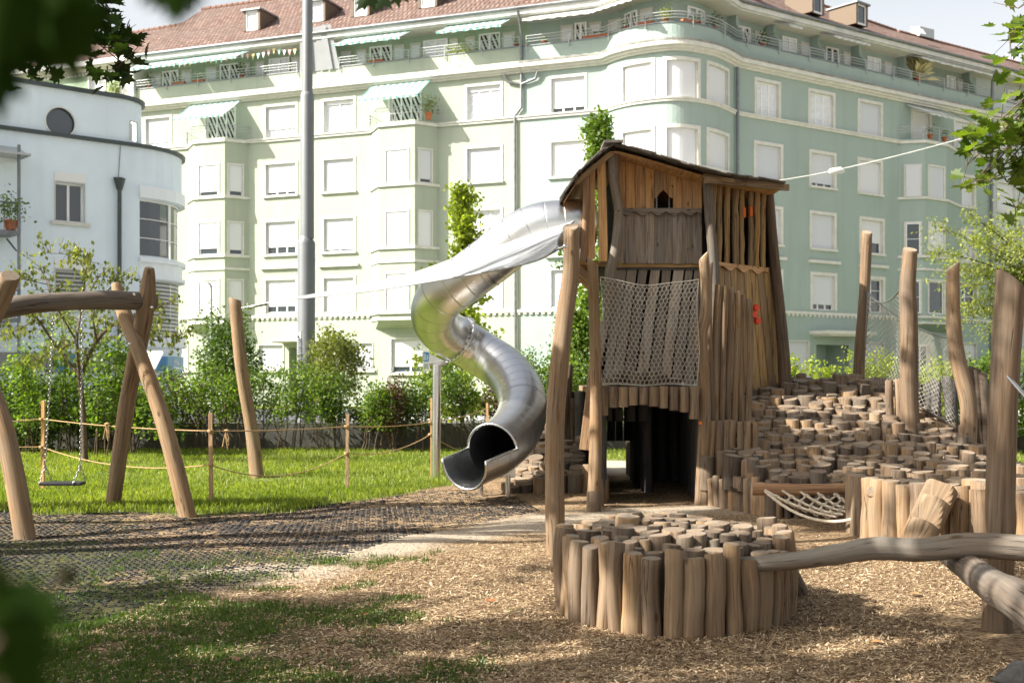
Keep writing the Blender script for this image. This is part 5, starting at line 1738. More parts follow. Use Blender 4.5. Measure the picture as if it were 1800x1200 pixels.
# ---- cargo net hammock
def hammock():
    t = thing('cargo_net', at(1430, 858, 12.3), 'knotted pale rope net slung from a horizontal log in front of the stump hill', 'rope net')
    mb = MB()
    a, b = at(1322, 860, 12.36), at(1538, 856, 12.2)
    log(mb, a, b, .065, .055, 14, 9, .012, ref=(0, 0, 1))
    mb.build('beam', [M['warmlog'], M['end']], t)
    for px in (1364, 1412): bolt(t, at(px, 859, 12.34), (0, -1, 0), .016)
    s2 = MB(); log(s2, at(1541, 866, 11.6), at(1531, 864, 10.9), .05, .05, 12, 3, .0); s2.build('side_beam', LOGM, t)
    # two families of ropes
    n = 7
    top = [at(1345 + k * 29, 861, 12.28) for k in range(n)]
    rt = [at(1530 + k * 1.5, 866 + k * 4, 12.1 - k * .2) for k in range(n)]
    low = lambda s_: at(1372 + s_ * 150, 868 + math.sin(s_ * 2.6) * 44, 12.0 - .9 * s_)
    ro = MB()
    def rope_(p, q, sag, r=.0125):
        P = [p.lerp(q, i / 12) + Vector((0, 0, -sag * 4 * (i / 12) * (1 - i / 12))) for i in range(13)]
        ro.tube(P, r, 7, 0, 0); return P
    fam = [rope_(top[k], at(1470 + k * 12 if k < 5 else 1533, 908 - k * 4 if k < 5 else 890, 11.6 + .06 * k), .04 + .01 * (k % 2)) for k in range(n)]
    for j in range(5):
        s_ = (j + 1) / 6
        P = [fam[k][min(12, int(12 * s_ + (k % 2) * .5))] for k in range(n)]
        Q = []
        for i in range(len(P) - 1):
            for h in range(4): Q.append(P[i].lerp(P[i + 1], h / 4) + Vector((0, 0, -.05 * math.sin(math.pi * h / 4))))
        Q.append(P[-1]); Q.append(at(1534, 872 + j * 8, 11.7 - .1 * j))
        ro.tube(Q, .0125, 7, 0, 0)
        for p in P: ro.tube([p + Vector((-.03, 0, .01)), p, p + Vector((.03, 0, -.01))], [.014, .024, .014], 7, 0, 0)
    rope_(at(1345, 863, 12.25), at(1533, 900, 11.2), .19, .016)
    ro.build('netting', M['white_rope'], t)
hammock()

# ---- low stump mound left of the tower
def low_mound():
    c = Vector((.75, 17.0, 0))
    t = thing('stump_mound', c, 'low mound of flat sawn stumps between the slide mouth and the tower', 'stump hill')
    random.seed(31)
    y = 15.55; pts = []
    while y < 19.6:
        x = -.25 + max(0, 15.9 - y) * .6
        while x < min(1.2, .86 + (y - 15.5) * .085):
            r = rr(.07, .125); x += r
            if x > -.15 + (y - 15.5) * .12 and not (x > .95 and y < 16.1): pts.append((x, y + rr(-.05, .05), r))
            x += r
        y += rr(.17, .21)
    pts.sort(key=lambda p: p[1])
    Z = lambda x, y: .10 + (y - 15.6) * .155 + max(0, x) * .24 + rr(-.03, .05)
    for p in pts[:70]:
        mb = MB(); stump(mb, p[0], p[1], Z(p[0], p[1]), p[2], .35, 11, face=.16); mb.build('stump', [M['log_dark'], M['end_dark']] if random.random() < .7 else LOGM, t)
    mb = MB()
    for p in pts[70:]: stump(mb, p[0], p[1], Z(p[0], p[1]), p[2], .35, 9)
    tag(mb.build('stumps', [M['log_dark'], M['end_dark']], t), kind='stuff')
    for (px, yt, yb, r, m_) in ((1008, 827, 865, .10, LOGM), (1030, 816, 866, .075, LOGM), (984, 830, 862, .09, LOGM)):
        g = gp(px, yb); mb = MB(); log(mb, g - Vector((0, 0, .05)), Vector((g.x + .02, g.y, CZ - (yt - HY) / F * g.y)), r, r * .97, 12, 3, .004); mb.build('stump', m_, t)
    mb = MB()
    mb.face([(-.1, 15.6, .02), (.9, 15.6, .12), (1.15, 19.6, .7), (.2, 19.6, .55)], 0); mb.build('earth_core', M['dark'], t)
low_mound()

# ---- the tower house
def tower():
    T = thing('play_tower', (1.9, 16, 0), 'crooked wooden tower house with shingle roof, netted balcony and log cave', 'play tower')
    random.seed(17)
    WARM, GREY, SLAT = M['warm'], M['board'], M['slat']
    def bpoly(mb, pts, Y, th, m=0, r=None, lean=0):
        """board with an outline given in picture columns/rows at distance Y, th thick; texture runs upward"""
        r = random.random() if r is None else r
        ou = rr(0, 9)
        A = [at(px, py, Y) for px, py in pts]; B = [Vector((a.x * (1 + 0 * th), a.y + th, a.z)) for a in A]
        uv = [(a.x + ou, a.z + ou) for a in A]
        mb.face(A[::-1], m, uv[::-1], r); mb.face(B, m, uv, r)
        for i in range(len(A)):
            j = (i + 1) % len(A)
            mb.face([A[i], A[j], B[j], B[i]], m, [(ou, A[i].z + ou), (ou, A[j].z + ou), (ou + th, A[j].z + ou), (ou + th, A[i].z + ou)], r)
    # roof line (picture column -> row of the underside)
    RL = [(1000, 352), (1008, 334), (1025, 308), (1050, 285), (1078, 262), (1110, 268), (1150, 279), (1190, 292), (1235, 307), (1280, 316), (1330, 323), (1376, 329)]
    rl = lambda px: np.interp(px, [a for a, _ in RL], [b for _, b in RL])
    YA = 16.3
    # gable wall: boards above and below the sill
    up = MB(); lo = MB()
    xs = [1088, 1100, 1117, 1134, 1150, 1166.5, 1183, 1199, 1217, 1234]
    cut = {4: [(1147, 352), (1147, 349), (1152, 348), (1156, 345), (1159, 340), (1163, 337), (1166.4, 334)], 5: [(1166.4, 334), (1169, 337), (1173, 340), (1176, 345), (1180, 348), (1185.5, 349), (1185.5, 352)]}
    for i in range(len(xs) - 1):
        a, c = xs[i] + .35, xs[i + 1] - .35
        dy = rr(-.012, .012)
        if a > 1145 and c < 1184 or i in (4, 5):
            L = max(a, 1147) if i == 4 else a; Rr = min(c, 1185.5)
            pts = [(a, rl(a) + 1), (c, rl(c) + 1)]
            if i == 4: pts += [(c, 334), (1163, 337), (1159, 340), (1156, 345), (1152, 348), (a, 349)]
            else: pts += [(c, 349), (1180, 348), (1176, 345), (1173, 340), (1169, 337), (a, 334)]
            bpoly(up, pts, YA + dy, .028)
        else:
            bpoly(up, [(a, rl(a) + 1), (c, rl(c) + 1), (c, 368), (a, 368)], YA + dy, .028)
        bpoly(lo, [(a - .4, 366), (c, 366), (c, 463 + rr(-1, 1)), (a - .8, 463 + rr(-1, 1))], YA + .004 + dy, .028)
    up.build('upper_boards', WARM, T); lo.build('lower_boards', GREY, T)
    wf = MB()
    for (a, b_) in (((1147, 326), (1151, 330)), ((1180, 326), (1184, 330))): bpoly(wf, [(a[0], a[1]), (b_[0], a[1]), ((a[0] + b_[0]) / 2, b_[1])], YA - .004, .003)
    wf.build('triangle_patch', M['dark'], T)  # dark triangles laid on the boards paint in the shade of holes
    wi = MB()
    for px in (1153, 1175): bpoly(wi, [(px, 336), (px + 2.5, 336), (px + 2.5, 366), (px, 366)], YA + .25, .02)
    wi.build('light_slit', M['rail'], T)  # pale strips painting the light slits behind the opening
    def scallop(x0, y0, x1, y1, h, n, Y, m, name, Y2=None):
        mb = MB(); top = []; bot = []
        K = n * 6
        for i in range(K + 1):
            s_ = i / K; px = x0 + (x1 - x0) * s_; py = y0 + (y1 - y0) * s_
            YY = Y + ((Y2 or Y) - Y) * s_
            top.append(at(px, py, YY)); bot.append(at(px, py + h * (.72 + .28 * math.sin(s_ * n * 6.283)), YY))
        th = Vector((0, .05, 0))
        for i in range(K):
            uvb = [(bot[i].z, bot[i].x), (bot[i + 1].z, bot[i + 1].x), (top[i + 1].z, top[i + 1].x), (top[i].z, top[i].x)]
            mb.face([bot[i], bot[i + 1], top[i + 1], top[i]], 0, uvb)
            mb.face([top[i], top[i + 1], top[i + 1] + th, top[i] + th], 0, uvb)
            mb.face([bot[i] + th, bot[i + 1] + th, bot[i + 1], bot[i]], 0, uvb)
        return mb.build(name, m, T)
    scallop(1095, 366, 1233, 366, 13, 5, YA - .06, GREY, 'wavy_sill')
    # fanned slats of the lower front wall
    sl = [((1080, 6), (1050, 8)), ((1095, 8), (1062, 10)), ((1113, 8), (1083, 9)), ((1132, 7.5), (1104, 9)), ((1153, 8), (1127, 9.5)), ((1173, 7), (1149, 9)), ((1194, 9), (1168, 9)), ((1212, 6), (1190, 9)), ((1228, 6), (1211, 9)), ((1238, 4), (1229, 7))]
    mb = MB()
    for (t0, w0), (t1, w1) in sl:
        K = 6; L_, R_ = [], []
        for k in range(K + 1):
            s_ = k / K; cx = t0 + (t1 - t0) * s_ + rr(-.8, .8); w = w0 + (w1 - w0) * s_ + rr(-.6, .6); py = 466 + (678 - 466) * s_
            L_.append((cx - w, py)); R_.append((cx + w, py))
        bpoly(mb, L_ + R_[::-1], YA + .08, .03)
    mb.build('slatted_wall', GREY, T)
    mb = MB(); mb.beam(at(1018, 461, 16.15), at(1092, 466, 16.25), .10, .07); mb.beam(at(1090, 466.5, YA + .1), at(1240, 466.5, YA + .1), .12, .06); mb.build('floor_beam', [SLAT, M['end']], T)
    # right-hand face: round slats above, boards flaring out below
    def PB(px, py, e=0): # this face runs back to the right
        s_ = (px - 1248) / (1352 - 1248); return at(px, py, 16.15 + 1.05 * s_ + e)
    mb = MB()
    for i, px in enumerate((1252, 1263, 1277, 1291, 1303, 1318, 1330, 1341)):
        a, b_ = PB(px + 1, rl(px) + 4), PB(px + rr(-1.5, 2.5), 466 + (px - 1250) * .07)
        w = .042 if i % 3 else .05
        K = 7; P = [b_.lerp(a, k / K) + Vector((rr(-.008, .008), 0, 0)) for k in range(K + 1)]
        mb.tube(P, [w * rr(.88, 1.08) for _ in P], 8, 0, 1, shape=[[1 if abs(math.sin(6.283 * k / 8)) > .5 else .55 for k in range(8)]] * (K + 1), r=random.random())
    mb.build('upper_slats', [SLAT, M['end']], T)
    scallop(1252, 459, 1351, 471, 13, 4, 16.1, M['warm'], 'wavy_sill', 17.15)
    mb = MB()
    n = 9
    for i in range(n):
        a0, a1 = i / n, (i + 1) / n - .008
        tx = lambda s_: 1250 + s_ * 103; bx = lambda s_: 1255 + s_ * 126
        r = random.random(); ou = rr(0, 9)
        q = [PB(bx(a0), 690, -.02), PB(bx(a1), 690, -.02), PB(tx(a1), 470), PB(tx(a0), 470)]
        mb.face(q, 0, [(v.x + ou, v.z + ou) for v in q], r)
        th = Vector((0, .03, 0))
        mb.face([q[1], q[1] + th, q[2] + th, q[2]], 0, [(ou, q[1].z), (ou + .03, q[1].z), (ou + .03, q[2].z), (ou, q[2].z)], r)
        mb.face([v + th for v in q[::-1]], 0, [(v.x + ou, v.z + ou) for v in q[::-1]], r)
    mb.build('flared_boards', SLAT, T)
    for px, py in ((1328, 541), (1330, 564), (1324, 553)):
        mb = MB(); c = PB(px, py, -.16); mb.tube([c, c + Vector((.02, -.05, 0))], [.052, .046], 14, 0, 0); mb.build('climbing_hold', M['red'], T)
    for px, py in ((1307.5, 374), (1319.5, 372)):
        mb = MB(); c = PB(px, py, -.02); mb.box(c.x - .02, c.x + .02, c.y - .05, c.y + .02, c.z - .07, c.z + .07); mb.build('orange_strip', M['orange'], T)
    # interior, its shade coloured in: floor, ceiling deck, back and left walls
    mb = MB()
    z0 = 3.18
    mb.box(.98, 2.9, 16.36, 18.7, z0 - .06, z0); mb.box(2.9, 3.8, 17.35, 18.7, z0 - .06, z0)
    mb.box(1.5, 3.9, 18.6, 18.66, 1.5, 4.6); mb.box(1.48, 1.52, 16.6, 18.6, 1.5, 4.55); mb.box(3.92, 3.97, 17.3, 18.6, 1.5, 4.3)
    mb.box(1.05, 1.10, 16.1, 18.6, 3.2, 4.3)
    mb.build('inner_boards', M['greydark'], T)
    # left bay boards, where the slide starts
    mb = MB()
    Yl = 15.95
    def bd(x0, x1, xb0, xb1, yb, m, Y=Yl):
        K = 6; L_ = [(x0 + (xb0 - x0) * k / K + rr(-.6, .6), rl(x0) + 2 + (yb - rl(x0) - 2) * k / K) for k in range(K + 1)]
        R_ = [(x1 + (xb1 - x1) * k / K + rr(-.6, .6), rl(x1) + 2 + (yb - rl(x1) - 2) * k / K) for k in range(K + 1)]
        bpoly(m, L_ + R_[::-1], Y, .03)
    bd(1034, 1046, 1032, 1046, 455, mb); bd(1050, 1065, 1053, 1068, 459, mb); bd(1018, 1023, 1022, 1024, 400, mb, Yl + .3)
    mb.build('side_boards', WARM, T)
    def tpost(P, rads, m='log', seg=14, tilt=None, name='post'):
        mb = MB(); logpath(mb, P, rads, seg, tilt=tilt); return mb.build(name, [M[m], M['end']], T)
    tpost([at(1025, 457, 15.9), at(1029, 400, 15.9), at(1031, 340, 15.9), at(1031, 300, 15.9)], [.05, .05, .048], 'warmlog')
    tpost([at(1071, 560, 16.1), at(1073, 480, 16.0), at(1083, 430, 16.0), at(1087, 370, 15.95), at(1080, 320, 15.95), at(1078, 268, 15.95)], [.085, .08, .075, .065, .075, .075], 'log_grey')
    tpost([at(1256, 690, 16.1), at(1256, 500, 16.05), at(1252, 430, 16.0), at(1246, 370, 16.0), at(1243, 312, 16.0)], [.075, .07, .068, .068], 'log_grey')
    tpost([at(1381, 700, 17.1), at(1376, 600, 17.15), at(1366, 500, 17.2), at(1358, 420, 17.2), at(1351, 330, 17.25)], [.095, .085, .078, .07], 'slatlog')
    tpost([at(1046, 466, 16.4), at(1012, 466, 16.2)], [.05, .05], 'warmlog', 10, name='brace'); 
    for a_, b_ in ((at(1012, 468, 16.1), at(1048, 505, 16.4)), (at(1016, 482, 16.5), at(1046, 512, 16.7))):
        mb = MB(); mb.beam(a_, b_, .08, .1); mb.build('brace', [M['warm'], M['end']], T)
    # roof: sheathing and courses of shingles following the gable line
    RT = [(992, 347, 15.6), (1006, 325, 15.6), (1022, 303, 15.6), (1046, 281, 15.6), (1076, 259, 15.6), (1110, 264, 15.6), (1150, 275, 15.6), (1190, 287, 15.6), (1235, 300, 15.6), (1285, 311, 15.8), (1335, 318, 16.2), (1378, 325, 16.5)]
    W = [at(*p) for p in RT]
    Ls = [W[0]]; 
    dense = catmull(W, 4)
    sh = MB(); un = MB()
    ridge_i = 16
    depth = 3.1
    # under-boards
    for i in range(len(dense) - 1):
        a, b_ = dense[i], dense[i + 1]
        bk = Vector((0, depth, 0))
        off = Vector((0, .12, -.035))
        un.face([a + off, b_ + off, b_ + off + bk, a + off + bk], 0, [(i * .1, 0), (i * .1 + .1, 0), (i * .1 + .1, depth), (i * .1, depth)], .2)
        un.face([a + off + bk, b_ + off + bk, b_ + off + bk + Vector((0, 0, -.02)), a + off + bk + Vector((0, 0, -.02))], 0)
    un.build('roof_underboards', M['warm'], T)
    def course(p, q):
        """one course: p lower edge, q upper edge; split into shingles along the depth"""
        y = rr(-.04, .0)
        d = (q - p)
        nrm = Vector((d.z, 0, -d.x)).normalized()
        if nrm.z < 0: nrm = -nrm
        while y < depth:
            w = rr(.09, .16); lift = rr(.0, .018); back = rr(-.02, .03)
            u = d.normalized()
            o = p + Vector((0, y, 0)) - u * (.03 + back) + nrm * (.018 + lift)
            sh.obox(o, u * (d.length * 1.75), Vector((0, w - .006, 0)), nrm * .018 - u * 0, 0, random.random(), 0)
            y += w
    acc = []
    def walk(ids):
        pts = [dense[i] for i in ids]
        out = [pts[0]]; carry = 0; step = .105
        cur = pts[0]
        i = 1
        while i < len(pts):
            seg = pts[i] - cur
            if seg.length + carry >= step:
                cur = cur + seg.normalized() * (step - carry); out.append(cur.copy()); carry = 0
            else: carry += seg.length; cur = pts[i]; i += 1
        return out
    for ids in (range(0, ridge_i + 1), range(len(dense) - 1, ridge_i - 1, -1)):
        w_ = walk(list(ids))
        for k in range(len(w_) - 1): course(w_[k], w_[k + 1])
    pk = dense[ridge_i]
    for k in range(14): sh.obox(pk + Vector((-.12, k * .23 - .08, .05)), Vector((.26, 0, rr(-.02, .02))), Vector((0, .22, 0)), Vector((0, 0, .035)), 0, random.random(), 1)
    sh.build('shingle_roof', M['shingle'], T)
    mb = MB()
    for a_, b_, w_, h_ in ((at(1240, 316, 15.75), at(1385, 330, 16.75), .06, .09), (at(1235, 309, 15.9), at(1290, 319, 15.9), .05, .06), (at(1012, 322, 15.8), at(1076, 268, 15.8), .05, .07)):
        mb = MB(); mb.beam(a_, b_, w_, h_); mb.build('rafter', [M['slat'], M['end']], T)
    # balcony on the front: posts, deck edge, stump floor
    tpost([gp(1042, 893) - Vector((0, 0, .1)), at(1047, 780, 13.85), at(1046, 620, 13.9), at(1042, 458, 13.95)], [.078, .072, .068], tilt=(-.9, .2, 0))
    tpost([gp(1231, 886) - Vector((0, 0, .1)), at(1238, 740, 14.1), at(1236, 650, 14.1), at(1233, 590, 14.1), at(1242, 540, 14.1), at(1237, 449, 14.15)], [.078, .075, .075, .075, .062], tilt=(.9, .2, 0))
    mb = MB(); c = at(1231, 743, 13.96); mb.tube([c, c + Vector((0, -.012, 0))], [.02, .02], 14, 0, 0); mb.build('marker_disc', M['orange'], T)
    fx = np.linspace(1060, 1220, 10)
    bot = [730, 716, 715, 712, 711, 714, 717, 721, 724, 736]
    for i, px in enumerate(fx):
        mb = MB(); Y = 13.95
        log(mb, at(px, bot[i], Y), at(px, 679 + rr(-1, 1), Y), .061, .061, 12, 3, .0, None, .01); mb.build('deck_edge_log', LOGM, T)
    mb = MB(); mb.box(1.05, 2.32, 14.02, 16.4, 1.36, 1.44); mb.box(1.1, 2.95, 16.41, 18.7, 1.36, 1.44); mb.build('deck', M['slat'], T)
    for k in range(26):
        mb = MB(); x, y = rr(1.2, 2.2), rr(14.3, 16.1); r = rr(.06, .1)
        if abs(x - 1.72) < .6: stump(mb, x, y, 1.5 + .14 * max(0, 1 - ((x - 1.7) / .5) ** 2) + rr(0, .03), r, .15); mb.build('deck_stump', [M['log_dark'], M['end_dark']], T)
    # balcony net
    tl, tr_, bl, br = at(1055, 487, 13.9), at(1228, 489, 14.05), at(1057, 676, 13.88), at(1226, 676, 13.95)
    def f(u, v):
        s_ = 4 * u * (1 - u)
        return (tl.lerp(tr_, u) + Vector((0, 0, -.085 * s_))).lerp(bl.lerp(br, u), v) + Vector((.02 * math.sin(v * 7 + u * 3), -.13 * s_ * math.sin(math.pi * v ** 1.4), .012 * math.sin(u * 11)))
    mb = MB(); netgrid(mb, f, 22, 24, .0042); no = mb.build('balcony_net', M['net'], T)
    mb = MB(); mb.tube([f(k / 12, 0) for k in range(13)], .007, 6, 0, 0); mb.tube([f(k / 12, 1) for k in range(13)], .006, 6, 0, 0)
    for u in (0, 1): mb.tube([f(u, k / 6) for k in range(7)], .005, 6, 0, 0)
    mb.build('border_rope', M['net'], no)
    # cave below the deck: log walls with a low passage at the back left
    def wall_logs(p, q, z0, z1, r, name='cave_log', m='greydark'):  # charcoal wood puts the cave's shade into the log colour
        p, q = Vector(p), Vector(q); L = (q - p).length; n = max(1, int(L / (2 * r)))
        for k in range(n):
            c = p.lerp(q, (k + .5) / n); mb = MB()
            log(mb, (c.x, c.y, z0), (c.x + rr(-.01, .01), c.y, z1 + rr(-.02, .02)), r, r, 8, 4, .008); mb.build(name, [M[m], M['end_dark']], T)
    wall_logs((1.10, 14.2), (1.32, 17.5), -.05, 1.36, .085)
    wall_logs((2.42, 14.5), (2.64, 17.5), -.05, 1.36, .085)
    wall_logs((1.80, 17.5), (2.6, 17.5), -.05, 1.36, .08)
    wall_logs((.96, 17.5), (1.44, 17.5), -.05, 1.36, .08)
    wall_logs((1.46, 17.5), (1.84, 17.5), .60, 1.36, .06)
    wall_logs((1.86, 15.6), (1.90, 17.4), -.05, 1.36, .075)
    wall_logs((1.22, 15.5), (1.86, 15.5), .98, 1.36, .07)
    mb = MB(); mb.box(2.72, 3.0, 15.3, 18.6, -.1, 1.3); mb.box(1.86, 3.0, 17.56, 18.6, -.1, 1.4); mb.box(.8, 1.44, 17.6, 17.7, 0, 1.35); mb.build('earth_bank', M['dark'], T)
    # stepping stubs at the left post
    for px, py, yt in ((1044, 897, 866), (1050, 889, 853), (1056, 884, 842), (1060, 878, 834)):
        g = gp(px, py); mb = MB(); log(mb, g - Vector((0, 0, .05)), Vector((g.x, g.y, CZ - (yt - HY) / F * g.y)), .085, .08, 12, 3, .0, (-.1, -.45, 0)); mb.build('step_stub', LOGM, T)
    # log screens right of the balcony
    tops = [(1250, 462, 1252), (1264, 500, 1257), (1275, 502, 1268), (1285, 504, 1280), (1295, 512, 1291), (1305, 518, 1303), (1316, 524, 1313)]
    for i, (px, yt, pb) in enumerate(tops):
        mb = MB(); Y = 14.3 + .03 * i
        log(mb, at(pb, 760, Y), at(px, yt, Y), .046, .038, 10, 8, .016, (rr(-.6, .6), 0, 0), lump=.07); mb.build('screen_log', LOGM, T)
    low = [1250, 1263, 1275, 1287, 1299, 1311, 1323]
    for i, px in enumerate(low):
        mb = MB(); Y = 14.1
        pt = px + 2 + (i > 4) * 1
        log(mb, at(px - 3, 885, Y), at(pt, 738 + abs(i - 1) * .5 + rr(-1, 1), Y), .050, .046, 10, 6, .012); mb.build('screen_log', LOGM, T)
    mb = MB(); log(mb, at(1332, 860, 14.2), at(1321, 738, 14.15), .05, .046, 10, 5, .01); mb.build('screen_log', LOGM, T)
    # pale slanting boards and posts left of the balcony
    mb = MB(); mb.beam(at(1027, 790, 15.0), at(1045, 640, 15.0), .13, .05, (0, -1, 0)); mb.build('slanted_board', [M['warm'], M['end']], T)
    for pb, pt, yt, yb in ((992, 994, 690, 800), (1001, 1000, 640, 800), (1008, 1006, 700, 790)):
        mb = MB(); log(mb, at(pb, yb, 17.6), at(pt, yt, 17.6), .07, .065, 10, 5, .012); mb.build('screen_log', [M['log_dark'], M['end_dark']], T)
tower()

# ---- stainless tube slide
def slide():
    T = thing('tube_slide', (-.3, 16.2, 0), 'winding stainless steel tube slide coming down from the tower house', 'slide')
    P = [at(1040, 394, 16.35), at(1000, 395, 16.3), at(950, 400, 16.3), at(910, 419, 16.35), at(868, 453, 16.5), at(815, 492, 16.6), at(777, 520, 16.75), at(763, 552, 17.1), at(777, 580, 17.45),
         at(806, 597, 17.7), at(843, 620, 17.8), at(885, 647, 17.55), at(910, 680, 17.0), at(919, 715, 16.4), at(910, 748, 15.8), at(890, 774, 15.25), at(866, 791, 14.85)]
    r = .355
    C = catmull(P, 6)
    mb = MB(); mb.tube(C, r, 40, 0, 0, caps=(False, False), ref=(0, 0, 1)); sh = mb.build('tube', M['steel'], T)
    mb = MB(); mb.tube(C, r - .012, 32, 0, 0, caps=(True, False), ref=(0, 0, 1)); mb.build('inner_tube', M['inner_steel'], T)
    # open trough at the end: lower half carried on
    end = C[-1]; d = Vector((-.34, -.45, -.12)).normalized(); L = .60
    sd = d.cross(Vector((0, 0, 1))).normalized(); up = sd.cross(d).normalized()
    d0 = (C[-1] - C[-2]).normalized()
    sd0 = d0.cross(Vector((0, 0, 1))).normalized(); up0 = sd0.cross(d0).normalized()
    K, N = 8, 26
    def ringp(s_, a, rr_=r):
        s1, u1 = sd0.lerp(sd, min(1, s_ * 3)).normalized(), up0.lerp(up, min(1, s_ * 3)).normalized()
        return end + d * L * s_ + (s1 * math.cos(a) + u1 * math.sin(a)) * rr_
    mb = MB(); inn = MB()
    a0, a1 = math.pi * .98, math.pi * 2.02
    for i in range(K):
        for k in range(N):
            q = [(i / K, k / N), ((i + 1) / K, k / N), ((i + 1) / K, (k + 1) / N), (i / K, (k + 1) / N)]
            f = [ringp(s_, a0 + (a1 - a0) * t) for s_, t in q]
            g = [ringp(s_, a0 + (a1 - a0) * t, r - .012) for s_, t in q]
            mb.face(f, 0, [(t, s_ * L) for s_, t in q], sm=True); inn.face(g[::-1], 0, sm=True)
    mb.build('trough', M['steel'], T); inn.build('trough_lining', M['inner_steel'], T)
    rim = MB()
    A = [ringp(0, a0 - math.pi * .96 * k / 16, r) for k in range(17)]
    B = [ringp(s_ / 6, a1, r) for s_ in range(7)]
    Cc = [ringp(1, a1 + (a0 - a1) * k / 24, r) for k in range(25)]
    D = [ringp(1 - s_ / 6, a0, r) for s_ in range(7)]
    rim.tube(B + Cc[1:] + D[1:] + A[1:], .019, 8, 0, 0)
    rim.build('rim', M['steel_plain'], T)
    # bolted joint flange and its post
    i = 9 * 6
    c, dd = C[i], (C[i + 1] - C[i - 1]).normalized()
    fl = MB(); fl.tube([c - dd * .016, c - dd * .0155, c + dd * .0155, c + dd * .016], [r, r + .045, r + .045, r], 40, 0, 0, caps=(False, False), ref=(0, 0, 1)); fo = fl.build('flange', M['steel_plain'], T)
    bt = MB()
    u_ = Vector((0, 0, 1)); u_ = (u_ - dd * u_.dot(dd)).normalized(); s_ = dd.cross(u_)
    for k in range(24):
        a = 6.283 * k / 24; q = c + (u_ * math.cos(a) + s_ * math.sin(a)) * (r + .024)
        bt.tube([q - dd * .03, q + dd * .03], .011, 6, 0, 0)
    bt.build('bolt', M['zinc_dark'], fo)
    for pi in (4 * 6 + 2, 13 * 6):
        c2, d2 = C[pi], (C[pi + 1] - C[pi - 1]).normalized()
        x = MB(); x.tube([c2 - d2 * .012, c2 + d2 * .012], r + .012, 40, 0, 0, caps=(False, False), ref=(0, 0, 1)); x.build('joint_band', M['steel_plain'], T)
    pm = MB(); foot = gp(766, 841); top = at(768, 641, foot.y)
    pm.tube([foot, top], .068, 20, 0, 0); pm.build('support_post', M['steel_plain'], T)
    br = MB()
    br.face([at(757, 622, 17.7), at(752, 640, 17.72), at(770, 646, 17.74), at(786, 640, 17.72), at(800, 624, 17.7), at(780, 634, 17.7)], 0)
    br.face([at(757, 622, 17.76), at(780, 634, 17.76), at(800, 624, 17.76), at(786, 640, 17.76), at(770, 646, 17.76), at(752, 640, 17.76)], 0)
    br.build('bracket_plate', M['rail'], T)
    for px, py in ((845, 871), (893, 874)):
        l = MB(); g = gp(px, py); l.tube([g, Vector((g.x, g.y, .30))], .035, 14, 0, 0); l.build('leg', M['steel_plain'], T)
    cr = MB(); g0, g1 = gp(845, 871), gp(893, 874); cr.obox(Vector((g0.x - .06, g0.y + .0, .24)), Vector((.52, 0, 0)), Vector((0, .5, .06)), Vector((0, 0, .07)), 0); cr.obox(Vector((g1.x - .2, g1.y - .02, .28)), Vector((.3, 0, 0)), Vector((0, .03, 0)), Vector((0, 0, .20)), 0); cr.build('cradle', M['steel_plain'], T)
slide()

# ---- shade sail
def shade_sail():
    A, B, C_ = at(500, 527, 17.2), at(982, 437, 10.45), at(1083, 372, 15.7)
    T = thing('shade_sail', A, 'white triangular shade sail stretched from the lawn post to the tower', 'shade sail')
    E1 = catmull([A, at(640, 513, 15.5), at(780, 491, 13.9), at(925, 463, 11.6), B], 8)
    E2 = catmull([A, at(700, 487, 17.0), at(810, 450, 16.7), at(920, 414, 16.3), at(1010, 388, 16.0), C_], 8)
    mb = MB(); N = 26
    def S_(u, v):
        """u from the far tip, v from the mast corner to the tower corner"""
        k = u * (len(E1) - 1); i = min(int(k), len(E1) - 2)
        e1 = E1[i].lerp(E1[i + 1], k - i); e2 = E2[i].lerp(E2[i + 1], k - i)
        p = e1.lerp(e2, v)
        return p + Vector((-.1, 0, -.05)) * u ** 3 * 4 * v * (1 - v)
    for i in range(N):
        for j in range(N):
            u0, u1, v0, v1 = i / N, (i + 1) / N, j / N, (j + 1) / N
            q = [S_(u0, v0), S_(u1, v0), S_(u1, v1), S_(u0, v1)]
            if i == 0: q = [q[0], q[1], q[2]]
            mb.face(q, 0, sm=True)
    o = mb.build('cloth', M['sail'], T)
    h = MB()
    h.tube([S_(k / 20, 0) for k in range(21)], .012, 6, 0, 0); h.tube([S_(k / 20, 1) for k in range(21)], .012, 6, 0, 0); h.tube([S_(1, k / 10) for k in range(11)], .014, 6, 0, 0)
    h.build('hem', M['sail'], o)
    c = MB(); c.tube([A, at(424, 541, 17.6)], .009, 6, 0, 0); c.tube([at(440, 539.5, 17.52), at(470, 534, 17.4)], .020, 8, 0, 0)
    c.tube([B, at(1000, 432, 10.38)], .012, 6, 0, 0); c.tube([C_, at(1088, 370, 15.9)], .01, 6, 0, 0)
    c.build('cable', M['chain'], T)
    k = MB(); k.face([at(962, 449, 10.6), at(982, 438, 10.45), at(984, 432, 10.5), at(976, 437, 10.6)], 0); k.face([at(976, 437, 10.59), at(984, 432, 10.49), at(982, 438, 10.44), at(962, 449, 10.59)], 0); k.build('corner_patch', M['black'], T)
shade_sail()

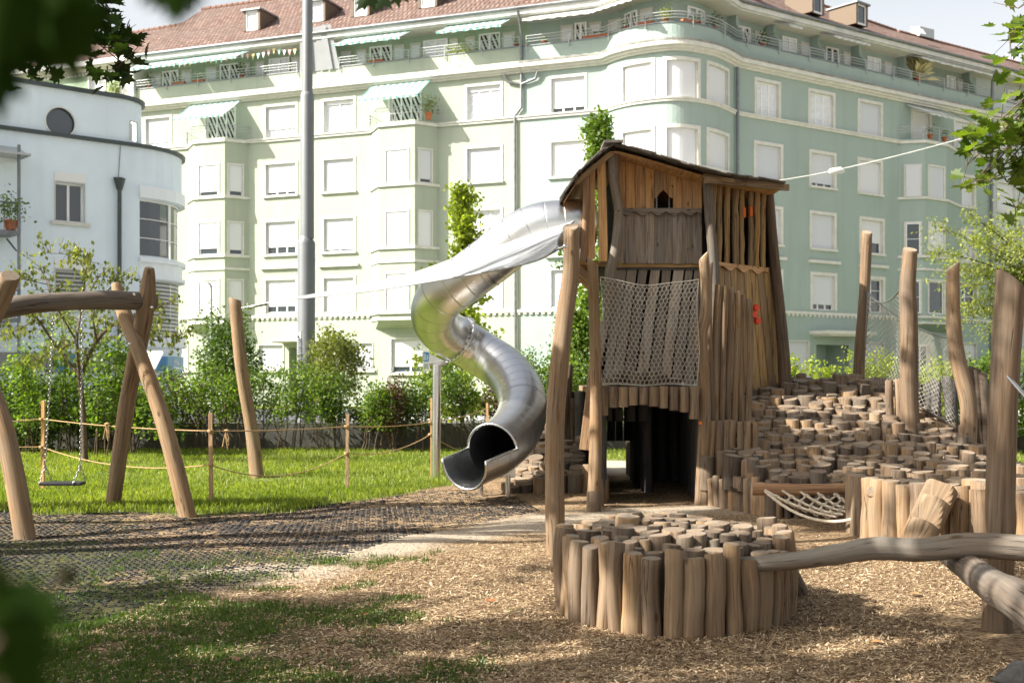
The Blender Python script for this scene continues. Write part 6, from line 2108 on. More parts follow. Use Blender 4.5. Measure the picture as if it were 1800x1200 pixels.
# ---- swing frame and swing
def swing():
    T = thing('swing_set', gp(265, 900), 'swing frame of crossed debarked logs with a wavy top beam', 'swing frame')
    def lg(P, rads, tilt=None):
        mb = MB(); logpath(mb, P, rads, 16, tilt=tilt); return mb.build('leg', LOGM, T)
    l1 = lg([gp(196, 890) - Vector((0, 0, .1)), at(222, 720, 13.7), at(245, 600, 13.45), at(258, 525, 13.3), at(263, 470, 13.2)], [.095, .098, .10, .10, .055])
    l2 = lg([gp(333, 908) - Vector((0, 0, .1)), at(290, 750, 13.1), at(245, 620, 13.3), at(218, 550, 13.5), at(203, 498, 13.6)], [.098, .098, .09, .09, .05])
    l3 = lg([gp(48, 947) - Vector((0, 0, .1)), at(8, 760, 11.4), at(-60, 580, 11.9), at(-100, 480, 12.1)], [.105, .10, .095, .09])
    l4 = lg([gp(-150, 925) - Vector((0, 0, .1)), at(-70, 680, 11.95), at(-5, 540, 11.9), at(18, 484, 11.85)], [.105, .10, .10, .095], tilt=(0, .4, 0))
    mb = MB()
    logpath(mb, [at(-140, 556, 11.9), at(-40, 552, 12.1), at(40, 536, 12.4), at(120, 530, 12.75), at(190, 527, 13.05), at(272, 530, 13.42)], [.10, .10, .105, .10, .115, .11], 16, ref=(0, 0, 1))
    mb.build('top_beam', [M['log_grey'], M['end']], T)
    for p, n in ((at(267, 540, 13.1), (0, -1, 0)), (at(228, 604, 13.15), (0, -1, 0)), (at(236, 518, 13.1), (0, -1, .4))): bolt(T, p, n, .018)
    W = thing('swing', at(110, 850, 13.0), 'black flat swing seat hanging on two steel chains from the log frame', 'swing')
    mb = MB()
    c = at(110, 849, 13.0)
    mb.obox(c + Vector((-.235, -.09, -.022)), (.47, .02, 0), (-.01, .19, 0), (0, 0, .038), 0)
    so = mb.build('seat', M['black'], W)
    bv = so.modifiers.new('b', 'BEVEL'); bv.width = .01; bv.segments = 3
    def chain(p, q, parent):
        mb = MB(); p, q = Vector(p), Vector(q); L = (q - p).length; n = int(L / .034); d = (q - p).normalized()
        s1 = d.orthogonal().normalized(); s2 = d.cross(s1)
        for k in range(n):
            c = p + d * (L * (k + .5) / n); s_ = s1 if k % 2 else s2
            P = [c + d * .022 * math.cos(a) + s_ * .011 * math.sin(a) for a in [6.283 * i / 8 for i in range(9)]]
            mb.tube(P, .0038, 4, 0, 0, caps=(False, False))
        return mb.build('chain', M['chain'], parent)
    for s_, px in ((-1, 82), (1, 141)):
        y = at(px, 540, 12.6 if s_ < 0 else 12.85)
        split = Vector((c.x + s_ * .20, c.y, c.z + .20))
        chain(split, Vector((y.x, (y.y + c.y) / 2, y.z)), W)
        for q in (-.075, .075): chain(Vector((c.x + s_ * .19 + q * .6, c.y + q, c.z + .01)), split, W)
swing()

# ---- rope fence: stakes and ropes
def rope_fence():
    st = [(75, 862, 705, 'stake standing behind the swing seat'), (371, 888, 727, 'stake right of the swing frame, nearest the rubber mat'), (610, 862, 728, 'stake in the middle of the lawn rope fence'),
          (759, 838, 700, 'stake just left of the slide support post'), (857, 805, 709, 'stake seen between slide and low slide bend')]
    tops = []
    for px, yb, yt, w in st:
        g = gp(px, yb); top = Vector((g.x + rr(-.01, .01), g.y, CZ - (yt - HY) / F * g.y))
        t = thing('fence_stake', g, 'thin square wooden ' + w, 'stake', 'stakes of the rope fence')
        mb = MB(); mb.beam(g - Vector((0, 0, .05)), top, .044, .044, (0, 1, 0)); mb.beam(top, top + Vector((0, 0, .012)), .034, .034, (0, 1, 0)); mb.build('stake', M['stake'], t)
        tops.append((g, top))
    def rope_(pts, name, lab, sag):
        mb = MB(); P = []
        for (p, q), s_ in zip(zip(pts[:-1], pts[1:]), sag):
            n = 14
            for i in range(n): t = i / n; P.append(p.lerp(q, t) + Vector((0, 0, -s_ * 4 * t * (1 - t))))
        P.append(pts[-1])
        mb.tube(P, .0072, 7, 0, 0)
        for p in pts[1:-1]:
            for k in (-1, 1): mb.tube([p + Vector((.03 * math.cos(a), .03 * math.sin(a), .008 * k)) for a in [6.283 * i / 8 for i in range(9)]], .010, 6, 0, 0)
        return tag(mb.build(name, M['rope'], org=pts[0]), lab, 'rope', 'ropes of the rope fence')
    f = Vector((0, -.03, 0))
    hi = [at(-40, 742, 15.6)] + [at(px, py, g.y) + f for (px, py), (g, _) in zip(((75, 736), (371, 757), (610, 749), (757, 742), (857, 717)), tops)]
    lo = [at(-40, 786, 15.6)] + [at(px, py, g.y) + f for (px, py), (g, _) in zip(((75, 785), (371, 816), (610, 796), (757, 763), (857, 790)), tops)]
    rope_(hi, 'fence_rope', 'upper brown rope strung nearly taut along the stakes', [.01, .03, .02, .03, .04])
    rope_(lo, 'fence_rope', 'lower brown rope sagging between the stakes', [0, .14, .22, .12, .14])
    for px, py, Y in ((24, 787, 15.6), (398, 757, 14.2), (188, 745, 15.0)):
        mb = MB(); p = at(px, py, Y)
        for k in range(4): mb.tube([p, p + Vector((.03 * math.sin(k * 2), 0, -.07)), p + Vector((.05 * math.sin(k * 2 + .6), 0, -.16 - .02 * k))], .008, 5, 0, 0)
        mb.tube([p + Vector((-.03, 0, 0)), p, p + Vector((.03, 0, 0))], [.012, .026, .012], 6, 0, 0)
        tag(mb.build('rope_knot', M['rope'], org=p), ['frayed rope knot hanging at the left edge below the beam', 'loose rope ends knotted beside the stake by the mat', 'small rope knot between the swing and the crossed legs'][(24, 398, 188).index(px)], 'rope knot')
rope_fence()

# ---- dark boulder in the bottom right corner
def boulder():
    c = gp(1800, 1200); mb = MB(); N, K = 14, 9
    def p(i, k):
        th, ph = math.pi * i / K, 2 * math.pi * k / N
        v = Vector((math.sin(th) * math.cos(ph), math.sin(th) * math.sin(ph), math.cos(th)))
        r = .15 * (1 + .18 * math.sin(v.x * 5 + 1) + .15 * math.sin(v.y * 7 + 2) + .1 * math.sin(v.z * 9))
        return c + Vector((v.x * r * .9, v.y * r * 1.1, v.z * r * .62 + .0))
    for i in range(K):
        for k in range(N):
            mb.face([p(i + 1, k), p(i + 1, k + 1), p(i, k + 1), p(i, k)], 0, sm=False)
    tag(mb.build('boulder', M['rock'], org=c), 'dark grey rock at the bottom right corner', 'rock')
M['rock'] = plain('dark_rock', (.075, .072, .07), .8, .3, noise=.5, scale=9, bmp=.8, bscale=24)
boulder()

# ================================================================ street furniture behind the hedge
def street_things():
    g = Vector(((540 - 900) / F * 27.2, 27.2, 0))
    t = thing('steel_mast', g, 'tall grey stepped steel mast rising behind the hedge', 'mast')
    mb = MB(); Z = lambda py: CZ - (py - HY) / F * 27.2
    w = lambda wpx: wpx / 2 / F * 27.2
    mb.tube([(g.x - .02, g.y, 0), (g.x - .02, g.y, Z(428)), (g.x - .02, g.y, Z(424)), (g.x - .01, g.y, Z(420)), (g.x, g.y, Z(418))], [w(31), w(31), w(30), w(26), w(24)], 28, 0, 0)
    mb.tube([(g.x, g.y, Z(420)), (g.x, g.y, Z(170)), (g.x, g.y, Z(166)), (g.x, g.y, Z(163))], [w(24), w(24), w(23), w(19)], 28, 0, 0)
    mb.tube([(g.x, g.y, Z(166)), (g.x + .02, g.y, Z(-260))], [w(19), w(17)], 28, 0, 0)
    mb.build('shaft', M['pole'], t)
    pl = MB(); pl.obox(at(522, 624, 27.0) + Vector((0, 0, -.55)), (.10, 0, 0), (0, .01, 0), (0, 0, 1.1), 0)
    for k in range(16): 
        q = at(523, 627, 26.98) + Vector((0.0, 0, .44 - k * .058)); pl.obox(q, (.045 + .03 * ((k * 5) % 3) / 2, 0, 0), (0, .008, 0), (0, 0, .026), 1)
    po = pl.build('vertical_notice', [M['white'], M['sign_ink']], t)
    # yield sign seen from behind
    g = Vector(((271 - 900) / F * 30, 30, 0)); Z = lambda py: CZ - (py - HY) / F * 30
    t = thing('traffic_sign', g, 'white triangular give-way sign on a thin post, seen from behind', 'road sign')
    mb = MB(); mb.tube([g, (g.x, g.y, Z(618))], .03, 10, 0, 0); mb.build('pole', M['rail'], t)
    tri = [(258, 617), (285, 616), (287, 620), (273, 648), (270, 648), (257, 620)]
    mb = MB(); A = [at(x, y, 29.94) for x, y in tri]
    mb.face(A[::-1], 0); mb.face([a + Vector((0, .02, 0)) for a in A], 0)
    for i in range(6): a, b_ = A[i], A[(i + 1) % 6]; mb.face([a, b_, b_ + Vector((0, .02, 0)), a + Vector((0, .02, 0))], 0)
    mb.build('plate', M['white'], t)
    # street lamp
    g = Vector(((371 - 900) / F * 34, 34, 0)); Z = lambda py: CZ - (py - HY) / F * 34
    t = thing('street_lamp', g, 'slim street lamp with a flat head before the lime house, left', 'street lamp')
    mb = MB(); mb.tube([g, (g.x, g.y, Z(503)), (g.x - .03, g.y, Z(499)), (g.x - .12, g.y, Z(497.5))], [.055, .045, .03, .025], 10, 0, 0); mb.build('pole', M['rail'], t)
    mb = MB(); mb.obox((g.x - .33, g.y - .08, Z(498.5)), (.26, 0, -.02), (0, .16, 0), (0, 0, .06), 0); mb.build('lamp_head', M['white'], t)
    # blue information sign right of the hedge middle
    g = Vector(((748 - 900) / F * 28, 28, 0))
    t = thing('information_sign', g, 'narrow white sign with a blue pictogram panel left of the slide post', 'sign')
    mb = MB(); mb.tube([g, (g.x, g.y, 2.0)], .025, 8, 0, 0); mb.build('pole', M['rail'], t)
    mb = MB(); c = at(743, 616, 27.95)
    mb.obox(c + Vector((0, 0, -.52)), (.17, 0, 0), (0, .02, 0), (0, 0, .52), 0); mb.obox(c + Vector((.02, -.006, -.27)), (.13, 0, 0), (0, .005, 0), (0, 0, .23), 1)
    for k in range(3): mb.obox(c + Vector((.03, -.006, -.34 - k * .045)), (.11, 0, 0), (0, .005, 0), (0, 0, .015), 2)
    for dx, h in ((.045, .13), (.10, .10)):
        mb.obox(c + Vector((dx, -.012, -.24)), (.025, 0, 0), (0, .005, 0), (0, 0, h), 0); mb.tube([c + Vector((dx + .012, -.008, -.24 + h + .02)), c + Vector((dx + .012, -.013, -.24 + h + .02))], .016, 8, 0, 0)
    mb.build('plate', [M['white'], M['sign_blue'], M['sign_ink']], t)
    # span wire with hanging lamp
    t = thing('hanging_street_lamp', at(1470, 297, 34), 'flat pale lamp hanging from the slack wire right of the tower', 'street lamp')
    mb = MB()
    a, m_, b_ = at(1180, 330, 34), at(1480, 297, 34), at(1960, 158, 34)
    P = [a.lerp(m_, k / 10) + Vector((0, 0, -.25 * 4 * (k / 10) * (1 - k / 10) * .6)) for k in range(10)] + [m_.lerp(b_, k / 12) + Vector((0, 0, -.45 * 4 * (k / 12) * (1 - k / 12) * .3)) for k in range(13)]
    mb.tube(P, .017, 6, 0, 0); mb.build('span_wire', M['eave'], t)
    mb = MB(); c = at(1470, 302, 33.9)
    mb.tube([c + Vector((-.22, 0, -.03)), c + Vector((-.18, 0, .0)), c + Vector((.12, 0, .05)), c + Vector((.24, 0, -.02))], [.03, .09, .10, .04], 10, 0, 0); mb.build('lamp_head', M['eave'], t)
    mb = MB(); mb.tube([c + Vector((.06, 0, .08)), at(1478, 297, 33.95)], .012, 6, 0, 0); mb.build('hanger', M['rail'], t)
M['sign_ink'] = plain('sign_ink', (.08, .09, .2), .6)
street_things()

# low park wall behind the hedge
def park_wall():
    mb = MB()
    mb.box(-16, -.2, 24.9, 25.2, -.1, .56); o = mb.build('low_wall', M['wall_dark'], org=(-8, 25, 0))
    tag(o, 'low dark rendered wall running behind the hedge along the lawn', 'wall')
    mb = MB(); mb.box(-.19, 7.0, 25.0, 25.3, -.1, .5); mb.box(9, 20, 23.9, 24.2, -.1, .45)
    tag(mb.build('low_wall', M['wall_dark'], org=(3, 25, 0)), 'low park wall seen behind the tower and beyond the right post', 'wall')
M['wall_dark'] = plain('dark_rendered_wall', (.12, .115, .10), .9, .15, noise=.35, scale=2, bmp=.3)
park_wall()

# ================================================================ plants
def branch(mb, p, d, L, r, lev, tips, rng, spread, upb, nchild, seg=6, curl=.25, minr=.004):
    pts, rad = [Vector(p)], [r]
    n = 4
    dd = Vector(d).normalized()
    for i in range(n):
        dd = (dd + Vector(rng.normal(0, curl * .45, 3)) + Vector((0, 0, upb * .25))).normalized()
        pts.append(pts[-1] + dd * L / n); rad.append(max(minr, r * (1 - .55 * (i + 1) / n)))
    mb.tube(pts, rad, seg if r > .02 else 4, 0, 0, caps=(False, False), r=.5)
    if lev == 0:
        tips.append((pts[-1], dd)); tips.append((pts[-2], dd)); tips.append((pts[-3], dd)); return
    if lev == 1: tips.append((pts[-1], dd)); tips.append((pts[-2], dd))
    for k in range(nchild):
        i = int(rng.integers(1, n + 1)) if k else n
        q = dd.orthogonal().normalized(); q.rotate(Matrix.Rotation(rng.uniform(0, 6.283), 3, dd))
        nd_ = (dd + q * spread * rng.uniform(.6, 1.3) + Vector((0, 0, upb * .3))).normalized()
        branch(mb, pts[i], nd_, L * rng.uniform(.6, .85), rad[i] * .72, lev - 1, tips, rng, spread, upb, nchild, seg, curl, minr)

def tree(name, base, label, cat, h, r, lev, n_per, leaf, lm, spread=.7, upb=.2, nchild=3, sig=.22, seed=1, d0=(0, 0, 1), L0=None, tmpl=None, group=None, clear=0, keep=None, tilt=None):
    rng = np.random.default_rng(seed)
    t = thing(name, base, label, cat, group)
    mb = MB(); tips = []
    branch(mb, base, d0, L0 or h * .42, r, lev, tips, rng, spread, upb, nchild)
    if keep: tips = [x for x in tips if keep(x[0])]
    mb.build('trunk', M['bark'], t)
    C = np.repeat(np.array([list(x[0]) for x in tips]), n_per, 0)
    pos = C + rng.normal(0, sig, C.shape)
    if clear: pos = pos[pos[:, 2] > clear]
    tv, tf = tmpl or (LEAF_V, LEAF_F)
    cl = np.repeat(rng.random(len(tips)), n_per)[:len(pos)]
    n = len(pos)
    o = scatter('crown', tv, tf, pos, rots(n, tilt, rng), rng.uniform(leaf * .65, leaf * 1.2, n), M[lm], np.clip(rng.random(n) * .6 + cl * .4, 0, 1) if len(cl) == n else rng.random(n), t)
    return t

# maple leaf outline: two halves folded along the midrib
def maple():
    half = [(0, 0), (.10, -.12), (.30, -.16), (.22, .0), (.48, .10), (.40, .22), (.58, .46), (.34, .42), (.22, .48), (.26, .74), (.12, .68), (0, 1.0)]
    v = [(x, y, abs(x) * .22) for x, y in half] + [(-x, y, abs(x) * .22) for x, y in half[1:-1]]
    n = len(half)
    f1 = tuple(range(n)); f2 = tuple([0] + [n - 1] + list(range(len(v) - 1, n - 1, -1)))
    return v, [f1, f2]
MAPLE = maple()

# hedge shrubs in front of the low wall
HEDGE_AT = ['at the picture\'s left edge', 'just right of the left edge, below the crooked log end', 'left of the stake behind the swing', 'straight behind the left swing chain', 'between the two swing chains', 'just right of the right swing chain',
            'left of the crossed swing legs', 'behind the crossing of the swing legs', 'under the give-way sign', 'right of the sloping swing leg', 'left of the slim street lamp', 'in front of the dense round shrub', 'behind the curved lawn post',
            'right of the curved lawn post', 'left of the tall steel mast', 'at the foot of the tall steel mast', 'right of the steel mast', 'before the pale olive round shrub', 'behind the middle lawn stake', 'left of the blue information sign', 'behind the slide post',
            'right of the slide post', 'under the slide bend', 'behind the lower slide bend', 'left of the tall sail post', 'behind the tall sail post', 'behind the tower cave', 'spare', 'spare']
def hedge():
    random.seed(3)
    xs = list(range(-30, 720, 40)) + [752, 792, 835, 880, 925, 968, 1010]
    kinds = []
    k = 0
    for px in xs:
        Y = 24.1 + rr(-.35, .35)
        x = (px + rr(-8, 8) - 900) / F * Y
        mat = 'leaf_fresh' if (k % 4) else 'leaf_mid'
        if k in (9, 18, 22): mat = 'leaf_copper'
        H = rr(1.5, 1.9) * (1.0 if px < 700 else 1.05)
        t = thing('hedge_shrub', (x, Y, 0), None, 'shrub', 'young hedge shrubs along the low wall')
        col = {'leaf_fresh': 'fresh green', 'leaf_mid': 'dark green', 'leaf_copper': 'copper-brown leaved'}[mat]
        t['label'] = '%s young hedge shrub %s' % (col, HEDGE_AT[k])
        rng = np.random.default_rng(100 + k)
        mb = MB(); C = []
        for s_ in range(int(rng.integers(4, 7))):
            p = Vector((x + rng.normal(0, .14), Y + rng.normal(0, .08), 0)); d = Vector((rng.normal(0, .16), rng.normal(0, .08), 1)).normalized()
            hh = H * rng.uniform(.7, 1.05)
            pts = [p + d * hh * i / 6 + Vector((rng.normal(0, .02), rng.normal(0, .02), 0)) for i in range(7)]
            mb.tube(pts, [.015, .014, .012, .010, .008, .006, .003], 5, 0, 0, caps=(False, False))
            for i in range(3, 7):
                for b_ in range(5):
                    e = pts[i] + Vector((rng.normal(0, .17), rng.normal(0, .15), rng.normal(0.04, .10))) * (1.1 - .10 * i)
                    mb.tube([pts[i], e], [.005, .002], 3, 0, 0, caps=(False, False)); C.append(e)
        mb.build('stems', M['bark'], t)
        C = np.array([list(c) for c in C])
        n = 1600 if px < 760 else 1400
        pos = C[rng.integers(0, len(C), n)] + rng.normal(0, .085, (n, 3))
        lowf = .5 if (k % 3) else .36
        pos = pos[(pos[:, 2] > lowf * H * rng.uniform(.3, 1.2, n))]
        n = len(pos)
        scatter('foliage', LEAF_V, LEAF_F, pos, rots(n, None, rng), rng.uniform(.04, .078, n), M[mat], rng.random(n), t)
        k += 1
hedge()
# dark understorey under the hedge at left
RH_AT = ['yellow-green shrub right beside the tower wall, over the hill crest', 'yellow-green shrub below the green house entrance', 'yellow-green shrub right of the entrance', 'yellow-green shrub left of the leftmost net post', 'yellow-green shrub behind the net between the posts',
         'yellow-green shrub between leftmost and thickest net post', 'yellow-green shrub seen through the net right of the thickest post', 'bright green shrub right of the bent dark net post', 'bright green shrub left of the slanted right post', 'bright green shrub at the picture\'s right edge', 'spare', 'spare']
def right_hedge():
    random.seed(8)
    k = 0
    for px in list(range(1395, 1800, 45)) + [1830]:
        Y = 23.3 + rr(-.2, .3); x = (px - 900) / F * Y
        H = rr(1.55, 1.95) if px < 1690 else rr(1.75, 2.0)
        lime = px < 1700
        rng = np.random.default_rng(200 + k)
        t = thing('hedge_shrub', (x, Y, 0), RH_AT[k], 'shrub', 'shrubs behind the stump hill' if lime else 'shrubs at the far right')
        mb = MB(); C = []
        for s_ in range(9):
            p = Vector((x + rng.normal(0, .22), Y + rng.normal(0, .12), 0)); e = p + Vector((rng.normal(0, .12), rng.normal(0, .08), H * rng.uniform(.75, 1.12)))
            mb.tube([p, p.lerp(e, .5), e], [.012, .009, .003], 4, 0, 0, caps=(False, False))
            for i in range(9): C.append(p.lerp(e, .25 + .75 * i / 8))
        mb.build('stems', M['bark'], t)
        C = np.array([list(c) for c in C]); n = 2400
        pos = C[rng.integers(0, len(C), n)] + rng.normal(0, .075, (n, 3))
        scatter('foliage', LEAF_V, LEAF_F, pos, rots(n, None, rng), rng.uniform(.05, .09, n), M['leaf_lime' if lime else 'leaf_fresh'], rng.random(n), t)
        k += 1
right_hedge()

# round shrubs and trees beyond the hedge
def mass(name, c, rad, n, lm, leaf, label, cat, seed, trunk=True, stems=5, hollow=.5):
    rng = np.random.default_rng(seed)
    c = Vector(c); t = thing(name, (c.x, c.y, 0), label, cat)
    cl = rng.normal(size=(60, 3)); cl /= np.linalg.norm(cl, axis=1)[:, None]
    cl = cl * rng.uniform(.45, 1.0, (60, 1)) * np.array(rad) + np.array(c)
    mb = MB()
    for s_ in range(stems):
        e = Vector(cl[s_ * 7]); b0 = Vector((c.x + rng.normal(0, .08), c.y + rng.normal(0, .08), 0))
        mb.tube([b0, b0.lerp(e, .5) + Vector((rng.normal(0, .08), 0, .1)), e], [.05, .03, .008], 6, 0, 0, caps=(False, False))
    mb.build('trunk', M['bark'], t)
    cid = rng.integers(0, 60, n)
    pos = cl[cid] + rng.normal(0, 1, (n, 3)) * np.array(rad) * .17
    pos[:, 2] = np.maximum(pos[:, 2], .1)
    scatter('crown', LEAF_V, LEAF_F, pos, rots(n, None, rng), rng.uniform(leaf * .6, leaf * 1.2, n), M[lm], np.clip(.55 * rng.random(n) + .45 * rng.random(60)[cid], 0, 1), t)
mass('round_shrub', at(402, 628, 25.8), (.72, .7, 1.05), 5500, 'leaf_mid', .09, 'dense dark green round shrub behind the hedge under the lawn post', 'shrub', 1)
mass('round_shrub', at(590, 640, 26.4), (.75, .7, .85), 4200, 'leaf_olive', .09, 'pale olive round shrub behind the hedge right of the steel mast', 'shrub', 2)
mass('bush', at(40, 735, 23.6), (1.1, .5, .75), 7000, 'leaf_mid', .08, 'dark bush mass behind the swing at far left', 'shrub', 3)
mass('bush', at(190, 725, 23.8), (1.1, .45, .5), 4000, 'leaf_mid', .08, 'dark low bush between the swing and the crossed logs', 'shrub', 4)
mass('bush', at(690, 720, 24.4), (1.0, .4, .5), 3300, 'leaf_mid', .08, 'dark low bush left of the slide post', 'shrub', 6)
mass('bush', at(985, 770, 23.4), (.6, .4, .5), 2500, 'leaf_copper', .08, 'reddish dark bush just behind the slide bend', 'shrub', 7)

def column_tree(px, Y, ztop, zbot, wid, lm, label, seed, n=9000, leaf=.13):
    rng = np.random.default_rng(seed); x = (px - 900) / F * Y
    t = thing('columnar_tree', (x, Y, 0), label, 'tree')
    mb = MB(); mb.tube([(x, Y, 0), (x + .03, Y, ztop * .5), (x, Y, ztop)], [.06, .045, .008], 8, 0, 0)
    C = []
    for k in range(46):
        z = zbot + (ztop - zbot) * (k / 45) ** 1.05; w = wid * (1 - .88 * (k / 45) ** 2.2) * rng.uniform(.3, 1.4); a = rng.uniform(0, 6.283)
        e = Vector((x + w * math.cos(a), Y + w * math.sin(a), z + w * .35)); mb.tube([(x, Y, z - .1), e], [.015, .004], 4, 0, 0, caps=(False, False))
        for i in range(4): C.append(Vector((x, Y, z - .1)).lerp(e, .4 + .6 * i / 3))
    mb.build('trunk', M['bark'], t)
    C = np.array([list(c) for c in C]); cid = rng.integers(0, len(C), n)
    pos = C[cid] + rng.normal(0, .13, (n, 3))
    scatter('crown', LEAF_V, LEAF_F, pos, rots(n, None, rng), rng.uniform(leaf * .6, leaf * 1.15, n), M[lm], np.clip(.6 * rng.random(n) + .4 * rng.random(len(C))[cid], 0, 1), t)
column_tree(812, 28.5, 6.2, .6, .95, 'leaf_lime', 'lime green columnar tree rising behind the bend of the slide', 11, 6000, .15)
column_tree(1052, 26.5, 7.5, .2, 1.25, 'leaf_fresh', 'tall green tree directly behind the tower roof', 12, 11500, .13)
column_tree(1010, 25.5, 2.9, .3, .8, 'leaf_fresh', 'bushy green tree behind the tall sail post', 13, 7000, .10)

# small open tree behind the swing
def open_tree():
    rng = np.random.default_rng(77); Y = 20.5
    base = Vector(((112 - 900) / F * Y, Y, 0))
    t = thing('open_tree', base, 'small open-crowned tree with drooping olive leaves behind the swing', 'tree')
    mb = MB(); tips = []
    fork = at(128, 640, Y)
    mb.tube([at(150, 800, Y) + Vector((0, 0, -.2)), at(146, 720, Y), at(140, 660, Y)], [.06, .05, .045], 8, 0, 0)
    limbs = [([(140, 660), (135, 600), (142, 550), (150, 480)], .035), ([(140, 660), (170, 600), (200, 570), (240, 555), (300, 530)], .04), ([(140, 660), (100, 610), (65, 560), (40, 545), (5, 540)], .032),
             ([(135, 600), (100, 540), (85, 500), (70, 470)], .02), ([(142, 550), (165, 500), (180, 480)], .02), ([(170, 600), (165, 545), (200, 500), (215, 490)], .022), ([(150, 480), (130, 450), (80, 445)], .012),
             ([(240, 555), (270, 590), (310, 590), (325, 585)], .014), ([(200, 570), (235, 590), (280, 600)], .015), ([(65, 560), (30, 580), (0, 590)], .014), ([(85, 500), (40, 490), (30, 480)], .010), ([(150, 480), (160, 455), (140, 440)], .010), ([(135, 600), (90, 620), (40, 640)], .015)]
    for pts, r in limbs:
        P = catmull([at(x, y, Y + rng.normal(0, .25) * (i > 0)) for i, (x, y) in enumerate(pts)], 4)
        mb.tube(P, list(np.linspace(r, r * .3, len(P))), 6, 0, 0, caps=(False, False))
        for i in range(2, len(P)):
            for q in range(2):
                d = Vector((rng.normal(0, 1), rng.normal(0, .8), rng.normal(.35, .7))).normalized() * rng.uniform(.12, .42)
                mb.tube([P[i], P[i] + d * .6 + Vector((0, 0, .02)), P[i] + d], [.006, .004, .002], 4, 0, 0, caps=(False, False))
                tips += [P[i] + d * f for f in (.45, .75, 1.0)]
    mb.build('trunk', M['bark'], t)
    C = np.array([list(c) for c in tips]); n = 2000
    cid = rng.integers(0, len(C), n)
    pos = C[cid] + rng.normal(0, .055, (n, 3))
    # leaves hang: point the template's long axis downward
    Rm = rots(n, .45, rng)
    tv = [(0, 0, 0), (.35, .1, -.45), (0, -.05, -1), (-.35, .1, -.45)]
    scatter('crown', tv, LEAF_F, pos, Rm, rng.uniform(.06, .105, n), M['leaf_olive'], rng.random(n), t)
open_tree()
# thin green saplings in front, behind the swing chains
def saplings():
    rng = np.random.default_rng(5)
    for k, (px, top, lab) in enumerate(((60, 560, 'thin sapling with big leaves left of the swing chains'), (118, 545, 'thin sapling with bright leaves between the swing chains'), (178, 560, 'thin sapling right of the swing chains'), (232, 590, 'short sapling behind the crossed swing logs'),
                                (300, 640, 'short bright sapling right of the crossed logs'))):
        Y = 22.6 + rng.uniform(-.3, .3); x = (px - 900) / F * Y; H = CZ - (top - HY) / F * Y
        t = thing('sapling', (x, Y, 0), lab, 'sapling', 'saplings behind the swing')
        mb = MB(); C = []
        for s_ in range(4):
            p = Vector((x + rng.normal(0, .08), Y, 0)); e = p + Vector((rng.normal(0, .28), rng.normal(0, .2), H * rng.uniform(.7, 1)))
            mb.tube([p, p.lerp(e, .5) + Vector((rng.normal(0, .06), 0, 0)), e], [.014, .01, .004], 5, 0, 0, caps=(False, False))
            C += [p.lerp(e, .3 + .7 * i / 12) + Vector((rng.normal(0, .14), rng.normal(0, .14), 0)) for i in range(13)]
        mb.build('stems', M['bark'], t)
        C = np.array([list(c) for c in C]); n = 1100
        pos = C[rng.integers(0, len(C), n)] + rng.normal(0, .10, (n, 3))
        scatter('foliage', LEAF_V, LEAF_F, pos, rots(n, .9, rng), rng.uniform(.06, .12, n), M['leaf_fresh'], rng.random(n), t)
saplings()

# pale cherry at right
def cherry():
    rng = np.random.default_rng(9); Y = 21.5
    t = thing('cherry_tree', (10.8, Y, 0), 'pale yellow-green cherry branches reaching in at the right', 'tree')
    mb = MB(); tips = []
    mb.tube([(10.8, Y, 0), (10.7, Y, 1.6), (10.4, Y, 2.9)], [.09, .07, .05], 10, 0, 0)
    root = Vector((10.4, Y, 2.9))
    ends = [(1700, 372), (1645, 395), (1645, 440), (1668, 470), (1690, 500), (1686, 560), (1735, 580), (1760, 545), (1715, 420), (1740, 395), (1780, 380), (1790, 430), (1720, 470), (1700, 535), (1800, 500), (1780, 470)]
    for i, (x, y) in enumerate(ends):
        e = at(x, y, Y + rng.normal(0, .5)); m_ = root.lerp(e, .5) + Vector((0, 0, .18))
        P = catmull([root, m_, e], 7)
        mb.tube(P, list(np.linspace(.022, .004, len(P))), 6, 0, 0, caps=(False, False))
        for j in range(4, len(P)):
            for q in range(3):
                d = Vector((rng.normal(-.1, .25), rng.normal(0, .2), rng.normal(-.03, .12))); mb.tube([P[j], P[j] + d], [.004, .002], 3, 0, 0, caps=(False, False)); tips += [P[j] + d * .6, P[j] + d, P[j]]
    mb.build('trunk', M['bark'], t)
    C = np.array([list(c) for c in tips]); n = 8500; pos = C[rng.integers(0, len(C), n)] + rng.normal(0, .06, (n, 3))
    tv = [(0, 0, 0), (.28, .35, -.25), (0, .7, -.7), (-.28, .35, -.25)]
    scatter('crown', tv, LEAF_F, pos, rots(n, .5, rng), rng.uniform(.05, .085, n), M['leaf_pale'], rng.random(n), t)
cherry()

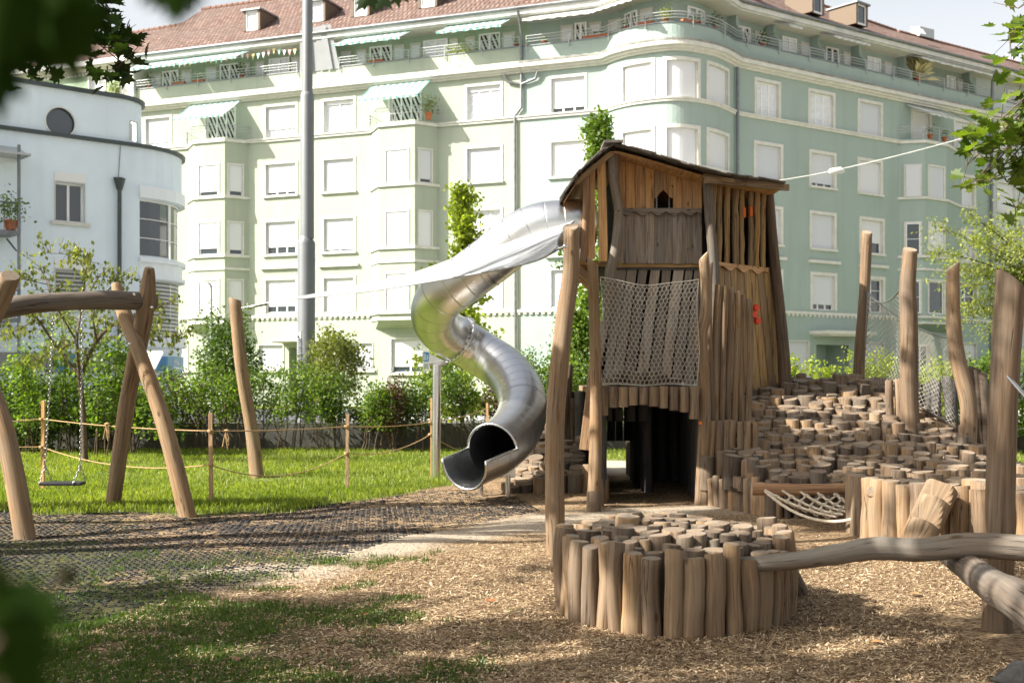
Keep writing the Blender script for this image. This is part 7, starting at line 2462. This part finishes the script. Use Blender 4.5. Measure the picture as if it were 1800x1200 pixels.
# maple branches hanging into the picture
def hanging(label, root, ends, Y, sig, n, leaf, lm, seed, extra_trunk=None):
    rng = np.random.default_rng(seed)
    t = thing('maple_tree', (extra_trunk[0].x, extra_trunk[0].y, 0), label, 'tree')
    mb = MB(); tips = []
    mb.tube(extra_trunk, [.22, .18, .13, .07][:len(extra_trunk)], 12, 0, 0)
    root = Vector(root)
    for e in ends:
        e = Vector(e); m_ = root.lerp(e, .5) + Vector((0, 0, .12))
        P = catmull([root, m_, e], 7); mb.tube(P, list(np.linspace(.03, .004, len(P))), 6, 0, 0, caps=(False, False))
        for j in range(6, len(P)):
            for q in range(3):
                d = Vector(rng.normal(0, sig, 3)); mb.tube([P[j], P[j] + d], [.004, .002], 3, 0, 0, caps=(False, False)); tips += [P[j] + d, P[j] + d * .5]
    mb.build('trunk', M['bark'], t)
    C = np.array([list(c) for c in tips]); pos = C[rng.integers(0, len(C), n)] + rng.normal(0, sig * .45, (n, 3))
    scatter('crown', MAPLE[0], MAPLE[1], pos, rots(n, .8, rng), rng.uniform(leaf * .6, leaf * 1.15, n), M[lm], rng.random(n), t)
    return t
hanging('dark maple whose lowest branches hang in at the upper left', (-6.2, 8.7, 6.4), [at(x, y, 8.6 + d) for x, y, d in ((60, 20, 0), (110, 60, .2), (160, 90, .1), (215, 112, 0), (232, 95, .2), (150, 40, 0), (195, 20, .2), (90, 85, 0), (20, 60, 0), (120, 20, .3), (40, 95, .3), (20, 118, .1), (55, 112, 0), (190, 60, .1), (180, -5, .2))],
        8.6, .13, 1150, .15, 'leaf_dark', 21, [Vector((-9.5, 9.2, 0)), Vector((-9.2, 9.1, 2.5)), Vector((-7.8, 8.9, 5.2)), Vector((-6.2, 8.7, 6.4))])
hanging('leafy maple whose sunny branches reach in at the upper right', (6.2, 8.2, 5.6), [at(x, y, 8.3 + d) for x, y, d in ((1790, 15, 0), (1775, 60, .2), (1800, 130, 0), (1785, 175, .1), (1760, 210, .2), (1775, 255, 0), (1745, 235, .3), (1735, 300, .1), (1712, 318, 0), (1700, 290, .2), (1770, 320, .1), (1785, 365, 0), (1800, 300, .3), (1795, 220, 0), (1800, 70, .1), (1765, 290, 0), (1740, 270, 0))],
        8.3, .13, 900, .125, 'leaf_maple', 22, [Vector((8.6, 9.2, 0)), Vector((8.3, 9, 2.5)), Vector((7.4, 8.6, 4.6)), Vector((6.2, 8.2, 5.6))])

# out-of-focus twigs close to the lens
def near_twig(label, leaves, root, seed):
    rng = np.random.default_rng(seed)
    t = thing('leafy_twig', root, label, 'twig')
    mb = MB(); pos = []; scl = []
    for px, py, Y, s_ in leaves:
        if Y < 1.5: Y, s_ = Y * .55, s_ * .55
        p = at(px, py, Y); pos.append(list(p)); scl.append(s_)
        mb.tube([Vector(root), Vector(root).lerp(p, .6) + Vector((0, 0, .01)), p], [.004, .003, .0015], 5, 0, 0, caps=(False, False))
    mb.build('stem', M['bark'], t)
    n = len(pos)
    # leaves hang roughly face-on to the light, tips down
    Rm = np.zeros((n, 3, 3))
    for i in range(n):
        m_ = Matrix.Rotation(rng.normal(0, .5), 3, 'Y') @ Matrix.Rotation(-math.pi / 2 + rng.normal(0, .4), 3, 'X') @ Matrix.Rotation(rng.normal(0, .6), 3, 'Z')
        Rm[i] = np.array(m_)
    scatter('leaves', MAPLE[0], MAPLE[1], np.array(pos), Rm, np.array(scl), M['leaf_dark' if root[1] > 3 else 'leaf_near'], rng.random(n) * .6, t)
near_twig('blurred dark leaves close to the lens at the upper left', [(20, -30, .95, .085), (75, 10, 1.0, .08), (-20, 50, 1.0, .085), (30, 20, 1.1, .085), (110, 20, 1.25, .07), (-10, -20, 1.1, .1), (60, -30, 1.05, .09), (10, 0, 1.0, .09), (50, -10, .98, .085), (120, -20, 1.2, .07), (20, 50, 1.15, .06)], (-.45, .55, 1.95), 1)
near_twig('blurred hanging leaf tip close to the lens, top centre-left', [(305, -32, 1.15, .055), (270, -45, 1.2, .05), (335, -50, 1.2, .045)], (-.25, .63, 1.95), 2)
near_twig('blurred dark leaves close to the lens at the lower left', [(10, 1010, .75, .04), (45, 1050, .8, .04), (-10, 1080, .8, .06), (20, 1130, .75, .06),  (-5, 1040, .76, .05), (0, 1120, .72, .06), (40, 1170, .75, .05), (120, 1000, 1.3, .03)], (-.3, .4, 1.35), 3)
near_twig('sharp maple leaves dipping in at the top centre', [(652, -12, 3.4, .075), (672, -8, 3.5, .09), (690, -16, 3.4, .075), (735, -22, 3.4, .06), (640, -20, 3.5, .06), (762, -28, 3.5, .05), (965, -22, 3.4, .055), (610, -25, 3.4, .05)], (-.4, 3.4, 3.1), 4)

# ---- park trees outside the frame: left crowns dapple, overhead crowns added against skylight
LIT_SPOTS = [(.75, 7.35, .42, .38), (1.97, 8.1, .4, .3), (6.1, 17.1, 1.4, 1.1), (4.3, 14.9, .8, .5), (2.5, 10.9, .5, .5), (5.2, 15.3, .7, .4), (6.9, 16.3, .9, .5), (5.6, 17.9, .7, .4),
        (7.4, 15.2, .6, .35), (6.3, 14.2, .5, .3), (-.1, 7.9, .35, .5), (1.5, 8.9, .45, .35), (2.7, 9.0, .5, .5), (3.6, 8.3, .4, .4), (2.0, 6.6, .4, .25), (-1.0, 9.6, 1.0, .8), (-.6, 7.6, .5, .3), (-2.6, 6.6, .35, .2), (.2, 11.5, .9, .8), (-3, 11.5, 1.2, .7), (3.3, 11.2, .7, .5),
        (-1.9, 14.8, 1.2, .8), (-.7, 13.0, .8, .6), (2.4, 12.0, .8, .5)]  # ground ellipses kept sunlit by leaving crown leaves out
def shade_tree(name_label, base, crown, rad, n, seed, leaf=.17):
    rng = np.random.default_rng(seed); c = Vector(crown); b0 = Vector(base)
    t = thing('maple_tree', base, name_label, 'tree')
    mb = MB(); mb.tube([b0, b0.lerp(c, .3), b0.lerp(c, .6), c], [.28, .22, .17, .08], 12, 0, 0)
    K = 34
    cl = rng.normal(size=(K, 3)); cl /= np.linalg.norm(cl, axis=1)[:, None]
    cl = cl * rng.uniform(.25, 1.0, (K, 1)) * np.array(rad) + np.array(c)
    for k in range(K): mb.tube([b0.lerp(c, rng.uniform(.55, 1)), Vector(cl[k])], [.05, .01], 5, 0, 0, caps=(False, False))
    mb.build('trunk', M['bark'], t)
    cid = rng.integers(0, K, n); pos = cl[cid] + rng.normal(0, 1, (n, 3)) * np.array(rad) * .085
    px = 900 + pos[:, 0] / np.maximum(pos[:, 1], .01) * F; py = HY - (pos[:, 2] - CZ) / np.maximum(pos[:, 1], .01) * F
    vis = (pos[:, 1] > 0) & (px > -60) & (px < 1860) & (py > -60) & (py < 1260)
    # crown shaped for the light: leaves cut over sun spots, kept at lower left
    gx = pos[:, 0] - sun_dir.x / sun_dir.z * pos[:, 2]; gy = pos[:, 1] - sun_dir.y / sun_dir.z * pos[:, 2]
    open_ = vnoise(gx, gy, 1.15, 13) * .6 + vnoise(gx, gy, 2.9, 29) * .4 > .56
    for (ox, oy, rx, ry) in LIT_SPOTS: open_ |= ((gx - ox) / rx) ** 2 + ((gy - oy) / ry) ** 2 < 1
    open_ &= ~((gx < -.7) & (gy < 7.8) & (vnoise(gx, gy, 1.9, 5) < .7))
    pos = pos[~vis & ~open_]; n = len(pos)
    scatter('crown', LEAF_V, LEAF_F, pos, rots(n, None, rng), rng.uniform(leaf * .7, leaf * 1.2, n), M['leaf_maple'], rng.random(n), t)
shade_tree('park maple at the left, its crown above the picture', (-9.5, 3.0, 0), (-8.3, 3.6, 7.6), (3.2, 3.0, 2.3), 8000, 41)
shade_tree('park maple behind the viewer at the left', (-6.0, -1.0, 0), (-5.2, 0.6, 7.2), (3.0, 2.4, 2.0), 8000, 42)
shade_tree('park maple standing left of the swing', (-11.0, 9.0, 0), (-8.6, 9.2, 9.6), (3.4, 3.0, 2.2), 6500, 43)
shade_tree('park maple a few steps left of the viewer', (-4.8, 2.5, 0), (-4.4, 5.2, 8.4), (2.5, 2.2, 1.5), 5000, 44)
shade_tree('park maple above the play area left', (-4.0, 5.0, 14.0) if False else (-7.5, 13.5, 0), (-5.6, 11.0, 10.4), (3.0, 2.6, 1.8), 4200, 45)
shade_tree('unseen maple added right of the viewer, crown overhead blocking skylight', (7.5, 1.5, 0), (5.0, 4.0, 9.8), (5.5, 4.2, 2.0), 16000, 51, .28)  # from here on, unseen crowns added to hold back skylight over the play area
shade_tree('unseen maple added right of the play area, crown blocking skylight', (13.0, 8.0, 0), (10.5, 9.5, 10.5), (4.5, 4.5, 2.4), 13000, 52, .28)
shade_tree('unseen maple added behind the viewer, crown overhead blocking skylight', (1.5, -5.0, 0), (0.0, -3.2, 8.8), (5.5, 3.4, 2.4), 14000, 53, .28)
shade_tree('unseen maple added at the far right behind the viewer, blocking skylight', (10.0, -4.0, 0), (9.0, -3.0, 7.5), (4.5, 3.5, 3.2), 9000, 54, .26)
shade_tree('park maple far to the left of the viewer', (-12.5, 2.5, 0), (-11.3, 3.3, 7.2), (2.8, 2.6, 2.0), 9500, 46)
